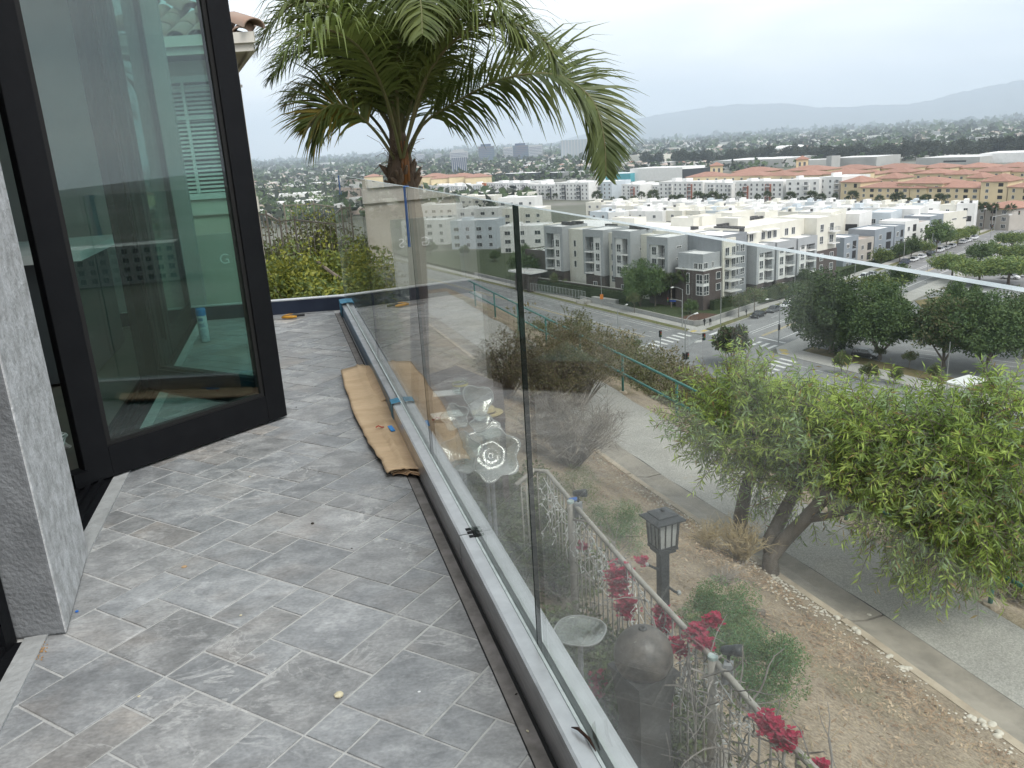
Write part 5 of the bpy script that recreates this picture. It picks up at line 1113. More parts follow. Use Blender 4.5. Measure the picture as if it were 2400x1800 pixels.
vine('bougainvillea', 'thin bougainvillea stems with red flowers along the middle of the fence', -2.3, -.3, 70, 1)
def bloom(px, py, dz, r, n, label, off=-.05):
    v = P(*f3(px, py), FZ+dz); t = MB()
    for _ in range(int(n*2.2)):
        p = Vector((RND.gauss(0, r*.36), RND.gauss(0, r*.32), RND.gauss(0, r*.36)))
        for q in range(3): a = q*2.09+rng(0, 1); t.leaf(p, Vector((math.cos(a), math.sin(a), rng(0, .8))), .03, .026, Vector((rng(-.3, .3), rng(-.3, .3), 1)))
    tag(t.build('flower_cluster', MATS['bract'], None, v), label, 'flowers', 'crimson bougainvillea blossoms')
for a in ((365, 512, -.25, .045, 20, 'lone crimson blossom cluster below the farther fence post'), (550, 672, -.12, .13, 70, 'broad crimson blossom cluster hanging under the rail, largest of all'), (545, 740, -.2, .07, 30, 'crimson blossoms just under the largest cluster'), (592, 820, -.25, .10, 60, 'round crimson blossom cluster left of the fountain top'),
          (770, 850, -.08, .07, 34, 'crimson blossoms above right of the fountain ball, near the rail'), (790, 900, -.12, .085, 40, 'crimson blossoms touching the rail right of the fountain ball'), (970, 960, .03, .09, 42, 'crimson blossoms leaning over the rail by the green bush'), (1000, 1015, .03, .07, 30, 'crimson blossoms just above the nearer fence post'), (860, 1040, -.12, .09, 46, 'crimson blossoms at the right side of the fountain'),
          (1045, 895, .12, .06, 22, 'small crimson blossoms within the green bush'), (1330, 1430, .05, .09, 44, 'crimson blossoms at the near fence end, above the bottom edge'), (1350, 1465, .03, .07, 26, 'crimson blossoms below the near end cluster'), (1425, 1515, .03, .07, 34, 'rightmost crimson blossoms on the near fence end'), (440, 1200, -.6, .07, 30, 'crimson blossoms low beside the dish stand'), (430, 1265, -.6, .06, 24, 'lowest crimson blossoms under the dish'), (672, 582, .0, .06, 14, 'sparse crimson blossoms beside the lantern post'), (808, 1340, -.7, .03, 10, 'tiny crimson blossom low right of the fountain'), (1690+360-450, 1645, .0, .04, 12, 'last crimson blossom at the bottom picture edge')): bloom(*a)
M('bulb_white', (.78, .78, .76), rough=.4); sg = thing('string_lights', 'white icicle string lights hanging along the garden fence', 'string lights', (0, 0, 0))
A = P(*f3(180, 150), FZ-.05); Bv = P(*f3(1300, 1400), FZ-.05); b = MB(); bl = MB(); pts = []
for i in range(90):
    f = i/89; p = A.lerp(Bv, f)+Vector((-.03, -.02, -.10*abs(math.sin(f*11)))); pts.append(p)
b.tube(pts, .0035, 4)
for i in range(2, 88):
    if RND.random() < .3: continue
    p = pts[i]; n = RND.randrange(2, 7); c = p; q = [p]
    for k in range(n*2): c = c+Vector((rng(-.03, .03), rng(-.03, .03), -.035)); q.append(c)
    b.tube(q, .0028, 3, cap=False)
    for k in range(n): c = RND.choice(q); d = rdir(); bl.tube([c, c+d*.018, c+d*.034], [.004, .0065, .002], 5)
b.build('wire', MATS['bulb_white'], sg); bl.build('bulb', MATS['bulb_white'], sg)
jw = [MATS['juniper'], MATS['md_leaf']]
def gb_(px, py, zoff): v = hill_hit(*f3(px, py)); return v
shrub('green_bush', 'feathery bright green bush right behind the rail, lower of two', gb_(1270, 1300, 0), (.42, .5, .65), 60, 130, .028, .009, jw, cr=.13); shrub('green_bush', 'feathery green bush uphill between lantern post and spotlight', gb_(1060, 1010, 0), (.42, .5, .6), 56, 130, .028, .009, jw, cr=.13)
shrub('green_bush', 'small feathery green bush joining the two larger ones', gb_(1180, 1150, 0), (.35, .35, .5), 36, 120, .028, .009, jw, cr=.12)
shrub('green_bush', 'pale green ferny patch behind the farther spotlight', gb_(540, 470, 0), (.5, .8, .35), 46, 110, .03, .008, [MATS['md_leaf'], MATS['juniper']], cr=.14)
shrub('green_bush', 'sparse green weeds at the far end of the garden fence', gb_(330, 250, 0), (.4, .6, .3), 26, 90, .03, .008, MATS['md_leaf'], cr=.13)
# dark garden planting between deck and fence
for k, (x, y, sz, lab) in enumerate(((250, 700, .5, 'dark planting in the garden left of the dish'), (520, 1450, .45, 'dark green plant left of the fountain pedestal'), (300, 1150, .4, 'dark leafy plant under the glass dish'), (830, 1500, .3, 'green plant at the foot of the fountain right side'), (160, 480, .45, 'dim shrub in the garden corner behind the glass joint'), (50, 300, .5, 'dim shrub in the garden beyond the fence corner'), (-150, 350, .55, 'dim shrub under the deck beside the garden table'), (-60, 620, .5, 'dim plant close under the deck edge'))):
    v = P(*f3(x, y), -3.0); v.z = ground(v.x, v.y)
    shrub('garden_plant', lab, v, (sz, sz, sz*1.3), 26, 100, .05, .022, [MATS['dk_leaf'], MATS['md_leaf']], cr=.16)
# stone steps in the garden behind the fence
M('step_stone', (.33, .31, .27), (.25, .235, .205), rough=.9, scale=4, bump=.3)
st = thing('garden_steps', 'pale stone garden steps glimpsed through the fence balusters', 'steps', (0, 0, 0))
for k in range(5):
    a = P(*f3(830+45*k, 1330+75*k), -3.0); MB().box((a.x, a.y, -3.02-.02*k), (.36, .30, .14), .3).build('step', MATS['step_stone'], st)
# ================================================================== street level
KS = (1.17-GZ)/31.17
def S(x, y, z=GZ): return Vector((x*KS, y*KS, z))
EA = Vector((.7193, .6947, 0)); NA = Vector((.6947, -.7193, 0)); EB = Vector((-.4695, .8829, 0)); NB = Vector((.8829, .4695, 0))
def AN(s, n, z=GZ): v = EA*s+NA*n; return Vector((v.x, v.y, z))
def BN(s, n, z=GZ): v = EB*s+NB*n; return Vector((v.x, v.y, z))
def AB(na, nb, z=GZ):                                               # point with given offsets from both road axes
    det = NA.x*NB.y-NA.y*NB.x; x = (na*NB.y-nb*NA.y)/det; y = (NA.x*nb-NB.x*na)/det; return Vector((x, y, z))
def flat(name, pts, dz, mat, kind='structure', th=None):
    b = MB()
    if th: b.prism([(p.x, p.y) for p in pts], GZ+dz-th, GZ+dz)
    else:
        vs = [(p.x, p.y, GZ+dz) for p in pts]; a = sum(vs[i][0]*vs[(i+1) % len(vs)][1]-vs[(i+1) % len(vs)][0]*vs[i][1] for i in range(len(vs)))
        b.add(vs if a > 0 else list(reversed(vs)), [tuple(range(len(vs)))])
    o = b.build(name, mat)
    return tag(o, kind=kind) if kind else o
# city ground reaching the horizon
g = M('city_ground', (0.085, 0.095, 0.062), (0.22, 0.21, 0.19), rough=.95, scale=.011, detail=12, c3=(0.12, 0.125, 0.095), contrast=.75)
b = MB(); b.add([(-15500, -700, GZ), (15500, -700, GZ), (15500, 15500, GZ), (-15500, 15500, GZ)], [(0, 1, 2, 3)]); tag(b.build('city_ground', g), kind='structure')
M('asphalt', (0.18, 0.182, 0.183), (0.225, 0.225, 0.224), rough=.9, scale=.25, detail=9, contrast=.3); M('paving', (0.40, 0.39, 0.365), (0.34, 0.33, 0.31), rough=.9, scale=.4, detail=8); M('paint_white', (.70, .70, .68), (.55, .55, .53), rough=.7, scale=1.5, contrast=.6); M('paint_yellow', (.55, .42, .12), (.45, .34, .10), rough=.7, scale=1.5)
M('verge', (0.10, 0.115, 0.04), (0.16, 0.145, 0.07), rough=.95, scale=.4, detail=9); M('mulch', (0.115, 0.065, 0.045), (0.08, 0.05, 0.036), rough=.95, scale=.5, detail=9); M('hedge_ground', (0.035, 0.055, 0.022), (0.06, 0.075, 0.03), rough=.95, scale=1.2, detail=10, bump=1.0, bscale=4)
AK, AS, BNR, BF = -94.6, -75.5, 96.5, 117.0
flat('road', [BN(-260, BNR), BN(-260, BF), BN(420, BF), BN(420, BNR)], .02, MATS['asphalt'])
a0, a1 = AB(AK, BF-1), AB(AS, BF-1); flat('road', [a0, a1, a1+EA*480, a0+EA*480], .024, MATS['asphalt'])
def off(na, nb): return AB(na, nb)
def walk(pts, dz=.15): return flat('pavement', pts, dz, MATS['paving'], th=.2)
# north corner
walk([AB(AK, BF), AB(AK, BF+4.4), AB(AK, BF+4.4)+EA*330, AB(AK, BF)+EA*330][0:0] or [AB(AK-2.0, BF+4), AB(AK-2.0, BF+4)+EA*330, AB(AK-4.6, BF+4)+EA*330, AB(AK-4.6, BF+4)])
walk([AB(AK-4, BF+2.0), AB(AK-4, BF+4.6), AB(AK-4, BF+4.6)+EB*260, AB(AK-4, BF+2.0)+EB*260])
cpl = [AB(AK-4.62, BF+4.62), AB(AK-4.62, BF+1.98), AB(AK-4.3, BF+.2), AB(AK-2.2, BF), AB(AK-.6, BF+.7), AB(AK, BF+2.6), AB(AK, BF+4.0), AB(AK-2, BF+4.3)]
walk(cpl, .152)
flat('verge', [AB(AK-.05, BF+4.2)+EA*1, AB(AK-.05, BF+4.2)+EA*330, AB(AK-1.99, BF+4.2)+EA*330, AB(AK-1.99, BF+4.2)+EA*1], .13, MATS['verge'], th=.15)
flat('verge', [AB(AK-4.8, BF+.05), AB(AK-4.8, BF+1.99), AB(AK-4.8, BF+1.99)+EB*260, AB(AK-4.8, BF+.05)+EB*260], .13, MATS['verge'], th=.15)
def kerb(a, c, nm='kerb'): d = (c-a).normalized(); n = Vector((-d.y, d.x, 0))*.075; tag(MB().prism([(p.x, p.y) for p in (a-n, c-n, c+n, a+n)], GZ-.02, GZ+.155).build(nm, MATS['paving']), kind='structure')
kerb(AB(AK+.02, BF+4.2)+EA*1, AB(AK+.02, BF+4.2)+EA*330); kerb(AB(AK-4.8, BF-.02), AB(AK-4.8, BF-.02)+EB*260); kerb(AB(AS, BF+3), AB(AS, BF+3)+EA*330); kerb(AB(AS+2.5, BF), AB(AS+2.5, BF)-EB*200); kerb(BN(-200, BNR), BN(400, BNR))
for p_, r_ in ((AB(AK-2.9, BF+1.2), .9), (AB(AK-1.1, BF+3.1), .9)): flat('tactile_pad', [p_+EA*r_*.9+NA*.5, p_-EA*r_*.9+NA*.5, p_-EA*r_*.9-NA*.5, p_+EA*r_*.9-NA*.5], .157, MATS['paint_yellow'])
# south corner, pavement, car park beyond
walk([AB(AS, BF+3), AB(AS+2.4, BF), AB(AS+2.4, BF)-EB*200, AB(AS+5.2, BF+2.8)-EB*200, AB(AS+5, BF+5), AB(AS+3, BF+5)+EA*330, AB(AS, BF+5)+EA*330])
flat('tactile_pad', [AB(AS+.9, BF+2.6), AB(AS+2.2, BF+1.5), AB(AS+3.4, BF+2.5), AB(AS+2.1, BF+3.6)], .157, MATS['paint_yellow']); flat('tactile_pad', [AB(AS+2.8, BF+.4), AB(AS+4.2, BF+.4), AB(AS+4.2, BF+1.6), AB(AS+2.8, BF+1.6)], .158, MATS['paint_yellow'])
pk = [AB(AS+5.4, BF+3.0), AB(AS+5.4, BF+5)+EA*260, AB(AS+150, BF+5)+EA*260, AB(AS+5.4, BF+3.0)-EB*200+EA*2]
flat('car_park', pk, .03, MATS['asphalt'])
flat('planting_strip', [AB(AS+5.5, BF+3.1), AB(AS+5.5, BF+9), AB(AS+5.5, BF+9)-EB*200, AB(AS+5.5, BF+3.1)-EB*200], .12, M('dry_planting', (.20, .155, .075), (.11, .105, .045), rough=.95, scale=.5, detail=9), th=.15)
# painted markings, each a stripe of its own
mk = tag(bpy.data.objects.new('road_markings', None), kind='structure'); COL.objects.link(mk)
def stripe(a, c, wd, mat='paint_white', dz=.03):
    d = (c-a).normalized(); n = Vector((-d.y, d.x, 0))*(wd/2); MB().add([(p.x, p.y, GZ+dz) for p in (a-n, c-n, c+n, a+n)], [(0, 1, 2, 3)]).build('stripe', MATS[mat], mk)
for n_, mt in ((-86.9, 'paint_white'), (-86.0, 'paint_white'), (-83.3, 'paint_yellow'), (-82.9, 'paint_yellow'), (-78.6, 'paint_white')): a = AB(n_, BF+9); stripe(a, a+EA*320, .16 if mt[-1] == 'w' else .18, mt)
for k in range(26): a = AB(-90.2, BF+12)+EA*(k*12); stripe(a, a+EA*3, .12)
stripe(AB(-83, BF+7.6), AB(AS-.6, BF+7.6), .5); stripe(AB(AK+2, BF+7.2), AB(-87, BF+7.2), .2)
for k in range(9): n_ = AK+1.8+k*2.0; a = AB(n_, BF+1.6); stripe(a, a+EA*3.6, .75)            # crossing over street A
for k in range(9): n_ = BNR+1.6+k*2.1; a = AB(AK-1.0, n_); stripe(a, a+EB*4.2, .75)           # crossing over street B, far arm
for k in range(9): n_ = BNR+1.6+k*2.1; a = AB(AS+4.2, n_); stripe(a, a-EB*4.0, .75)           # near arm
for n_, o_ in ((BF-2.4, 0), (BF-1.1, 0), (BF-8.6, 0)): a = AB(AK-8, n_); stripe(a, a+EB*230, .14)
for k in range(20): a = AB(AK-9, BF-5.5)+EB*(k*9); stripe(a, a+EB*3, .12)
for n_ in (BF-10, BF-9.6): a = AB(AK-9, n_); stripe(a, a+EB*230, .13, 'paint_yellow')
for n_ in (BF-9, BF-3.5): a = AB(AS+10, n_); stripe(a, a-EB*150, .13)
for r_ in range(5):
    for k in range(16): a = AB(AS+22+r_*13, BF+16)+EA*(k*2.8); stripe(a, a+NA*4.8, .12, dz=.036)
# driveway and island seen right of the tree crowns
dv = [P(*c2(1340, 1075), GZ), P(*c2(1500, 1045), GZ), P(*c2(1620, 1050), GZ), P(*c2(1560, 1130), GZ), P(*c2(1380, 1115), GZ)]
flat('planted_island', dv, .16, MATS['dry_planting'], th=.2)
for a_, c_ in (((1450, 985), (2080, 1075)), ((1480, 962), (2111, 1040))): stripe(P(*c2(*a_), GZ), P(*c2(*c_), GZ), .7, dz=.05)
# ---- low retaining wall round the site, planted podium
M('wall_grey', (.36, .36, .35), (.29, .29, .285), rough=.9, scale=.6, detail=8)
def lowwall(name, label, pts, h, th=.3, z0=GZ, mat='wall_grey', cap=True):
    t = thing(name, label, 'wall', (0, 0, 0)); b = MB(); cp_ = MB()
    for a, c in zip(pts, pts[1:]):
        d = (c-a).normalized(); n = Vector((-d.y, d.x, 0)); b.prism([(p.x, p.y) for p in (a-n*th/2, c-n*th/2, c+n*th/2, a+n*th/2)], z0, z0+h)
        if cap: cp_.prism([(p.x, p.y) for p in (a-n*(th/2+.05), c-n*(th/2+.05), c+n*(th/2+.05), a+n*(th/2+.05))], z0+h+.003, z0+h+.12)
    b.build('wall_body', MATS[mat], t)
    if cap: cp_.build('coping', MATS['paving'], t)
wa = AB(AK-5.1, BF+8)
lowwall('retaining_wall', 'long low grey retaining wall curving round the street corner', [AB(AK-8.5, BF+5.0)+EB*44, AB(AK-8.5, BF+5.0), AB(AK-6.3, BF+5.4), AB(AK-5.4, BF+6.6), AB(AK-5.1, BF+9), AB(AK-5.1, BF+9)+EA*95], 1.0)
lowwall('retaining_wall', 'low grey retaining wall farther up the left street', [AB(AK-8.5, BF+5.2)+EB*48, AB(AK-8.5, BF+5.2)+EB*110], .9)
flat('site_ground', [AB(AK-9, BF+5.3)+EB*150, AB(AK-8.6, BF+5.2), AB(AK-6, BF+6), AB(AK-5.3, BF+8.7), AB(AK-5.3, BF+8.7)+EA*100, AB(AK-80, BF+8)+EA*100, AB(AK-80, BF+8)+EB*120], .85, MATS['hedge_ground'], th=1.0)
flat('mulch_bed', [AB(AK-12, BF+5.5), AB(AK-7, BF+6.2), AB(AK-5.6, BF+9.5), AB(AK-6, BF+15), AB(AK-11, BF+13)], .9, MATS['mulch'])
# ================================================================== apartment building at the corner
M('wall_block', (.36, .375, .385), (.33, .345, .355), rough=.85, scale=.5, detail=7); M('wall_block_dark', (.235, .25, .265), (.21, .225, .24), rough=.85, scale=.5); M('wall_cream', (.66, .645, .57), (.60, .585, .515), rough=.85, scale=.4, detail=7); M('wall_white', (.70, .70, .68), (.64, .64, .62), rough=.85, scale=.4, detail=7)
M('wall_brown', (.105, .085, .08), (.085, .07, .066), rough=.85, scale=.6); M('roof_white', (.78, .78, .77), (.66, .66, .65), rough=.8, scale=.2, detail=9); M('frame_white', (.75, .75, .74), rough=.5); M('rail_metal', (.42, .44, .45), rough=.5); M('hvac', (.055, .055, .055), (.10, .10, .10), rough=.6, scale=2); GLASS('balcony_glass', (.75, .82, .80), .12, .8)
M('glass_city', (.03, .036, .042), (.075, .085, .09), rough=.12, spec=.7, scale=.35); M('recess_dark', (.16, .16, .165), rough=.9); M('wall_rust', (.30, .10, .06), (.25, .085, .05), rough=.85)
class Fac:                                                          # a facade frame: left end, direction to the right as seen from outside
    def __init__(s, o, ang): s.o = Vector((o[0], o[1], 0)); s.a = math.radians(ang); s.d = Vector((math.cos(s.a), math.sin(s.a), 0)); s.n = Vector((math.sin(s.a), -math.cos(s.a), 0))
    def p(s, u, out=0.0, z=0.0): v = s.o+s.d*u+s.n*out; return Vector((v.x, v.y, z))
    def blk(s, par, nm, mat, u0, u1, o0, o1, z0, z1):               # o0 outer face, o1 inner (negative = into the building)
        return MB().prism([(q.x, q.y) for q in (s.p(u0, o0), s.p(u1, o0), s.p(u1, o1), s.p(u0, o1))], z0, z1).build(nm, mat, par)
WCACHE = {}
def winmesh(w, h, cols, rows, th=.09, dark='glass_city'):
    k = (w, h, cols, rows, dark)
    if k not in WCACHE:
        b = MB()
        for x in (-w/2, w/2): b.box((x, -.05, 0), (th, .10, h+th))
        for z in (-h/2, h/2): b.box((0, -.05, z), (w-th, .098, th))
        for i in range(1, cols): b.box((-w/2+w*i/cols, -.045, 0), (.06, .07, h-th))
        for i in range(1, rows): b.box((0, -.043, -h/2+h*i/rows*(.7 if rows == 2 else 1)), (w-th, .066, .06))
        p = MB().box((0, -.012, 0), (w-.02, .02, h-.02)); WCACHE[k] = (b.mesh('window', MATS['frame_white']), p.mesh('pane', MATS[dark]))
    return WCACHE[k]
def win(par, f, u, z, w=1.4, h=1.5, cols=2, rows=2, out=0.0, pane=True):
    a, c = winmesh(w, h, cols, rows); o = put('window', a, par, f.p(u, out+.004, z), f.a)
    put('pane', c, o)
    return o
BCACHE = {}
def balcony(par, f, u0, u1, z, out=0.0, dep=1.3, glass=False):
    w = u1-u0; k = (round(w, 2), dep, glass)
    if k not in BCACHE:
        s = MB().box((w/2, -dep/2, -.12), (w, dep, .22)); r = MB()
        for x0, y0, x1, y1 in ((0.04, -dep+.04, w-.04, -dep+.04), (.04, 0, .04, -dep+.04), (w-.04, 0, w-.04, -dep+.04)):
            r.bar((x0, y0, 1.05), (x1, y1, 1.05), .06); n = max(2, int(math.hypot(x1-x0, y1-y0)/.28))
            for i in range(n+1): q = i/n; r.bar((x0+(x1-x0)*q, y0+(y1-y0)*q, 0), (x0+(x1-x0)*q, y0+(y1-y0)*q, 1.03), .03)
        BCACHE[k] = (s.mesh('balcony', MATS['wall_white']), r.mesh('balcony_rail', MATS['rail_metal']))
    a, c = BCACHE[k]; o = put('balcony', a, par, f.p(u0, out+.004, z), f.a); put('balcony_rail', c, o); return o
ap = thing('apartment_building', 'grey and cream four storey apartment building with brown tower at the street corner', 'apartment building', (0, 0, 0))
GB = GZ+.8
pB = Vector((42.8, 200.1, 0)); eb = Vector((math.cos(math.radians(127)), math.sin(math.radians(127)), 0)); Lp = pB+eb*66
FB = Fac(Lp, 307); FAc = Fac((53.5, 196.2), 36)
def ub(u): return 66-u
FLR = (-33.0, -30.1, -27.2)
def roofcap(f, u0, u1, o0, o1, z, mat='roof_white', rim=None):
    f.blk(ap, 'roof', MATS[mat], u0+.25, u1-.25, o0-.25, o1+.25, z-.3, z+.03)
    if rim:
        for q in ((u0, u1, o0, o0-.25), (u0, u1, o1+.25, o1), (u0, u0+.25, o0-.252, o1+.252), (u1-.25, u1, o0-.252, o1+.252)): f.blk(ap, 'parapet', MATS[rim], *q, z-.3, z+.32)
def portal(f, u0, u1, top, bot, dep, proj, side, wl, mat='wall_block', floors=FLR, winside='l', base=GB, bmat='wall_brown', nb=3):
    # projecting grey surround with recessed white bay: windows on one side, balconies on the other
    j = .9; w = u1-u0; lint = 1.7
    f.blk(ap, 'bay_body', MATS[mat], u0+.01, u1-.01, -.9, -dep, bot, top-.3)
    f.blk(ap, 'jamb', MATS[mat], u0, u0+j, proj, -.9, bot, top-lint); f.blk(ap, 'jamb', MATS[mat], u1-j*1.15, u1, proj, -.9, bot, top-lint)
    f.blk(ap, 'lintel', MATS[mat], u0, u1, proj, -.9, top-lint, top-.3)
    roofcap(f, u0, u1, proj, -dep, top, rim=mat)
    m0, m1 = u0+j, u1-j*1.15; mid = m0+(m1-m0)*.52
    if winside == 'l': wa_, wb_, ba_, bb_ = m0, mid, mid, m1
    else: ba_, bb_, wa_, wb_ = m0, m0+(m1-m0)*.48, m0+(m1-m0)*.48, m1
    f.blk(ap, 'bay_panel', MATS['wall_white'], wa_, wb_, proj-.35, -.9, bot, top-lint)
    f.blk(ap, 'recess_back', MATS['recess_dark'], ba_, bb_, -.85, -.9, bot, top-lint)
    for z in floors[:nb]:
        win(ap, f, (wa_+wb_)/2, z+1.55, min(1.5, wb_-wa_-.5), 2.0, 2, 2, out=proj-.35)
        balcony(ap, f, ba_+.02, bb_-.02, z+.05, out=-.84, dep=proj+.9+.5)
        win(ap, f, (ba_+bb_)/2, z+1.2, min(1.2, bb_-ba_-.3), 2.0, 2, 1, out=-.85)
    f.blk(ap, 'base', MATS[bmat], u0+.3, u1-.3, proj-.5, -dep+.1, base-.3, bot)
    win(ap, f, (u0+u1)/2, (base+bot)/2+.25, 1.4, 1.5, 2, 1, out=proj-.5)
# bays on the left street
portal(FB, ub(9.6), ub(2.6), -22.4, -33.3, 9, .9, 'r', 'x', winside='l')
portal(FB, ub(22), ub(15.3), -21.4, -33.4, 9, .9, 'r', 'x', winside='l')
portal(FB, ub(33.4), ub(25.4), -21.5, -33.6, 9, .9, 'l', 'x', winside='r')
portal(FB, ub(50), ub(42), -21.2, -33.6, 9, .9, 'l', 'x', winside='r')
def cream(f, u0, u1, o0, o1, z0, z1, mat='wall_cream', roof=True):
    f.blk(ap, 'wall', MATS[mat], u0, u1, o0, o1, z0, z1-.3)
    if roof: roofcap(f, u0, u1, o0, o1, z1, rim=mat)
cream(FB, ub(25.4), ub(22.01), -1.2, -9, GB-.3, -22.4); cream(FB, ub(42), ub(33.41), -1.6, -9, GB-.3, -22.0); cream(FB, ub(15.29), ub(9.61), -3, -9, GB-.3, -22.6)
for z in FLR+(-35.9,):
    win(ap, FB, ub(23.7), z+1.5, 1.5, 1.7, out=-1.2)
    if z > -35: win(ap, FB, ub(35.2), z+1.5, 1.5, 1.7, out=-1.6); win(ap, FB, ub(39.5), z+1.5, 1.0, 1.8, 1, 1, out=-1.6)
for zz in (-26.0, -28.9):                                           # slit windows on the side wall of a bay
    fs = Fac(FB.p(ub(15.3), 0), 37); win(ap, fs, 3.4, zz, 1.9, .6, 3, 1, out=.01); fs2 = Fac(FB.p(ub(2.6), 0), 37); win(ap, fs2, 3.2, zz+1.2, 1.9, .5, 3, 1, out=.01)
cream(FB, ub(63), ub(50.01), -2, -14, GB-.3, -29.0, 'wall_brown')
# corner tower
cream(FB, ub(0), ub(-7.7), .0, -9.0, -29.4, -26.0, 'wall_block')
FB.blk(ap, 'tower_base', MATS['wall_brown'], ub(.4), ub(-8.3), .55, -9.3, GB-1.2, -29.65); FB.blk(ap, 'terrace_edge', MATS['wall_white'], ub(.42), ub(-8.35), .6, -9.35, -29.64, -29.42)
FT = Fac(FB.p(ub(-8.3), .55), 37)
for z in (-31.6, -34.4):
    win(ap, FB, ub(-7.15), z, 1.9, 2.2, 2, 2, out=.555); win(ap, FT, 1.05, z, 1.9, 2.2, 2, 2, out=.005); win(ap, FB, ub(-3.6), z, .9, 2.4, 1, 1, out=.555); win(ap, FT, 5.6, z+.3, 1.7, 1.7, 1, 1, out=.005)
FB.blk(ap, 'corner_panel', MATS['frame_white'], ub(-6.1), ub(-8.36), .6, .5, -33.3, -32.75); FT.blk(ap, 'corner_panel', MATS['frame_white'], .0, 2.1, .06, -.1, -33.3, -32.75)
for u_ in (-5.6, -7.0): win(ap, FB, ub(u_), -28.6, 1.1, 1.4, 2, 1, out=.004)
FT2 = Fac(FB.p(ub(-7.7), 0), 37)
for u_, w_ in ((1.0, 1.4), (3.6, .7), (7.2, 1.4)): win(ap, FT2, u_, -28.5, w_, 1.4, 2, 1, out=.004)
# street A side
cream(FAc, 0.2, 9.8, -1.4, -13, GB-.3, -22.3, 'wall_block_dark')
FAc.blk(ap, 'corner_wall', MATS['wall_cream'], .2, 4.9, -.9, -1.39, GB-.3, -22.7)
for z in FLR+(-35.5,):
    balcony(ap, FAc, .7, 5.1, z+.1, out=-.88, dep=1.9); win(ap, FAc, 1.6, z+1.3, 1.5, 2.0, 2, 1, out=-.89); win(ap, FAc, 4.0, z+1.3, 1.3, 2.1, 2, 1, out=-.89); win(ap, FAc, 8.1, z+1.5, 1.6, 1.7, 2, 2, out=-1.39); win(ap, FAc, 6.2, z+1.5, .7, 1.6, 1, 1, out=-1.39)
FLA = (-35.0, -32.1, -29.2)
for u0, u1 in ((11.3, 18.6), (19.4, 27.7), (28.4, 37)): portal(FAc, u0, u1, -25.9, -35.3, 7, .6, 'l', 'x', floors=FLA, winside='l', base=GB-.5)
cream(FAc, 9.81, 38, -4.2, -15, GB-.3, -21.8)
for u_ in (13, 15.2, 20, 22.6, 25, 30, 33): win(ap, FAc, u_, -24.2, 1.5, 1.9, 2, 1, out=-4.2)
for u0, u1 in ((12, 17), (19.5, 25)): FAc.blk(ap, 'awning', MATS['wall_white'], u0, u1, -2.6, -4.19, -22.85, -22.65)
cream(FAc, 38.01, 47.5, -.4, -13, -30.2, -21.6, 'wall_cream'); FAc.blk(ap, 'base', MATS['wall_brown'], 37.8, 47.8, -.2, -12.8, GB-1, -30.21)
for z in (-24.2, -27.4): win(ap, FAc, 40.4, z, 1.5, 2.0, 2, 2, out=-.4); balcony(ap, FAc, 43.4, 46.8, z-1.1, out=-.39, dep=1.6); win(ap, FAc, 45, z, 1.8, 2.1, 2, 1, out=-.4)
for z in (-32, -35): win(ap, FAc, 40.4, z, 1.5, 1.9, 2, 2, out=-.2); win(ap, FAc, 45.2, z, 1.6, 1.9, 2, 2, out=-.2)
# core behind, roof boxes, rooftop machines
cream(FB, ub(62), ub(-1), -9.02, -28, GB-.3, -22.2); cream(FAc, 1, 46, -15.02, -30, GB-.3, -22.05)
for u0, u1, o0, o1, z in ((ub(40), ub(31), -17, -22, -20.2), (ub(20), ub(12), -20, -26, -19.9), (ub(6), ub(-1), -22, -27, -19.8)): cream(FB, u0, u1, o0, o1, -22.1, z)
for u0, u1, o0, o1, z in ((16, 24, -21, -26, -19.7), (30, 40, -22, -28, -20.0), (38, 44, -17, -20, -20.4)): cream(FAc, u0, u1, o0, o1, -22.0, z)
hv = MB().box((0, 0, .55), (.95, .8, 1.0)); hv.tube([(0, -.41, .6), (0, -.43, .6)], .36, 10); hme = hv.mesh('air_unit', MATS['hvac'])
def units(f, u, o, n, z, step=1.15, ang=.0):
    for k in range(n): put('air_unit', hme, ap, f.p(u+k*step*math.cos(ang), o-k*step*math.sin(ang), z), f.a+rng(-.1, .1))
for u, o, n, z in ((ub(48), -5, 5, -21.15), (ub(46), -7.2, 4, -21.15), (ub(37), -12, 4, -22.15), (ub(21), -5.5, 6, -21.35), (ub(8), -15, 2, -22.15), (ub(2), -17, 8, -22.15), (ub(1), -19, 6, -22.15)): units(FB, u, o, n, z)
for u, o, n, z in ((22, -17, 6, -22.0), (29, -18.5, 7, -22.0), (30, -16.5, 6, -22.0), (12, -12, 4, -21.75), (18, -10, 3, -21.75)): units(FAc, u, o, n, z)
# entrance portico, hedge wall, mesh fence on the left street
ep = thing('entrance_porch', 'brown entrance porch with white slatted canopy roof beside the apartment building', 'porch', (0, 0, 0))
for u_ in (58.5, 53): FB.blk(ep, 'pillar', MATS['wall_brown'], ub(u_), ub(u_-1.2), 6.0, 1.5, GZ+.1, -34.3)
FB.blk(ep, 'back_wall', MATS['wall_brown'], ub(57), ub(53.2), 2.2, 1.5, GZ+.1, -35)
cn_ = MB(); q0, q1, q2, q3 = FB.p(ub(60), 7), FB.p(ub(49.5), 7), FB.p(ub(49.5), .9), FB.p(ub(60), .9)
for a, c in ((q0, q1), (q1, q2), (q2, q3), (q3, q0)): cn_.bar(Vector((a.x, a.y, -34.0)), Vector((c.x, c.y, -34.0)), .5, .45)
for k in range(1, 7): f_ = k/7; a = q0.lerp(q1, f_); c = q3.lerp(q2, f_); cn_.bar(Vector((a.x, a.y, -34.02)), Vector((c.x, c.y, -34.02)), .5, .25)
cn_.build('canopy', MATS['frame_white'], ep)
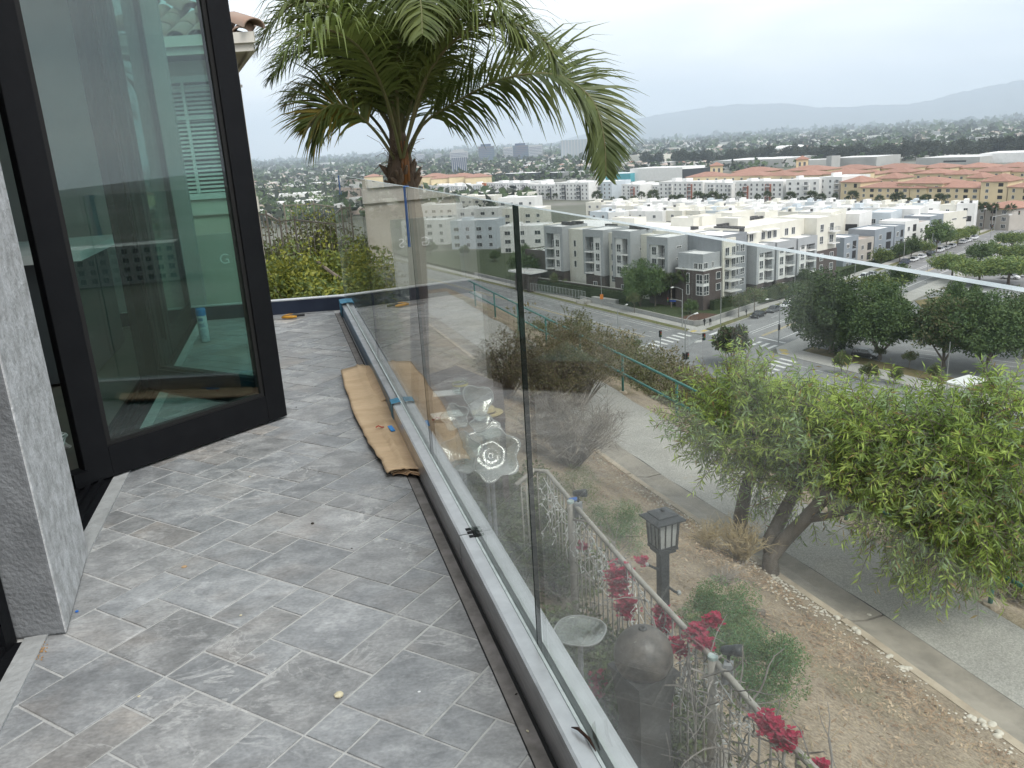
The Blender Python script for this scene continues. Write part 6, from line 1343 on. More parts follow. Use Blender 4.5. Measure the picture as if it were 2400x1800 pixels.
lowwall('podium_wall', 'brown podium wall with hedge below the apartment bays', [FB.p(ub(52), 2.2), FB.p(ub(14), 2.6)], 3.4, .4, GZ+.5, 'wall_brown')
mf = thing('mesh_fence', 'pale mesh fence in front of the hedge on the left street', 'fence', (0, 0, 0)); a, c = FB.p(ub(51), 6.2), FB.p(ub(27), 6.6)
for z in (GZ+.9, GZ+3.0): MB().bar(Vector((a.x, a.y, z)), Vector((c.x, c.y, z)), .06).build('rail', MATS['rail_metal'], mf)
pm_ = MB().box((0, 0, 1.95), (.08, .08, 2.3)).mesh('post', MATS['rail_metal']); pk_ = MB().box((0, 0, 1.95), (.03, .03, 2.1)).mesh('wire', MATS['rail_metal'])
for k in range(19): v = a.lerp(c, k/18); put('post', pm_, mf, (v.x, v.y, GZ))
for k in range(72): v = a.lerp(c, (k+.5)/72); put('wire', pk_, mf, (v.x, v.y, GZ))
stp = thing('entry_steps', 'concrete entry stairs with side walls on the left street', 'steps', (0, 0, 0))
for k in range(5): FB.blk(stp, 'step', MATS['paving'], ub(27), ub(24.6), 9.5-k*.5, 9.0-k*.5, GZ+.1, GZ+.3+.16*k)
for u_ in (27.4, 24.4): FB.blk(stp, 'side_wall', MATS['paving'], ub(u_), ub(u_-.3), 9.6, 6.0, GZ+.1, GZ+1.0)
lowwall('grey_planter', 'grey block planter beside the entry stairs', [FB.p(ub(24), 6.5), FB.p(ub(15), 6.5)], 1.6, 1.2, GZ+.2)
# ================================================================== street trees, palms, cars, lamps
LEAFM('tree_dark', (0.05, 0.088, 0.034), (0.10, 0.15, 0.055), .15, .6, .35, .28); LEAFM('tree_mid', (0.07, 0.12, 0.038), (0.12, 0.17, 0.052), .2, .6, .35, .28); LEAFM('tree_lime', (0.15, 0.20, 0.05), (0.21, 0.25, 0.065), .22, .6, .35, .12); LEAFM('tree_olive', (0.13, 0.13, 0.06), (0.18, 0.165, 0.085), .2, .6, .35, .15); LEAFM('tree_far', (0.035, 0.045, 0.03), (0.055, 0.065, 0.042), .1, .8, .02, .25); LEAFM('tree_maroon', (0.055, 0.052, 0.03), (0.09, 0.075, 0.045), .15, .6, .4)
def tree_proto(kind, rx, rz, trunk_h, ncl, per, ll, lw, mats, seed, flat=0, cr=.33, layers=False):
    b = MB(); cs = ball_centers((0, 0, trunk_h+rz), rx, rx, rz, ncl, rx*cr, .35, top=False if seed == 1 and kind == 'big' else True)
    if layers: cs = [(Vector((c.x, c.y, trunk_h+rz*.5+round((c.z-trunk_h)/.9)*.55)), r) for c, r in cs]
    clump_leaves(b, cs, per, ll, lw, .1, mats=len(mats), flat=flat); s = MB()
    s.tube([(0, 0, -.3), (.08, 0, trunk_h*.6), (0, .05, trunk_h*1.1)], [.06*rx, .045*rx, .04*rx], 7)
    for _ in range(6): c = RND.choice(cs)[0]; s.tube([(0, 0, trunk_h), c*.5+Vector((0, 0, trunk_h*.5)), c], [.03*rx, .02*rx, .008*rx], 5)
    return b.mesh(kind+'_crown', mats), s.mesh(kind+'_trunk', MATS['bark_grey'])
def TM_(*n): return [MATS[i] for i in n]
PR = {
 'big': [tree_proto('big', 5.4, 5.4, .9, 125, 200, .44, .24, TM_('tree_dark', 'tree_mid', 'tree_dark'), i, cr=.27) for i in range(3)],
 'lime': [tree_proto('lime', 3.6, 2.3, 2.0, 55, 90, .5, .26, TM_('tree_lime', 'tree_mid'), i, cr=.3) for i in range(2)],
 'mid': [tree_proto('mid', 3.0, 2.4, 2.0, 50, 90, .45, .22, TM_('tree_mid', 'tree_dark'), i, cr=.3) for i in range(2)],
 'thin': [tree_proto('thin', 1.9, 1.7, 2.6, 30, 46, .4, .16, TM_('tree_olive', 'tree_mid'), i, cr=.36) for i in range(2)],
 'parkmix': [tree_proto('parkmix', 5.2, 5.0, 1.0, 105, 180, .44, .23, TM_('tree_mid', 'tree_dark', 'tree_olive'), i, cr=.27) for i in range(2)],
 'spread': [tree_proto('spread', 6.5, 1.9, 2.6, 80, 95, .6, .3, TM_('tree_lime', 'tree_mid', 'tree_mid'), i, flat=.6, cr=.22, layers=True) for i in range(2)],
 'olive': [tree_proto('olive', 2.3, 2.3, 1.0, 42, 80, .4, .17, TM_('tree_olive', 'tree_mid'), i, cr=.32) for i in range(2)],
 'maroon': [tree_proto('maroon', 2.6, 3.0, .8, 55, 110, .42, .24, TM_('tree_maroon', 'tree_dark'), i, cr=.3) for i in range(1)],
 'euc': [tree_proto('euc', 11, 7.5, 6, 46, 46, 2.4, 1.3, TM_('tree_far', 'tree_far'), i, cr=.3) for i in range(3)],
}
def tree(kind, p, sc_, label, group=None, name='street_tree', sz=1.0, cat='tree'):
    cr_, tr_ = RND.choice(PR[kind]); t = thing(name, label, cat, p, rng(0, 6.28), group); t.scale = (sc_, sc_, sc_*sz)
    put('crown', cr_, t); put('trunk', tr_, t); return t
def gp(px, py, z=GZ): return P(px, py, z)
def tree_px(kind, px, pyb, pyt, label, group=None, z=GZ, name='street_tree', wmul=1.0):
    p = gp(px, pyb, z); hh = H(px, pyt, p.x, p.y)-p.z; full = {'big': 11.6, 'parkmix': 11.0, 'lime': 6.7, 'mid': 6.9, 'thin': 6.2, 'spread': 6.2, 'olive': 5.7, 'maroon': 6.9, 'euc': 21.5}[kind]
    s = hh/full*(1.08 if kind in ('big', 'parkmix') and px > 1900 else 1.0); t = tree(kind, p, s*wmul, label, group, name, 1/wmul); return t
for a in (('big', *c2(740, 1440), c2(740, 930)[1], 'large dense dark tree, leftmost of the car park row, beside the white striped street', 1.02), ('big', *c2(1090, 1490), c2(1060, 1010)[1], 'large dark car park tree in the middle of the row', 1.1), ('parkmix', *c2(1540, 1550), c2(1590, 1060)[1], 'broad dark car park tree under the driveway, right part of the row', 1.05),
          ('big', *c2(1830, 1580), c2(1830, 1080)[1], 'broad dark car park tree left of the picture edge', 1.15), ('parkmix', *c2(2110, 1480), c2(2060, 1020)[1], 'dark tree cut by the right picture edge', .9), ('mid', *c2(1620, 1300), c2(1610, 930)[1], 'tall narrow dark tree standing up before the driveway', .55), ('mid', *c2(1740, 1290), c2(1735, 960)[1], 'second narrow dark tree before the driveway', .5), ('mid', *c2(1480, 1330), c2(1440, 1080)[1], 'small dark tree below the planted island', .8),
          ('lime', *c2(1090, 1130), c2(1100, 880)[1], 'green tree under the glass edge beside the white parked suv', 1.0), ('mid', *c2(1240, 1035), c2(1240, 815)[1], 'slender green street tree crossed by the glass top edge', 1.0),
          ('spread', *c2(1600, 920), c2(1600, 760)[1], 'flat topped green tree beside the far parked cars', .9), ('spread', *c2(1790, 960), c2(1780, 800)[1], 'broad lime green canopy tree at the right car park', 1.05), ('spread', *c2(2000, 960), c2(2010, 780)[1], 'broad lime green canopy tree cut by the right edge', 1.1), ('mid', *c2(1790, 840), c2(1790, 660)[1], 'dark green round tree beside the far end of the street', 1.1), ('mid', *c2(1870, 800), c2(1860, 650)[1], 'second dark green tree beside the far end of the street', 1.1), ('spread', *c2(2020, 720), c2(2010, 600)[1], 'flat canopy tree at the right picture edge near the junction', .9), ('spread', *c2(2060, 830), c2(2070, 690)[1], 'flat canopy tree behind the lime ones at the right edge', 1.0),
          ('maroon', *v_(1578, 790), v_(1575, 692)[1], 'dark reddish round tree standing by the crossing behind the willow', 1.0), ('thin', *c2(760, 1450), c2(660, 1250)[1], 'brown thin leaved tree in the dry planting strip', 1.3), ('thin', *c2(1090, 1500), c2(1100, 1390)[1], 'small brown bare topped tree under the middle dark tree', 1.2), ('olive', *c2(820, 1590), c2(820, 1430)[1], 'small dark conical tree in the planting strip', .8), ('thin', *c2(1300, 1560), c2(1320, 1420)[1], 'grey leaved small tree in the planting strip', 1.2), ('olive', *c2(1470, 1640), c2(1470, 1520)[1], 'small dark tree near the concrete walk, left of the lamp post', .8), ('olive', *c2(1010, 1640), c2(1020, 1510)[1], 'olive brown bush tree behind the willow top', 1.1), ('olive', *c2(1200, 1660), c2(1210, 1540)[1], 'rusty brown bush tree behind the willow top', 1.0),
          ('big', *c1(950, 870), c1(960, 520)[1], 'large dark tree in front of the apartment building', .85), ('mid', *c1(1060, 870), c1(1050, 560)[1], 'dark tree right of the large one by the apartment building', .8), ('thin', *c1(905, 900), c1(905, 730)[1], 'thin young street tree on the left street verge', 1.0), ('thin', *c1(1680, 930), c1(1690, 745)[1], 'young street tree on the right street verge, nearest the corner', 1.2), ('thin', *c1(1795, 890), c1(1800, 700)[1], 'young street tree on the right street verge, second from the corner', 1.2), ('thin', *c1(1985, 800), c1(1985, 660)[1], 'young street tree on the right street verge, third from the corner', 1.2), ('mid', *c1(2150, 740), c1(2160, 560)[1], 'green street tree rising above the white sports car', .9), ('mid', *c1(1320, 930), c1(1325, 800)[1], 'round dark shrub tree at the foot of the brown tower', .9),
          ('mid', *c1(200, 690), c1(230, 430)[1], 'dark tree at the left end of the apartment building', 1.1), ('mid', *c1(100, 660), c1(110, 440)[1], 'dark tree beside the glass joint on the left street', 1.1), ('thin', *c1(320, 760), c1(330, 580)[1], 'slim yellowish young tree beside the entrance porch', .6), ('thin', *c1(400, 760), c1(400, 640)[1], 'slim brownish young tree in front of the entrance porch', .7)): tree_px(*a[:5], wmul=a[5])
# trees along the far part of street A
names_ = ['nearest the apartment steps', 'second', 'third', 'fourth', 'fifth', 'sixth', 'seventh', 'eighth', 'ninth', 'tenth', 'eleventh']
for k, (x, yb, yt, kd) in enumerate(((1100, 835, 700, 'lime'), (1230, 800, 660, 'mid'), (1310, 790, 620, 'mid'), (1400, 760, 640, 'lime'), (1490, 730, 510, 'mid'), (1560, 700, 570, 'lime'), (1640, 680, 560, 'lime'), (1720, 650, 540, 'lime'), (1160, 745, 660, 'mid'), (1000, 520, 455, 'mid'), (1270, 700, 640, 'thin'))):
    tree_px(kd, *c2(x, yb), c2(x, yt)[1], 'green street tree in the row along the far pavement, %s from the left' % names_[k] if k else 'round lime tree in the row along the far pavement, nearest the glass edge', 'trees along the far pavement')
# hedges
LEAFM('hedge_leaf', (0.028, 0.045, 0.018), (0.05, 0.065, 0.026), .1, .7, .6)
def hedge(label, a, c, h, w, z0=GZ, dens=46):
    t = thing('hedge', label, 'hedge', (0, 0, 0)); b = MB(); L_ = (c-a).length; d = (c-a).normalized(); n = Vector((-d.y, d.x, 0))
    for _ in range(int(L_*dens)):
        f = RND.random(); side = RND.choice((0, 0, 1)); p = a+d*(f*L_)+n*(rng(-w, w)/2 if side == 0 else -w/2*RND.choice((1, -1))); p.z = z0+(h+rng(-.15, .1) if side == 0 else rng(.1, h)); b.leaf(p, rdir(), rng(.25, .45), .2)
    b.prism([((a-n*w*.42).x, (a-n*w*.42).y), ((c-n*w*.42).x, (c-n*w*.42).y), ((c+n*w*.42).x, (c+n*w*.42).y), ((a+n*w*.42).x, (a+n*w*.42).y)], z0, z0+h-.1); b.build('foliage', MATS['hedge_leaf'], t)
hedge('dark clipped hedge on the podium wall below the apartment bays', FB.p(ub(50), 3.6), FB.p(ub(14), 3.8), 3.0, 1.6, GZ+.6); hedge('dark hedge below the right side apartment bays', FAc.p(3, 2.2), FAc.p(36, 2.6), 3.2, 2.4, GZ+.6); hedge('dark hedge in front of the brown tower', FT.p(1.5, 1.5), FT.p(9, 1.6), 2.6, 1.6, GZ+.6); hedge('dark hedge along the townhouse pavement', AB(AK-5.4, BF)+EA*60, AB(AK-5.4, BF)+EA*200, 1.6, 1.2, GZ)
# fan palms
LEAFM('fan_leaf', (0.05, 0.075, 0.028), (0.09, 0.11, 0.045), .15, .6, .5, .15)
def palm_proto(h, r, n):
    b = MB()
    for k in range(n):
        a = k*2.4; el = rng(-.35, 1.2); d = Vector((math.cos(a)*math.cos(el), math.sin(a)*math.cos(el), math.sin(el))); p = Vector((0, 0, h)); m = p+d*r*.5; e = p+d*r+Vector((0, 0, -.22*r))
        s = d.orthogonal().normalized()
        for q in range(7):
            o = (q-3)/3; b.leaf(p+d*r*.35, (d+s*o*.8+Vector((0, 0, -.25*abs(o)))).normalized(), r*.75, r*.13, bend=.15)
    s = MB().tube([(0, 0, -.3), (.05, 0, h*.5), (0, 0, h)], [.2, .16, .2], 7); return b.mesh('fan_palm_crown', MATS['fan_leaf']), s.mesh('fan_palm_trunk', MATS['bark_grey'])
FP = [palm_proto(6.5, 2.3, 34), palm_proto(8.5, 2.2, 34), palm_proto(4.0, 2.4, 30)]
def fpalm(px, pyb, pyt, label, group=None, z=GZ, i=None):
    p = gp(px, pyb, z); hh = H(px, pyt, p.x, p.y)-p.z; i = RND.randrange(3) if i is None else i; s = hh/((6.5, 8.5, 4.0)[i]+1.6)
    t = thing('fan_palm', label, 'palm tree', p, rng(0, 6), group); t.scale = (s,)*3; c, tr = FP[i]; put('crown', c, t); put('trunk', tr, t)
fpalm(*c1(1180, 880), c1(1180, 600)[1], 'fan palm left of the brown tower', i=1); fpalm(*c1(1275, 880), c1(1275, 570)[1], 'fan palm touching the brown tower', i=1); fpalm(*c2(775, 800), c2(780, 650)[1], 'fan palm at the end of the apartment building', i=1)
for k, x in enumerate((0, 80, 130, 190, 230, 290, 340, 390, 430, 520, 560, 600, 650, 740, 830, 880, 910, 1000, 1060, 1110, 1160, 1230, 1320, 1460, 1540, 1560, 1610, 1680, 1700, 1770, 1810)): fpalm(*c3(x, 740+rng(-6, 6)+max(0, x-1250)*.02), c3(x, rng(655, 690)+max(0, x-1250)*.02)[1], 'fan palm in the row before the white and yellow apartment blocks', 'fan palms before the far apartment blocks')
for k, x in enumerate((1960, 2000, 2040, 2130, 1930)): fpalm(*c3(x, 860+k), c3(x, 715+k*3)[1], 'tall palm at the far junction, ' + ('second from the left', 'third from the left', 'fourth from the left', 'rightmost', 'leftmost')[k], 'palms at the far junction', i=1)
for k, x in enumerate((1160, 1190, 1220, 1260, 1300, 1370, 1420, 1480)): fpalm(*c4(x, 705), c4(x, 635+rng(-5, 15))[1], 'fan palm in front of the white balcony apartments', 'fan palms before the white balcony apartments')
# ---- cars
for nm, c_ in (('white', (.72, .73, .74)), ('black', (.012, .013, .015)), ('grey', (.10, .105, .115)), ('silver', (.42, .43, .44)), ('blue', (.02, .03, .06))): M('car_'+nm, c_, tuple(x*.95 for x in c_), rough=.28, spec=.6, scale=.5)
M('car_glass', (.02, .024, .028), rough=.08, spec=.8); M('tyre', (.015, .015, .015), rough=.85); M('rim', (.45, .45, .46), rough=.4, metal=.6); M('lamp_lens', (.7, .7, .68), rough=.2); M('lamp_red', (.4, .02, .02), rough=.3)
def car_proto(kind):
    L_, Wd = (4.6, 1.82); suv = kind == 'suv'; hb, hr_ = (.95, 1.66) if suv else (.82, 1.42)
    lo = [(-2.3, .32), (-2.32, .62), (-2.2, hb), (-1.0, hb+.04), (.9, hb+.03), (1.9, hb-.12), (2.26, .62), (2.3, .32)]
    b = MB(); hw = Wd/2
    def loft(prof, fy):
        n = len(prof); vs = []; 
        for sy in (-1, 1): vs += [(x, sy*hw*fy(z), z) for x, z in prof]
        b.add(vs, [tuple(range(n)), tuple(reversed(range(n, 2*n)))]+[(i, n+i, n+(i+1) % n, (i+1) % n) for i in range(n)])
    loft(lo, lambda z: 1.0 if z < .7 else .96)
    roof = [(-2.05 if suv else -1.35, hr_-.09), (-1.4 if suv else -.9, hr_), (.15, hr_), (.45, hr_-.07)]
    cab = [(-2.15 if suv else -1.95, hb)]+roof+[(1.25, hb)]
    g = MB(); n = len(cab); vs = []
    for sy in (-1, 1): vs += [(x, sy*hw*(.93-.20*(z-hb)/(hr_-hb)), z) for x, z in cab]
    g.add(vs, [tuple(range(n)), tuple(reversed(range(n, 2*n)))]+[(i, n+i, n+(i+1) % n, (i+1) % n) for i in range(n)])
    rf = MB(); vs = []
    for sy in (-1, 1): vs += [(x, sy*hw*.745, z+.012) for x, z in roof]
    rf.add(vs, [(0, 1, 5, 4), (1, 2, 6, 5), (2, 3, 7, 6)]); 
    for x0, x1 in ((cab[0], roof[0]), (cab[-1], roof[-1]), ((-.35, hb), (-.4, hr_)), ((-1.25, hb), (-1.1, hr_-.03))):
        for sy in (-1, 1): rf.bar((x0[0], sy*hw*.935, x0[1]), (x1[0], sy*hw*.75, x1[1]), .07)
    wh = MB().tube([(0, -.11, 0), (0, .11, 0)], .33, 16); rm = MB().tube([(0, -.12, 0), (0, .12, 0)], .2, 12); hl = MB().box((0, 0, 0), (.10, .36, .13)); return b, g, rf, wh, rm, hl
CARP = {k: car_proto(k) for k in ('suv', 'sedan')}; CM = {}
def car(kind, colr, p, ang, label, group=None):
    k = (kind, colr)
    if k not in CM:
        b, g, rf, wh, rm, hl = CARP[kind]; CM[k] = (b.mesh('car_body', MATS['car_'+colr]), g.mesh('car_windows', MATS['car_glass']), rf.mesh('car_roof', MATS['car_'+colr]), wh.mesh('tyre', MATS['tyre']), rm.mesh('rim', MATS['rim']), hl.mesh('headlight', MATS['lamp_lens']), hl.mesh('taillight', MATS['lamp_red']))
    m = CM[k]; t = thing('parked_car', label, 'car', p, ang, group); put('body', m[0], t); put('window', m[1], t); put('roof', m[2], t)
    for x in (-1.38, 1.42):
        for y in (-.80, .80): w_ = put('wheel', m[3], t, (x, y, .33)); put('rim', m[4], w_)
    for y in (-.62, .62): put('headlight', m[5], t, (2.2, y, .66)); put('taillight', m[6], t, (-2.24, y, .78))
    return t
aA = math.atan2(EA.y, EA.x)+math.pi
gcar = 'cars parked along the right street'
for x, y, kd, cl, lb in ((220, 1185, 'sedan', 'black', 'black car parked nearest the street corner'), (322, 1145, 'sedan', 'grey', 'dark grey car parked second from the street corner'), (430, 1112, 'sedan', 'white', 'white sports car parked third from the street corner'), (480, 1088, 'sedan', 'black', 'dark car half hidden by the big tree'), (955, 915, 'suv', 'white', 'white suv parked below the glass edge'), (1010, 895, 'sedan', 'silver', 'silver car behind the white suv, mostly behind the tree'), (1345, 818, 'suv', 'blue', 'dark blue car at the front of the far parked row'), (1412, 795, 'sedan', 'white', 'white car second in the far parked row'), (1472, 775, 'sedan', 'white', 'white car third in the far parked row'), (1525, 752, 'sedan', 'black', 'black car fourth in the far parked row'), (1598, 728, 'suv', 'white', 'white suv fifth in the far parked row'), (1650, 712, 'sedan', 'silver', 'silver car sixth in the far parked row'), (1690, 697, 'sedan', 'silver', 'silver car seventh in the far parked row'), (1760, 668, 'sedan', 'silver', 'silver car eighth in the far parked row'), (1800, 656, 'sedan', 'white', 'white car ninth in the far parked row'), (1862, 640, 'suv', 'white', 'white car last in the far parked row by the junction')):
    p = P(*c2(x, y), GZ); s_ = p.dot(EA); p = AN(s_, AK+1.45, GZ+.03); car(kd, cl, p, aA, lb, gcar)
for x, y, cl, lb in ((2010, 915, 'white', 'white car in the car park by the right edge, nearer one'), (2085, 900, 'white', 'white van like car cut by the right picture edge'), (1940, 860, 'silver', 'silver car under the lime canopy trees'), (930, 1340, 'white', 'white car glimpsed between the dark car park trees'), (990, 1470, 'black', 'dark car under the middle dark trees'), (1880, 1330, 'silver', 'silver car glimpsed under the right dark trees')): car('suv', cl, P(*c2(x, y), GZ+.04), aA+1.57, lb, 'cars in the car park')
p = P(*r4(1560-700, 0), GZ)
wv_ = P(*v_(2085, 858), GZ+.16); b = thing('white_canopy', 'white flat canopy roof beside the concrete walk behind the willow', 'canopy', wv_, .5); MB().box((0, 0, 2.6), (6, 3.4, .25)).build('roof', MATS['frame_white'], b)
for x in (-2.7, 2.7):
    for y in (-1.4, 1.4): MB().box((x, y, 1.24), (.12, .12, 2.47)).build('post', MATS['rail_metal'], b)
# ---- street lamps and signals
M('pole_grey', (.33, .34, .34), (.27, .28, .28), rough=.5, metal=.3, scale=2); M('signal_black', (.012, .013, .014), rough=.5); M('sign_blue', (.02, .06, .25), rough=.5); M('orange', (.6, .2, .03), rough=.6)
def lamp(px, pyb, pyt, label, arm=None, head=True, z=GZ, group='street lamps'):
    p = P(px, pyb, z); hh = max(4, H(px, pyt, p.x, p.y)-p.z); t = thing('street_lamp', label, 'street lamp', p, 0, group); t.location.z = z
    MB().tube([(0, 0, 0), (0, 0, hh*.5), (0, 0, hh)], [.11, .09, .07], 8).build('pole', MATS['pole_grey'], t)
    if arm:
        ax, ay, ln = arm; d = Vector((ax, ay, 0)).normalized(); pts = [Vector((0, 0, hh-.1))+d*(ln*i/5)+Vector((0, 0, .9*math.sin(i/5*1.5))) for i in range(6)]
        MB().tube(pts, .05, 6).build('arm', MATS['pole_grey'], t); b = MB(); e = pts[-1]; b.tube([e-d*.05, e+d*.3, e+d*.75], [.08, .17, .10], 8); b.build('lamp_head', MATS['frame_white'], t)
    return t
def sig(t, p, yaw):
    b = MB().box((0, 0, 0), (.36, .28, 1.1)); b.box((0, .15, 0), (.62, .03, 1.35)); o = b.build('signal_head', MATS['signal_black'], t, p, yaw)
    for k, c in enumerate(((.35, .02, .02), (.3, .2, .02), (.02, .18, .1))): MB().tube([(0, -.14, .34-.34*k), (0, -.18, .34-.34*k)], .12, 10).build('lens', M('lens%d' % k, c, rough=.3), o)
L_ = -EA-EB*.2
lamp(*c1(1262, 1000), c1(1275, 720)[1], 'street lamp with signal arm at the far corner', (-.9, -.5, 2.6)); lamp(*c1(1545, 990), c1(1556, 660)[1], 'tall headless pole at the far corner', None); lamp(*c1(1975, 1110), c1(1988, 810)[1], 'street lamp on the near side of the right street', (-.8, -.3, 2.8)); lamp(*c1(785, 1010), c1(790, 875)[1], 'street lamp on the left street with a curved arm', (.8, .6, 2.6)); lamp(*c1(2090, 770), c1(2096, 560)[1], 'tall pole on the verge of the right street', None); lamp(*c1(665, 850), c1(668, 625)[1], 'thin pole with an orange sign on the left street', None)
lamp(*c2(1565, 1625), c2(1590, 1360)[1], 'pale lamp post behind the willow, right part', None); lamp(*c2(915, 890), c2(925, 690)[1], 'lamp post behind the white suv', (-.7, .2, 2)); lamp(*c2(1258, 810), c2(1270, 650)[1], 'tall pole between the far row trees', None); lamp(*c2(1455, 750), c2(1470, 590)[1], 'pole behind the far parked cars', None); lamp(*c2(1762, 640), c2(1780, 440)[1], 'lamp with a curved arm at the far junction', (.8, -.2, 2.2)); lamp(*c2(1420, 950), c2(1425, 800)[1], 'thin pole on the near verge of the right street', None); lamp(*c2(1980, 1110), c2(1990, 1010)[1], 'dark post beside the driveway at the right edge', None); lamp(*c2(1900, 590), c2(1925, 410)[1], 'tall pole behind the far junction', None)
p = P(*c1(668, 770), GZ); v = P(*c1(665, 850), GZ); hz_ = H(*c1(668, 775), v.x, v.y); tag(MB().box((0, 0, 0), (.9, .05, 1.3)).build('road_sign', MATS['orange'], None, (v.x, v.y-.15, hz_), .2), 'orange road work sign on the thin pole of the left street', 'sign')
# signals
def signal(px, pyb, pyt, label, arm, heads, sign=None):
    p = P(px, pyb, GZ); hh = H(px, pyt, p.x, p.y)-p.z; t = thing('traffic_signal', label, 'traffic signal', p); MB().tube([(0, 0, 0), (0, 0, hh)], [.12, .09], 8).build('pole', MATS['pole_grey'], t)
    if arm:
        d = Vector((arm[0], arm[1], 0)).normalized(); pts = [Vector((0, 0, arm[3]))+d*(arm[2]*i/6)+Vector((0, 0, 1.0*math.sin(i/6*1.57))) for i in range(7)]; MB().tube(pts, [.09, .085, .08, .075, .07, .065, .06], 6).build('mast_arm', MATS['pole_grey'], t); sig(t, pts[-1], arm[4])
        if sign: e = pts[4]; MB().box((0, 0, 0), (1.5, .04, .35)).build('street_sign', MATS[sign], t, (e.x, e.y, e.z-.4), arm[4])
    for z, o_, yw in heads: sig(t, Vector((o_, -.3, z)), yw)
    return t
t = signal(*v_(1480, 810), v_(1484, 692)[1], 'nearest traffic signal pole with mast arm and lamp over the crossing', (.8, .55, 5.0, 5.2, .3), ((3.6, -.3, 1.8), (3.6, .4, .4)), 'frame_white')
d = Vector((.8, .6, 0)); hh_ = H(*v_(1484, 692), t.location.x, t.location.y)-GZ; MB().tube([(0, 0, hh_-.05), (.7, .3, hh_+.6), (1.8, .8, hh_+.9)], .06, 6).build('lamp_arm', MATS['pole_grey'], t); MB().tube([(1.7, .75, hh_+.9), (2.5, 1.1, hh_+.95)], [.10, .17], 8).build('lamp_head', MATS['frame_white'], t)
signal(*c1(1100, 1200), c1(1107, 1065)[1], 'short signal pole left of the nearest one', None, ((4.2, 0, .3),)); signal(*c1(1972, 1120), c1(1980, 1010)[1], 'signal pole on the south corner island', None, ((3.4, 0, 1.6),)); t = signal(*c1(1260, 1002), c1(1265, 820)[1], 'signal pole at the far corner carrying a blue street sign', (-.85, -.5, 4.2, 6.0, -.4), (), 'sign_blue')
t = signal(*c2(1875, 625), c2(1890, 470)[1], 'signal mast at the far junction by the yellow apartments', (.9, -.1, 9, 7.5, .2), ((4, 0, .4),), 'frame_white')
# three pedestrians on the pavements, each one continuous skinned figure
def person(p, label, ang, cl):
    me = bpy.data.meshes.new('person'); vs = [(0, 0, .95), (0, 0, 1.2), (0, 0, 1.42), (0, .01, 1.55), (0, .02, 1.68), (.11, .0, .88), (.13, .12, .48), (.13, .05, .06), (-.11, 0, .88), (-.13, -.10, .48), (-.13, -.22, .07), (.2, 0, 1.4), (.27, -.06, 1.12), (.27, .06, .88), (-.2, 0, 1.4), (-.27, .08, 1.12), (-.26, .2, .92), (.13, .18, .03), (-.13, -.1, .03)]
    es = [(0, 1), (1, 2), (2, 3), (3, 4), (0, 5), (5, 6), (6, 7), (0, 8), (8, 9), (9, 10), (2, 11), (11, 12), (12, 13), (2, 14), (14, 15), (15, 16), (7, 17), (10, 18)]
    rr = [.15, .15, .16, .06, .11, .09, .065, .045, .09, .065, .045, .07, .05, .04, .07, .05, .04, .04, .04]; me.from_pydata(vs, es, []); o = put('person', me, None, p, ang); md = o.modifiers.new('skin', 'SKIN')
    for i, r in enumerate(rr): me.skin_vertices[0].data[i].radius = (r, r)
    me.skin_vertices[0].data[0].use_root = True; s = o.modifiers.new('sub', 'SUBSURF'); s.levels = s.render_levels = 1; me.materials.append(MATS['signal_black'] if cl else MATS['car_blue']); return tag(o, label, 'person')
for (x, y), lb, an in (((1425, 990), 'person in dark clothes walking on the corner pavement, left of two', .3), ((1468, 988), 'person in dark clothes walking on the corner pavement, right of two', -.6), ((1735, 920), 'person in dark clothes walking by the verge of the right street', .8)): person(P(*c1(x, y), GZ+.155), lb, an, 1)
# ================================================================== townhouses, far blocks, city, mountains, haze
M('wall_grey_blue', (.26, .29, .32), (.23, .26, .29), rough=.85, scale=.4); M('wall_paleblue', (.50, .55, .58), (.45, .5, .53), rough=.85, scale=.4); M('wall_yellow', (.66, .54, .34), (.60, .49, .31), rough=.85, scale=.3, objvar=.08); M('wall_yellow_pale', (.64, .53, .33), (.58, .48, .30), rough=.85, scale=.3); M('roof_red', (.34, .19, .14), (.27, .15, .112), rough=.9, scale=.5, detail=8, objvar=.10); M('roof_tan', (.46, .38, .32), (.38, .31, .27), rough=.9, scale=.5, detail=8); M('wall_teal', (.08, .36, .42), rough=.8); M('wall_charcoal', (.04, .045, .05), rough=.8); M('wall_orange', (.45, .13, .04), rough=.8); M('concrete_far', (.42, .42, .40), (.36, .36, .345), rough=.9, scale=.1); M('shadow_gap', (.03, .03, .032), rough=.9); M('wall_taupe', (.42, .39, .35), (.37, .345, .31), rough=.85, scale=.4)
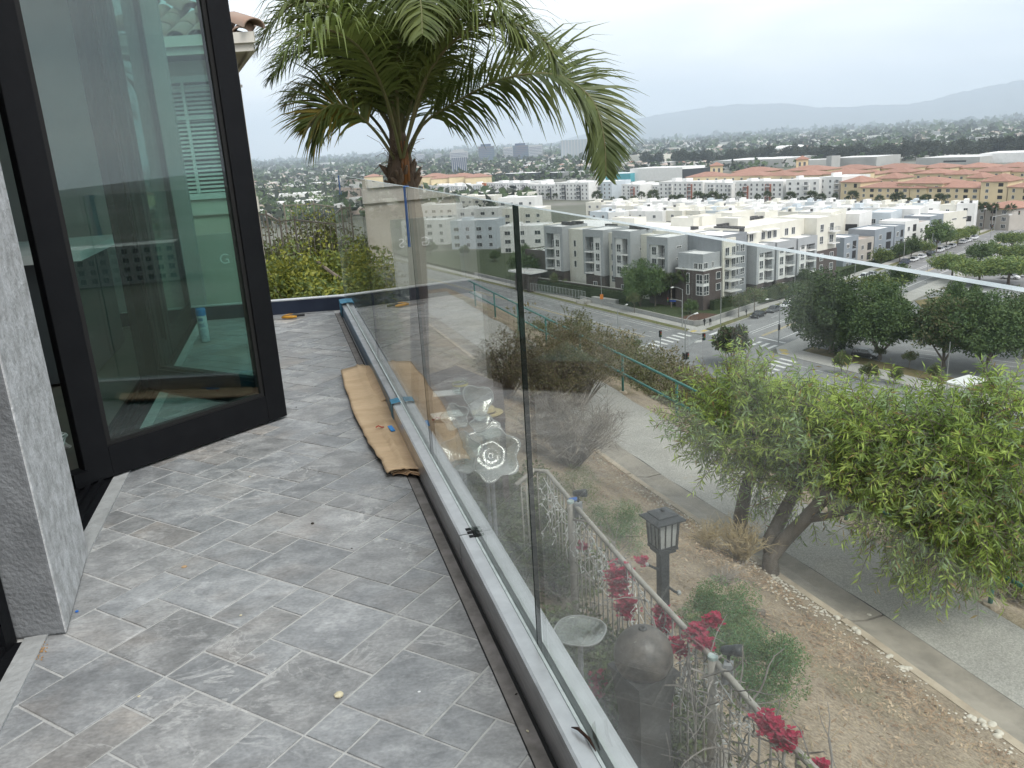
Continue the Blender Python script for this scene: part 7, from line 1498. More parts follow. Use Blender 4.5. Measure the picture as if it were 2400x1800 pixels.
class Bx:                                                           # building box from photograph pixels: front base line left/right and roof height
    def __init__(s, name, label, cat, L, R, h, dep, mat, group=None, z=GZ, roof='roof_white', rim=True):
        s.t = thing(name, label, cat, (0, 0, 0), 0, group); d = (R-L); s.w = d.length; s.f = Fac((L.x, L.y), math.degrees(math.atan2(d.y, d.x))); s.z = z; s.h = h
        s.b = s.f.blk(s.t, 'wall', MATS[mat], 0, s.w, 0, -dep, z, z+h)
        if roof: s.f.blk(s.t, 'roof', MATS[roof], .3, s.w-.3, -.3, -dep+.3, z+h+.002, z+h+.06)
        if rim:
            b = MB()
            for u0, u1, o0, o1 in ((0, s.w, 0, -.3), (0, s.w, -dep+.3, -dep), (0, .3, -.302, -dep+.302), (s.w-.3, s.w, -.302, -dep+.302)): b.prism([(q.x, q.y) for q in (s.f.p(u0, o0), s.f.p(u1, o0), s.f.p(u1, o1), s.f.p(u0, o1))], z+h+.002, z+h+.45)
            b.build('parapet', MATS[mat], s.t)
    def blk(s, nm, mat, *a): return s.f.blk(s.t, nm, MATS[mat], *a)
    def win(s, u, z, w, h, c=2, r=1): return win(s.t, s.f, u, s.z+z, w, h, c, r)
def base(px, py, z=GZ): return P(px, py, z)
def hgt(p, px, py, z=GZ): return H(px, py, p.x, p.y)-z
hv2 = MB().box((0, 0, .5), (1.0, 1.0, 1.0)).mesh('roof_vent', MATS['hvac'])
# --- rows of white townhouses behind the corner building: each roof placed from its place in the photograph
ZR = -28.6
def town(x0, x1, y0, y1, dep, col, label, z=ZR, wl=True, gap=True, grp='white and cream townhouses', top='roof_white'):
    Lr, Rr = P(*c3(x0, y0), z), P(*c3(x1, y1), z); b = Bx('townhouse', label, 'townhouse', Vector((Lr.x, Lr.y, 0)), Vector((Rr.x, Rr.y, 0)), z-GZ-.45, dep, col, grp, roof=top)
    if wl:
        n = max(1, int(b.w/5))
        for i in range(n): u = (i+.5)*b.w/n; b.win(u, b.h-1.9, 1.4, 1.3); b.win(u, b.h-4.8, 1.4, 1.4)
    b.blk('roof_box', col, b.w*.3, b.w*.55, -dep*.35, -dep*.7, z-.4, z+1.1)
    put('roof_vent', hv2, b.t, b.f.p(b.w*rng(.2, .8), -dep*rng(.3, .7), z-.4), b.f.a)
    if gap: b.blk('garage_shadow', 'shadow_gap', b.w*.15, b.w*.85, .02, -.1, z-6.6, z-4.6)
    return b
def at_d2(cv, x, y, dist): d = ray(*cv(x, y)); k = dist/math.hypot(d.x, d.y); return CAMLOC+d*k
cols = ['wall_white', 'wall_cream', 'wall_white', 'wall_paleblue', 'wall_cream', 'wall_white']
k = 0
rows = [((-60, 1950), 712, 726, 96, -28.6), ((20, 1500), 735, 748, 104, -28.8), ((-40, 1300), 765, 762, 112, -29.2)]
ordn = ['first', 'second', 'third', 'fourth', 'fifth', 'sixth', 'seventh', 'eighth', 'ninth', 'tenth', 'eleventh', 'twelfth', 'thirteenth', 'fourteenth', 'fifteenth', 'sixteenth', 'seventeenth', 'eighteenth', 'nineteenth', 'twentieth', 'twenty first', 'twenty second', 'twenty third', 'twenty fourth']
cname = {'wall_white': 'white', 'wall_cream': 'cream', 'wall_paleblue': 'pale blue', 'wall_taupe': 'taupe'}
for ri, ((xa, xb), ya, yb, st_, z) in enumerate(rows):
    x = xa; i = 0
    while x < xb:
        w_ = st_*rng(.72, 1.05); f = (x-xa)/(xb-xa); y = ya+(yb-ya)*f+rng(-5, 5); c = cols[(i*2+ri+RND.randrange(2)) % 6]
        town(x, x+w_, y, y+rng(-2, 2), rng(11, 15), c, '%s townhouse, %s from the left in the %s row behind the corner building' % (cname[c], ordn[i], ('back', 'middle', 'front')[ri]), z+rng(-.5, .7)); x += w_*1.03; i += 1
# townhouses with tan roofs facing the right street
for x0, y0, x1, y1, zt, mat, dep, lab, roof in ((830, 625, 930, 612, -29.5, 'wall_grey_blue', 9, 'blue grey townhouse with dark openings beside the apartment end', 'roof_white'), (930, 640, 1040, 610, -30.5, 'wall_taupe', 10, 'taupe townhouse with tan tiled roof', 'roof_tan'), (1045, 570, 1180, 545, -28.8, 'wall_grey_blue', 9, 'blue grey townhouse in the middle of the tan roofed row', 'roof_white'), (1185, 545, 1255, 530, -28.8, 'wall_grey_blue', 8, 'narrow blue grey townhouse right of the middle one', 'roof_white'), (1255, 510, 1350, 495, -28.4, 'wall_white', 9, 'white cubic townhouse with a tall dark opening', 'roof_white'), (1350, 520, 1430, 510, -29, 'wall_white', 10, 'white townhouse with tan roof right of the cubic one', 'roof_tan'), (1430, 475, 1525, 460, -28.0, 'wall_grey_blue', 9, 'blue grey townhouse next to the large cream block', 'roof_white')):
    Lr, Rr = P(*c2(x0, 858-.25*(x0-800)), GZ), P(*c2(x1, 858-.25*(x1-800)), GZ); zt = H(*c2(x0, y0), Lr.x, Lr.y); b = Bx('townhouse', lab, 'townhouse', Lr, Rr, zt-GZ-.45, dep, mat, 'townhouses facing the right street', roof=roof)
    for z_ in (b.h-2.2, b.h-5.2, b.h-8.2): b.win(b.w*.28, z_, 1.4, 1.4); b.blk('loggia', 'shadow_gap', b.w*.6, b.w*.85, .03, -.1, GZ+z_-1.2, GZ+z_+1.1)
for x0, y0, x1, y1, zt, mat, dep, lab in ((560, 470, 780, 455, -27.6, 'wall_cream', 12, 'cream garage fronted townhouse left of the small tree'), (620, 445, 750, 440, -27.8, 'wall_cream', 14, 'cream townhouse with a wide dark garage'), (800, 455, 950, 440, -27.8, 'wall_white', 14, 'white townhouse with a wide dark garage beside the small tree'), (1010, 445, 1170, 415, -27.0, 'wall_paleblue', 14, 'pale blue townhouse with square windows'), (1170, 420, 1370, 400, -26.6, 'wall_white', 15, 'white townhouse left of the large cream block')):
    ds_ = Vector(P(*c2(x0, 858-.25*(x0-800)), GZ).xy).length+34; Lr, Rr = at_d2(c2, x0, y0, ds_), at_d2(c2, x1, y1, ds_-2); zt = Lr.z; b = Bx('townhouse', lab, 'townhouse', Lr, Rr, zt-GZ-.45, dep, mat, 'townhouses behind the tan roofed row')
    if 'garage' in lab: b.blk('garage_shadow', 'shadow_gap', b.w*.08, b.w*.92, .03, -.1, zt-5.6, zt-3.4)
    else: b.win(b.w*.25, b.h-2.6, 1.6, 1.6); b.win(b.w*.6, b.h-2.6, .6, 1.6, 1); b.win(b.w*.85, b.h-2.6, 1.2, .6, 1)
ds_ = Vector(P(*c2(1640, 655), GZ).xy).length+8; Lr, Rr = at_d2(c2, 1520, 455, ds_), at_d2(c2, 1745, 415, ds_+14); zt = Lr.z
b = Bx('townhouse', 'large blank cream block end wall with four slit windows near the junction', 'townhouse', Lr, Rr, zt-GZ-.4, 18, 'wall_cream')
for u, z_, w_ in ((.45, 2.2, 2.6), (.8, 2.2, 2.8), (.45, 6.6, 1.0), (.8, 6.6, 2.8)): b.win(b.w*u, b.h-z_, w_, .5, 1)
# --- white apartment row with palms, block by block
def flats(px0, py0, px1, py1, pyt, dep, mat, label, grp, cat='apartment block', nfl=4, acc=None, conv=c3, wsp=4.2, rimroof='roof_white', wcol=(1.5, 1.6)):
    L, R = P(*conv(px0, py0), GZ), P(*conv(px1, py1), GZ); h = hgt(L, *conv(px0, pyt)); b = Bx('apartment_block', label, cat, L, R, h-.45, dep, mat, grp, roof=rimroof)
    n = max(1, int(b.w/wsp)); fh = (h-1.0)/nfl
    for f_ in range(nfl):
        for i in range(n):
            u = (i+.5)*b.w/n; z_ = (f_+.55)*fh
            if acc and (i % 4 == 2): continue
            b.win(u, z_, wcol[0], min(wcol[1], fh*.6), 2, 1)
    if acc:
        for i in range(2, n, 4):
            u = (i+.5)*b.w/n; b.blk('bay', RND.choice(acc), u-wsp*.5, u+wsp*.5, .8, -.05, GZ+.2, GZ+h-rng(1.2, 3))
            for f_ in range(nfl): balcony(b.t, b.f, u-wsp*.42, u+wsp*.42, GZ+(f_+.2)*fh, out=.82, dep=1.4); win(b.t, b.f, u, GZ+(f_+.55)*fh, 2.2, min(1.9, fh*.6), 3, 1, out=.8)
    for i in range(max(1, int(b.w/14))): b.blk('roof_box', mat, b.w*(.15+.25*i), b.w*(.25+.25*i), -dep*.3, -dep*.6, GZ+h-.6, GZ+h+rng(.8, 1.9))
    return b
gw_ = 'white apartments behind the palm row'
flats(130, 690, 320, 700, 622, 22, 'wall_white', 'white apartment block at the left end of the palm row', gw_, acc=['wall_white', 'wall_rust']); flats(320, 702, 545, 706, 610, 22, 'wall_white', 'white apartment block with rust bay, second in the palm row', gw_, acc=['wall_rust', 'wall_white']); flats(545, 704, 700, 710, 614, 22, 'wall_white', 'white apartment block with grey canopies, third in the palm row', gw_, acc=['wall_white']); flats(700, 708, 960, 714, 608, 22, 'wall_white', 'white apartment block with two rust bays, fourth in the palm row', gw_, acc=['wall_rust']); flats(975, 716, 1145, 716, 600, 22, 'wall_white', 'white apartment block with tall pale windows, fifth in the palm row', gw_, acc=['wall_white']); flats(1145, 712, 1262, 716, 585, 24, 'wall_white', 'tall white apartment block touching the yellow complex', gw_, acc=['wall_taupe'])
gc_ = 'white balcony apartments behind the palm tree'
flats(320, 640, 470, 660, 560, 22, 'wall_white', 'white apartment block just right of the palm trunk', gc_, conv=c4, acc=['wall_paleblue']); flats(470, 660, 720, 672, 568, 22, 'wall_white', 'white apartment block with blue grey bays behind the railing', gc_, conv=c4, acc=['wall_paleblue', 'wall_grey_blue']); flats(740, 665, 850, 670, 560, 20, 'wall_white', 'white apartment block left of the orange slab', gc_, conv=c4, acc=['wall_paleblue']); flats(890, 668, 1250, 680, 545, 24, 'wall_white', 'long white apartment block right of the orange slab', gc_, conv=c4, acc=['wall_white', 'wall_charcoal']); flats(1250, 688, 1480, 694, 560, 24, 'wall_white', 'white apartment block with dark balcony bays', gc_, conv=c4, acc=['wall_charcoal', 'wall_white']); flats(1480, 694, 1770, 700, 545, 26, 'wall_white', 'white apartment block with glazed corner, below the drooping frond', gc_, conv=c4, acc=['wall_white', 'wall_charcoal']); flats(1770, 690, 1970, 690, 540, 24, 'wall_paleblue', 'pale grey apartment block behind the drooping frond tip', gc_, conv=c4, acc=['wall_grey_blue'])
L, R = P(*c4(853, 668), GZ), P(*c4(882, 669), GZ); Bx('orange_slab', 'bright orange vertical wall slab between white apartments', 'wall slab', L, R, hgt(L, *c4(855, 548)), 9, 'wall_orange', rim=False)
L, R = P(*c4(840, 700), GZ), P(*c4(1000, 690), GZ); Bx('low_building', 'dark flat roofed pavilion under the orange slab', 'building', L, R, hgt(L, *c4(845, 640)), 16, 'wall_charcoal'); L, R = P(*c4(895, 725), GZ), P(*c4(1055, 725), GZ); Bx('low_building', 'low building with a yellow front below the pavilion', 'building', L, R, hgt(L, *c4(900, 672)), 14, 'wall_yellow')
for a in ((2055, 690, 2212, 695, 560, 'white modern block at the right of the frond tip'), ): flats(*a[:4], a[4], 22, 'wall_white', a[5], gc_, conv=c4, acc=['wall_rust'])
# --- yellow complex with red hip roofs
def hip(b, w, dep, z, rise, ov=.7, mat='roof_red', u0=0.0, o0=0.0):
    f = b.f; q = [f.p(u0-ov, o0+ov), f.p(u0+w+ov, o0+ov), f.p(u0+w+ov, o0-dep-ov), f.p(u0-ov, o0-dep-ov)]; i = min(w, dep)/2
    r0, r1 = (f.p(u0+i, o0-dep/2), f.p(u0+w-i, o0-dep/2)) if w >= dep else (f.p(u0+w/2, o0-i), f.p(u0+w/2, o0-dep+i))
    m = MB(); vs = [(p.x, p.y, z) for p in q]+[(r0.x, r0.y, z+rise), (r1.x, r1.y, z+rise)]+[(p.x, p.y, z-.25) for p in q]
    fs = [(0, 1, 5, 4), (1, 2, 5), (2, 3, 4, 5), (3, 0, 4)] if w >= dep else [(0, 1, 4), (1, 2, 5, 4), (2, 3, 5), (3, 0, 4, 5)]
    m.add(vs, fs+[(6, 7, 1, 0), (7, 8, 2, 1), (8, 9, 3, 2), (9, 6, 0, 3), (9, 8, 7, 6)]); m.build('roof', MATS[mat], b.t)
gy = 'yellow apartments with red tiled roofs'
def yel(px0, py0, px1, py1, pyt, dep, label, rise=2.6, mat='wall_yellow', nfl=3, z=GZ, win_=True, sp=4.4):
    L, R = P(*c3(px0, py0), z), P(*c3(px1, py1), z); h = hgt(L, *c3(px0, pyt), z); b = Bx('yellow_apartments', label, 'apartment block', L, R, h, dep, mat, gy, z=z, roof=None, rim=False)
    b.blk('cornice', 'wall_yellow_pale', -.15, b.w+.15, .15, -.3, z+h-.5, z+h-.02)
    if win_:
        n = max(1, int(b.w/sp)); fh = h/nfl
        for f_ in range(nfl):
            for i in range(n):
                u = (i+.5)*b.w/n
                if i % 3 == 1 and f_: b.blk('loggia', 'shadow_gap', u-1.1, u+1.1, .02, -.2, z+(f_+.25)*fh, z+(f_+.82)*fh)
                else: b.win(u, (f_+.55)*fh, 2.0 if i % 3 else 1.4, min(1.8, fh*.55), 3 if i % 3 else 2, 1)
    hip(b, b.w, dep, z+h+.26, rise); return b
yel(1258, 718, 1358, 722, 614, 16, 'yellow corner tower with hip roof at the left end of the complex', 3.0, sp=6); yel(1358, 724, 1612, 730, 642, 17, 'yellow wing with red roof right of the corner tower'); yel(1616, 731, 1700, 732, 645, 14, 'pale recessed yellow wing in the middle of the complex', 2.0, 'wall_yellow_pale'); yel(1700, 731, 1975, 738, 642, 18, 'long yellow wing with red roof in the right half'); yel(1978, 740, 2115, 742, 612, 18, 'tall yellow tower with hip roof near the junction', 3.2, sp=6, nfl=4); yel(2120, 742, 2240, 748, 640, 18, 'yellow wing cut by the right picture edge', sp=4.6); yel(1960, 850, 2130, 865, 742, 18, 'yellow and brown apartment base behind the junction palms', 2, 'wall_taupe', nfl=3)
def at_d(cv, x, y, dist): d = ray(*cv(x, y)); k = dist/math.hypot(d.x, d.y); return CAMLOC+d*k
WLAB = ['behind the left corner tower', 'behind the recessed middle wing', 'between corner tower and middle wing', 'in front of the right tower block', 'just left of the right tower', 'at the right edge above the tower', 'in the second line behind the right tower', 'in the second line behind the left tower', 'in the second line behind the middle wing', 'leftmost, beside the charcoal warehouse', 'second from the left behind the white apartments', 'third from the left behind the white apartments', 'fourth from the left behind the white apartments', 'touching the tall white apartment block', 'in the back line behind the second white block', 'in the back line under the grey stair tower', 'in the back line under the parking garage', 'in the back line right of the parking garage', 'in the back line below the dark trees', 'in the back line below the parking deck', 'in the back line at the right picture edge']
for i, (x0, y0, x1, y1, zt, dep, mt) in enumerate(((1360, 575, 1440, 590, -24.5, 14, 'wall_yellow'), (1560, 620, 1790, 612, -25.5, 20, 'wall_yellow_pale'), (1440, 596, 1560, 588, -25.2, 18, 'wall_yellow'), (1800, 575, 1920, 572, -23.5, 16, 'wall_yellow'), (1915, 592, 2000, 590, -24, 14, 'wall_yellow_pale'), (2130, 560, 2230, 562, -22.5, 18, 'wall_yellow'), (1930, 560, 2100, 552, -22.8, 22, 'wall_yellow'), (1450, 565, 1620, 560, -23.2, 20, 'wall_yellow'), (1640, 570, 1800, 562, -23.0, 20, 'wall_yellow_pale'), (460, 588, 640, 584, -22.5, 20, 'wall_yellow_pale'), (640, 584, 860, 580, -22.2, 22, 'wall_yellow'), (860, 582, 985, 578, -22.2, 20, 'wall_yellow_pale'), (985, 580, 1150, 574, -22.0, 22, 'wall_yellow'), (1150, 574, 1340, 566, -22.0, 24, 'wall_yellow'), (700, 562, 900, 556, -21.0, 22, 'wall_yellow'), (960, 556, 1190, 548, -20.5, 24, 'wall_yellow_pale'), (1190, 550, 1400, 540, -20.2, 24, 'wall_yellow'), (1400, 545, 1640, 535, -20, 26, 'wall_yellow'), (1640, 542, 1830, 532, -20, 26, 'wall_yellow_pale'), (1830, 540, 2030, 530, -20, 26, 'wall_yellow'), (2030, 538, 2230, 528, -20, 26, 'wall_yellow_pale'))):
    ds_ = (612-.1134*(x0-130)+40+(586-y0)*2.2 if x1 < 1360 else 545+(600-y0)*2.3); Lr, Rr = at_d(c3, x0, y0, ds_), at_d(c3, x1, y1, ds_-.06*(x1-x0)); zt = Lr.z; Rr.z = zt; b = Bx('yellow_apartments', 'red roofed yellow wing ' + WLAB[i], 'apartment block', Lr, Rr, zt-GZ, dep, mt, 'red roofed wings behind the yellow street front', roof=None, rim=False); hip(b, b.w, dep, zt+.26, 2.8)
    n = int(b.w/6)
    for j in range(n): b.win((j+.5)*b.w/max(1, n), b.h-1.9, 1.6, 1.5)
for x0, x1, yb, yt, lab in ((585, 650, 592, 530, 'small square cupola tower with red roof at the left of the red roofs'), (1030, 1092, 545, 497, 'small square cupola tower with red roof beside the grey garage')):
    L, R = at_d(c3, x0, yb, 640), at_d(c3, x1, yb-2, 640); h = H(*c3(x0, yt), L.x, L.y)-GZ; b = Bx('cupola_tower', lab, 'tower', L, R, h, (R-L).length, 'wall_yellow_pale', z=GZ, roof=None, rim=False); hip(b, b.w, b.w, GZ+h+.26, 2.5)
    for j in range(2): win(b.t, b.f, b.w*(.3+.4*j), GZ+h-3.2, 1.6, 3, 2, 1)
# --- warehouses and car decks
def shed(conv, x0, y0, x1, y1, yt, dep, mat, label, roof='roof_white', cat='building', z=GZ, nm='warehouse'): L, R = P(*conv(x0, y0), z), P(*conv(x1, y1), z); h = max(2.5, hgt(L, *conv(x0, yt), z)); return Bx(nm, label, cat, L, R, h, dep, mat, roof=roof)
shed(c3, 170, 608, 440, 604, 545, 40, 'wall_white', 'white blank warehouse wall behind the palms'); shed(c3, 440, 604, 600, 592, 548, 40, 'wall_charcoal', 'charcoal sided warehouse with a slanting roof'); shed(c3, 5, 612, 172, 610, 572, 30, 'wall_teal', 'turquoise fronted warehouse beside the frond tip'); shed(c3, 600, 545, 960, 535, 505, 90, 'concrete_far', 'long white roofed studio shed behind the red roofs'); shed(c3, 1095, 545, 1200, 540, 500, 30, 'concrete_far', 'open sided grey car deck, left part')
b = shed(c3, 1200, 540, 1445, 535, 490, 50, 'concrete_far', 'grey corrugated parking garage wall', cat='garage', nm='parking_garage')
for i in range(40): b.blk('rib', 'concrete_far', b.w*i/40, b.w*i/40+.5, .35, -.1, GZ+2, GZ+b.h)
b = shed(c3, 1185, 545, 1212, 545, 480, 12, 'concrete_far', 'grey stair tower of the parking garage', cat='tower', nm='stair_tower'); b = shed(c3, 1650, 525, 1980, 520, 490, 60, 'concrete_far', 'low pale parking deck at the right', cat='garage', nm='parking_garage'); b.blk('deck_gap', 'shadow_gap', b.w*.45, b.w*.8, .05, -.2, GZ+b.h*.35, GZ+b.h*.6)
shed(c3, 1980, 515, 2240, 508, 468, 60, 'roof_white', 'white roofed sheds at the right edge below the dark trees'); shed(c3, 165, 525, 320, 525, 475, 26, 'wall_cream', 'cream flat topped building left of the dark trees'); shed(c3, 30, 470, 160, 460, 440, 26, 'concrete_far', 'grey office behind the frond tip')
b = shed(c4, 970, 530, 1305, 520, 475, 40, 'glass_city', 'long dark glass fronted building behind the white apartments'); shed(c4, 1360, 515, 1520, 512, 465, 30, 'wall_charcoal', 'dark grey building behind the white apartments'); shed(c4, 1530, 510, 1680, 508, 460, 40, 'concrete_far', 'grey low garage left of the frond'); shed(c4, 1050, 430, 1450, 420, 405, 60, 'roof_white', 'long white roofed shed far behind the palm'); shed(c4, 690, 400, 890, 398, 372, 40, 'wall_cream', 'long pale office range below the blue block'); shed(c4, 975, 395, 1150, 390, 362, 40, 'wall_cream', 'pale office range below the twin towers'); shed(c4, 1370, 370, 1490, 368, 340, 40, 'wall_white', 'white office range left of the pale tower')
for i, (x0, y0, x1, y1, zt) in enumerate(((330, 500, 560, 498, -29), (405, 515, 700, 508, -29.5), (560, 500, 800, 492, -28.6), (700, 505, 930, 496, -29), (200, 505, 330, 502, -29), (-170, 500, -10, 500, -30))):
    ds_ = Vector(P(*c4((x0+x1)/2, 672), GZ).xy).length+70; Lr, Rr = at_d(c4, x0, y0, ds_), at_d(c4, x1, y1, ds_); zt = Lr.z; b = Bx('pink_apartments', 'pale pink roofed apartment wing ' + ('just right of the palm trunk', 'below the others, right of the palm trunk', 'in the middle, behind the white apartments', 'beside the long glass fronted building', 'hidden right behind the palm trunk', 'left of the palm trunk')[i], 'apartment block', Lr, Rr, zt-GZ, 22, 'wall_yellow_pale', 'pink roofed wings behind the palm', roof=None, rim=False); hip(b, b.w, 22, zt+.26, 3)
lk = ('nearest the left street', 'beside the nearest one', 'at the far end of the left street', 'in the second line', 'second in the second line', 'farthest in the second line', 'in the third line', 'second in the third line')
for i, (x, y, w_, h_, mt) in enumerate(((1175, 598, 105, 11, 'wall_white'), (1060, 585, 105, 12, 'wall_paleblue'), (945, 575, 105, 11, 'wall_white'), (1180, 548, 95, 12, 'wall_cream'), (1075, 540, 95, 11, 'wall_white'), (975, 532, 90, 12, 'wall_white'), (1170, 512, 85, 12, 'wall_white'), (1080, 505, 80, 12, 'wall_cream'))):
    L, R = P(x, y, GZ), P(x+w_, y-2, GZ); b = Bx('townhouse', 'pale townhouse seen through the glass panels, '+lk[i], 'townhouse', L, R, h_, 13, mt, 'townhouses seen through the glass'); n = int(b.w/5)
    for f_ in range(3):
        for j in range(n): b.win((j+.5)*b.w/n, 1.9+3.4*f_, 1.6 if j % 2 else 2.4, 1.6, 2, 1)
    b.blk('roof_box', mt, b.w*.2, b.w*.4, -3, -8, GZ+h_-.2, GZ+h_+1.4)
for i, (x, y) in enumerate(((930, 600), (1010, 602), (1090, 606), (1160, 618), (1230, 610), (1260, 560), (1030, 555), (940, 548))): tree_px('mid', x, y, y-rng(26, 40), 'green tree among the townhouses seen through the glass', 'trees among the townhouses behind the glass')
# --- towers near the horizon
M('tower_panel', (.12, .12, .15), (.15, .11, .115), rough=.5, scale=.012, contrast=.7, c3=(.10, .14, .17)); M('tower_pale', (.44, .44, .43), (.38, .39, .40), rough=.7, scale=.01); M('tower_blue', (.06, .09, .16), rough=.4); M('tower_glass', (.26, .32, .36), (.32, .36, .39), rough=.4, scale=.02)
def tow(x0, x1, yb, yt, label, mat, dist, roof=None, ribs=0, conv=c4):
    pL, pR = conv(x0, yb), conv(x1, yb-(x1-x0)*.06*.5); dL = ray(*pL); k_ = dist/math.hypot(dL.x, dL.y); L = Vector((dL.x*k_, dL.y*k_, 0)); dR = ray(*pR); k2 = dist/math.hypot(dR.x, dR.y); R = Vector((dR.x*k2, dR.y*k2, 0)); h = H(*conv(x0, yt), L.x, L.y)-GZ
    b = Bx('office_tower', label, 'tower', L, R, h, b_dep(L, R), mat, roof=None, rim=False)
    if roof: b.blk('roof_block', roof, b.w*.15, b.w*.8, -4, -14, GZ+h, GZ+h*1.13)
    for i in range(ribs): u = b.w*(i+.5)/ribs; b.blk('rib', 'tower_pale', u-b.w*.02, u+b.w*.02, .8, -.2, GZ, GZ+h)
    if not ribs and h > 25:
        for i in range(1, 9): b.blk('window_band', 'tower_blue', b.w*.03, b.w*.97, .12, -.2, GZ+h*i/9.6, GZ+h*i/9.6+h*.045)
    return b
def b_dep(L, R): return min(60, max(14, (R-L).length*.5))
tow(820, 957, 326, 236, 'left of twin dark hotel towers near the horizon', 'tower_panel', 2600, 'tower_blue', 0); tow(1115, 1252, 318, 228, 'right of twin dark hotel towers near the horizon', 'tower_panel', 2600, 'tower_blue', 0); tow(1035, 1114, 318, 240, 'pale tower touching the right twin tower on its left', 'tower_pale', 2900); tow(1253, 1370, 300, 224, 'pale slab right of the twin towers', 'tower_pale', 2900); tow(1530, 1770, 292, 182, 'tall pale glass apartment tower left of the drooping frond', 'tower_glass', 2300, None, 9); tow(570, 725, 326, 280, 'pale block left of the twin towers', 'tower_pale', 2700, 'tower_pale'); tow(582, 717, 388, 333, 'blue ribbed office block below the pale one', 'tower_blue', 1500, None, 8); tow(222, 244, 335, 272, 'slim lone tower right of the palm trunk', 'tower_pale', 3600); tow(275, 350, 335, 302, 'low pale tower right of the slim one', 'tower_pale', 3500); tow(440, 502, 325, 297, 'low pale tower left of the pale block', 'tower_pale', 3500); tow(40, 100, 500, 462, 'white office with dark windows at the door edge', 'wall_white', 900, conv=lambda x, y: (580+x/2, 320+y/2-60))
# --- dark gum trees across the right middle distance
euc = 0
for i in range(60):
    f = i/59; x = 250+1960*f+rng(-14, 14); yb = 535-55*f+rng(-6, 8); top = yb-rng(45, 85)-25*f
    if 330 < x < 470 and RND.random() < .5: continue
    tree_px('euc', *c3(x, yb), c3(x, top)[1], 'dark spreading gum tree in the long belt before the far suburb', 'dark gum trees before the suburb', name='gum_tree', wmul=rng(.8, 1.25))
for x, y, r in ((955, 447, 9), (990, 445, 9), (1040, 442, 9)):
    p = P(*c3(x, y+14), GZ); tag(MB().ico((0, 0, 0), 11, 1.6, 1, .55, 14, 8).build('dome_tent', MATS['roof_white'], None, (p.x, p.y, GZ+9), .3, True), 'white domed roof rising above the dark trees', 'dome', 'white domed roofs')
# --- suburb houses and trees to the horizon
hm_ = {}
def fhouse(w, d, h, wm, rm):
    b = MB(); b.prism([(-w/2, -d/2), (w/2, -d/2), (w/2, d/2), (-w/2, d/2)], 0, h); b.cm = 1
    if rm == 'roof_white': b.prism([(-w/2+.3, -d/2+.3), (w/2-.3, -d/2+.3), (w/2-.3, d/2-.3), (-w/2+.3, d/2-.3)], h, h+.3)
    else: b.add([(-w/2-.6, -d/2-.6, h), (w/2+.6, -d/2-.6, h), (w/2+.6, d/2+.6, h), (-w/2-.6, d/2+.6, h), (-w/4, 0, h+2.4), (w/4, 0, h+2.4)], [(0, 1, 5, 4), (1, 2, 5), (2, 3, 4, 5), (3, 0, 4)])
    return b.mesh('suburb_house', [MATS[wm], MATS[rm]])
FH = [fhouse(14, 11, 6, 'wall_cream', 'roof_tan'), fhouse(12, 10, 5, 'wall_white', 'roof_red'), fhouse(22, 14, 7, 'wall_white', 'roof_white'), fhouse(30, 16, 8, 'concrete_far', 'roof_white'), fhouse(13, 12, 6, 'wall_taupe', 'roof_tan'), fhouse(11, 10, 6, 'wall_yellow_pale', 'roof_tan')]
FHL = ['cream house with a tan roof in the far suburb', 'white house with a red roof in the far suburb', 'white flat roofed building in the far suburb', 'pale grey flat roofed shed in the far suburb', 'taupe house with a tan roof in the far suburb', 'pale yellow house with a tan roof in the far suburb']
allp = []
def scatter(n, x0, x1, below0, below1):
    for _ in range(n):
        x = rng(x0, x1); hy = 900-(-_fw.z*F_PX-_rt.z*(x-1200))/_up.z*-1
        a = _fw.z*F_PX+_rt.z*(x-1200); hy = 900+a/_up.z; y = hy+below0+(below1-below0)*RND.random()**1.5; p = P(x, y, GZ); allp.append((p, x, y))
scatter(140, 590, 900, 22, 78); scatter(150, 900, 1500, 20, 66); scatter(210, 1450, 2420, 15, 70); scatter(900, 590, 2420, 9, 32)
allp.sort(key=lambda t: t[0].length); fm = [MB() for _ in range(1)]; mass = MB(); mm_ = [MATS['wall_white'], MATS['roof_tan'], MATS['concrete_far'], MATS['wall_cream']]
for i, (p, x, y) in enumerate(allp):
    d = p.length
    if i < 300:
        k_ = RND.choice((0, 0, 1, 2, 3, 4, 4, 5)); o = put('suburb_house', FH[k_], None, p, rng(0, 3.14)); s = max(1.0, d/1600); o.scale = (s, s, s*.8+.2); tag(o, FHL[k_], 'house', 'houses of the far suburb')
    else:
        mass.cm = RND.randrange(4); s = max(1, d/1500); a = rng(0, 3.14); mass.box((p.x, p.y, GZ+3*s), (rng(10, 30)*s, rng(8, 14)*s, rng(4, 9)*s), a)
for _ in range(1500):
    x = RND.choice((rng(-900, 590), rng(2420, 4300), rng(590, 1250))); a = _fw.z*F_PX+_rt.z*(x-1200); y = 900+a/_up.z+12+130*RND.random()**1.7; p = P(x, y, GZ); d = p.length
    if d < 330 or p.y < -100: continue
    mass.cm = RND.randrange(4); s = max(1, d/1500); mass.box((p.x, p.y, GZ+3*s), (rng(10, 26)*s, rng(8, 14)*s, rng(4, 9)*s), rng(0, 3.14))
ft = MB()
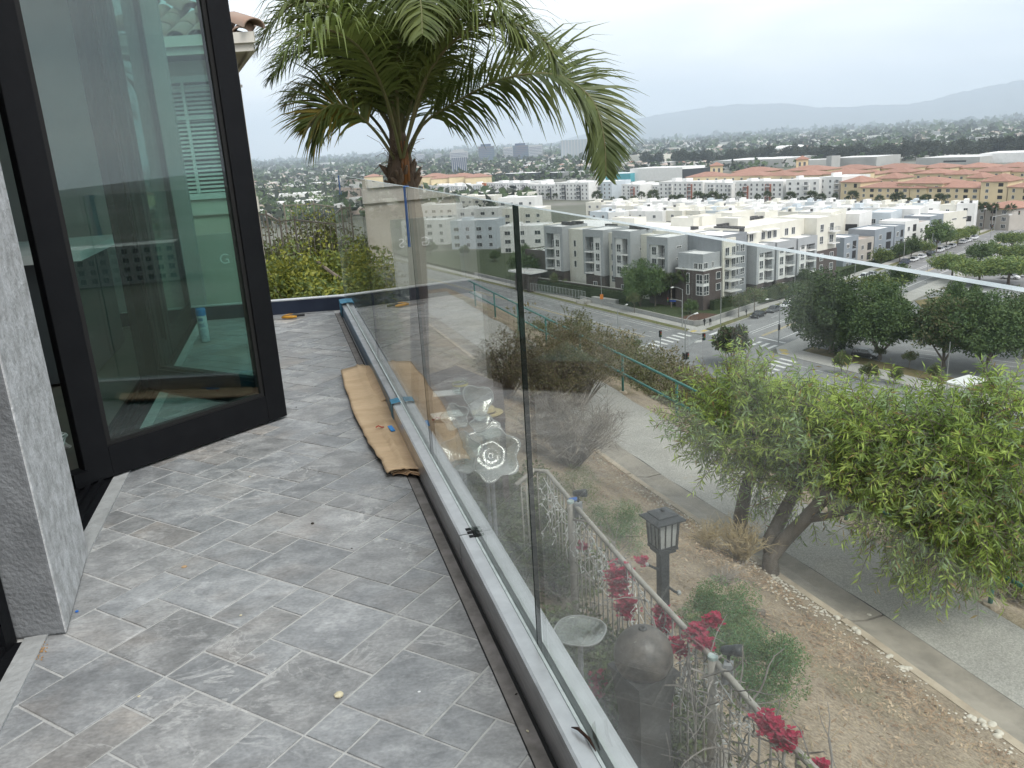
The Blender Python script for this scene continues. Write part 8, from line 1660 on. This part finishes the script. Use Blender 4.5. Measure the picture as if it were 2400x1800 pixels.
for _ in range(11000):
    x = rng(580, 2430) if _ < 5200 else RND.choice((rng(-900, 590), rng(2420, 4300), rng(590, 1250))); a = _fw.z*F_PX+_rt.z*(x-1200); hy = 900+a/_up.z; y = hy+7+(80 if _ < 5200 else 150)*RND.random()**2.0; p = P(x, y, GZ)
    if p.length < 330: continue
    s = max(1.0, p.length/1300)*rng(.7, 1.3); ft.cm = RND.randrange(2)
    for q in range(5): c = p+Vector((rng(-3, 3)*s, rng(-3, 3)*s, rng(2.5, 7)*s)); ft.leaf(c, Vector((rng(-1, 1), rng(-1, 1), rng(-.4, .6))), rng(5, 9)*s, rng(3.5, 6)*s)
tag(ft.build('far_trees', [MATS['tree_far'], MATS['tree_dark']]), 'dark tree tops scattered through the city to the horizon', 'trees', kind='stuff')
tag(mass.build('far_rooftops', mm_), 'pale rooftops of the city running to the horizon', 'rooftops', kind='stuff')
nt_ = MB()
for _ in range(420):
    x, y = rng(600, 800), rng(400, 520); p = P(x, y, GZ); s = rng(.8, 1.6)
    for q in range(14): c = p+Vector((RND.gauss(0, 2)*s, RND.gauss(0, 2)*s, rng(1.5, 7)*s)); nt_.leaf(c, rdir(), 2.2*s, 1.4*s)
tag(nt_.build('valley_trees', MATS['tree_mid']), 'green tree tops among the houses below the hill', 'trees', kind='stuff')
for x0, y0, x1, y1, yt, lab in ((640, 478, 760, 470, 458, 'white flat roofed school block below the yard'), (660, 500, 760, 492, 476, 'white flat roofed hall right of the school block'), (715, 400, 772, 398, 384, 'white shed at the left corner of the glass')): shed(lambda x, y: (x, y), x0, y0, x1, y1, yt, 30, 'wall_white', lab)
# white office blocks lying to the right of the frame, mirrored in the open door leaf
for k, (x, y, w_, h, lab) in enumerate(((300, -18, 60, 15, 'long white office block with dark window rows reflected in the door'), (330, -95, 50, 14, 'second white office block reflected in the door'), (320, 60, 46, 13, 'third white office block reflected in the door'))):
    L, R = Vector((x, y+w_, 0)), Vector((x, y, 0)); b = Bx('office_block', lab, 'building', L, R, h, 20, 'concrete_far')
    for f_ in range(4):
        for i in range(int(w_/4)): b.win((i+.5)*4, 2.2+f_*3.4, 2.2, 2.0, 2, 1)
# mountains
MD = 14000
b = MB(); prof = [(1250, 0), (1300, 8), (1400, 30), (1486, 47), (1562, 56), (1660, 63), (1736, 63), (1833, 60), (1910, 47), (1996, 43), (2061, 43), (2126, 40), (2191, 47), (2278, 61), (2400, 70), (2600, 80), (2900, 76), (3300, 84), (3900, 70)]
xs = list(range(1260, 3880, 8)); rowsN = 14
for i, x in enumerate(xs):
    for (a, ha), (c, hc) in zip(prof, prof[1:]):
        if a <= x <= c: hpx = ha+(hc-ha)*(x-a)/(c-a); break
    xx = min(x, 2400)+(max(0, x-2400)); aa = _fw.z*F_PX+_rt.z*(xx-1200); hy = 900+aa/_up.z; d = ray(xx, hy); dh = Vector((d.x, d.y, 0)).normalized()
    ht = (hpx/1900*MD+41)*(1+.05*mnoise.noise(Vector((x*.02, 0, 3)))+.035*mnoise.noise(Vector((x*.07, 0, 9))))
    for r_ in range(rowsN):
        f = r_/(rowsN-1); dd = MD-3600*(1-f); z = GZ-3+ht*f**1.25*(1+.30*(1-f)*mnoise.noise(Vector((x*.02, f*5, 7)))+.16*(1-f)*mnoise.noise(Vector((x*.07, f*9, 2)))); b.v.append((dh.x*dd, dh.y*dd, z))
for i in range(len(xs)-1):
    for r_ in range(rowsN-1): a = i*rowsN+r_; b.f.append((a, a+rowsN, a+rowsN+1, a+1)); b.mi.append(0)
tag(b.build('mountains', M('mountain', (.18, .205, .22), (.22, .235, .24), rough=.95, scale=.002, detail=8), smooth=True), kind='structure')
# haze
hm = bpy.data.materials.new('haze'); hm.use_nodes = True; t = hm.node_tree; t.nodes.clear(); o = t.nodes.new('ShaderNodeOutputMaterial'); pv = t.nodes.new('ShaderNodeVolumePrincipled')
pv.inputs['Color'].default_value = (.80, .90, 1.0, 1); pv.inputs['Density'].default_value = HAZE; pv.inputs['Anisotropy'].default_value = .55; t.links.new(pv.outputs[0], o.inputs['Volume'])
b = MB(); b.prism([(-16500, -900), (16500, -900), (16500, 16500), (-16500, 16500)], GZ-1.5, 960); hz_o = tag(b.build('haze', hm), kind='stuff'); hz_o['label'] = 'pale air haze over the city'
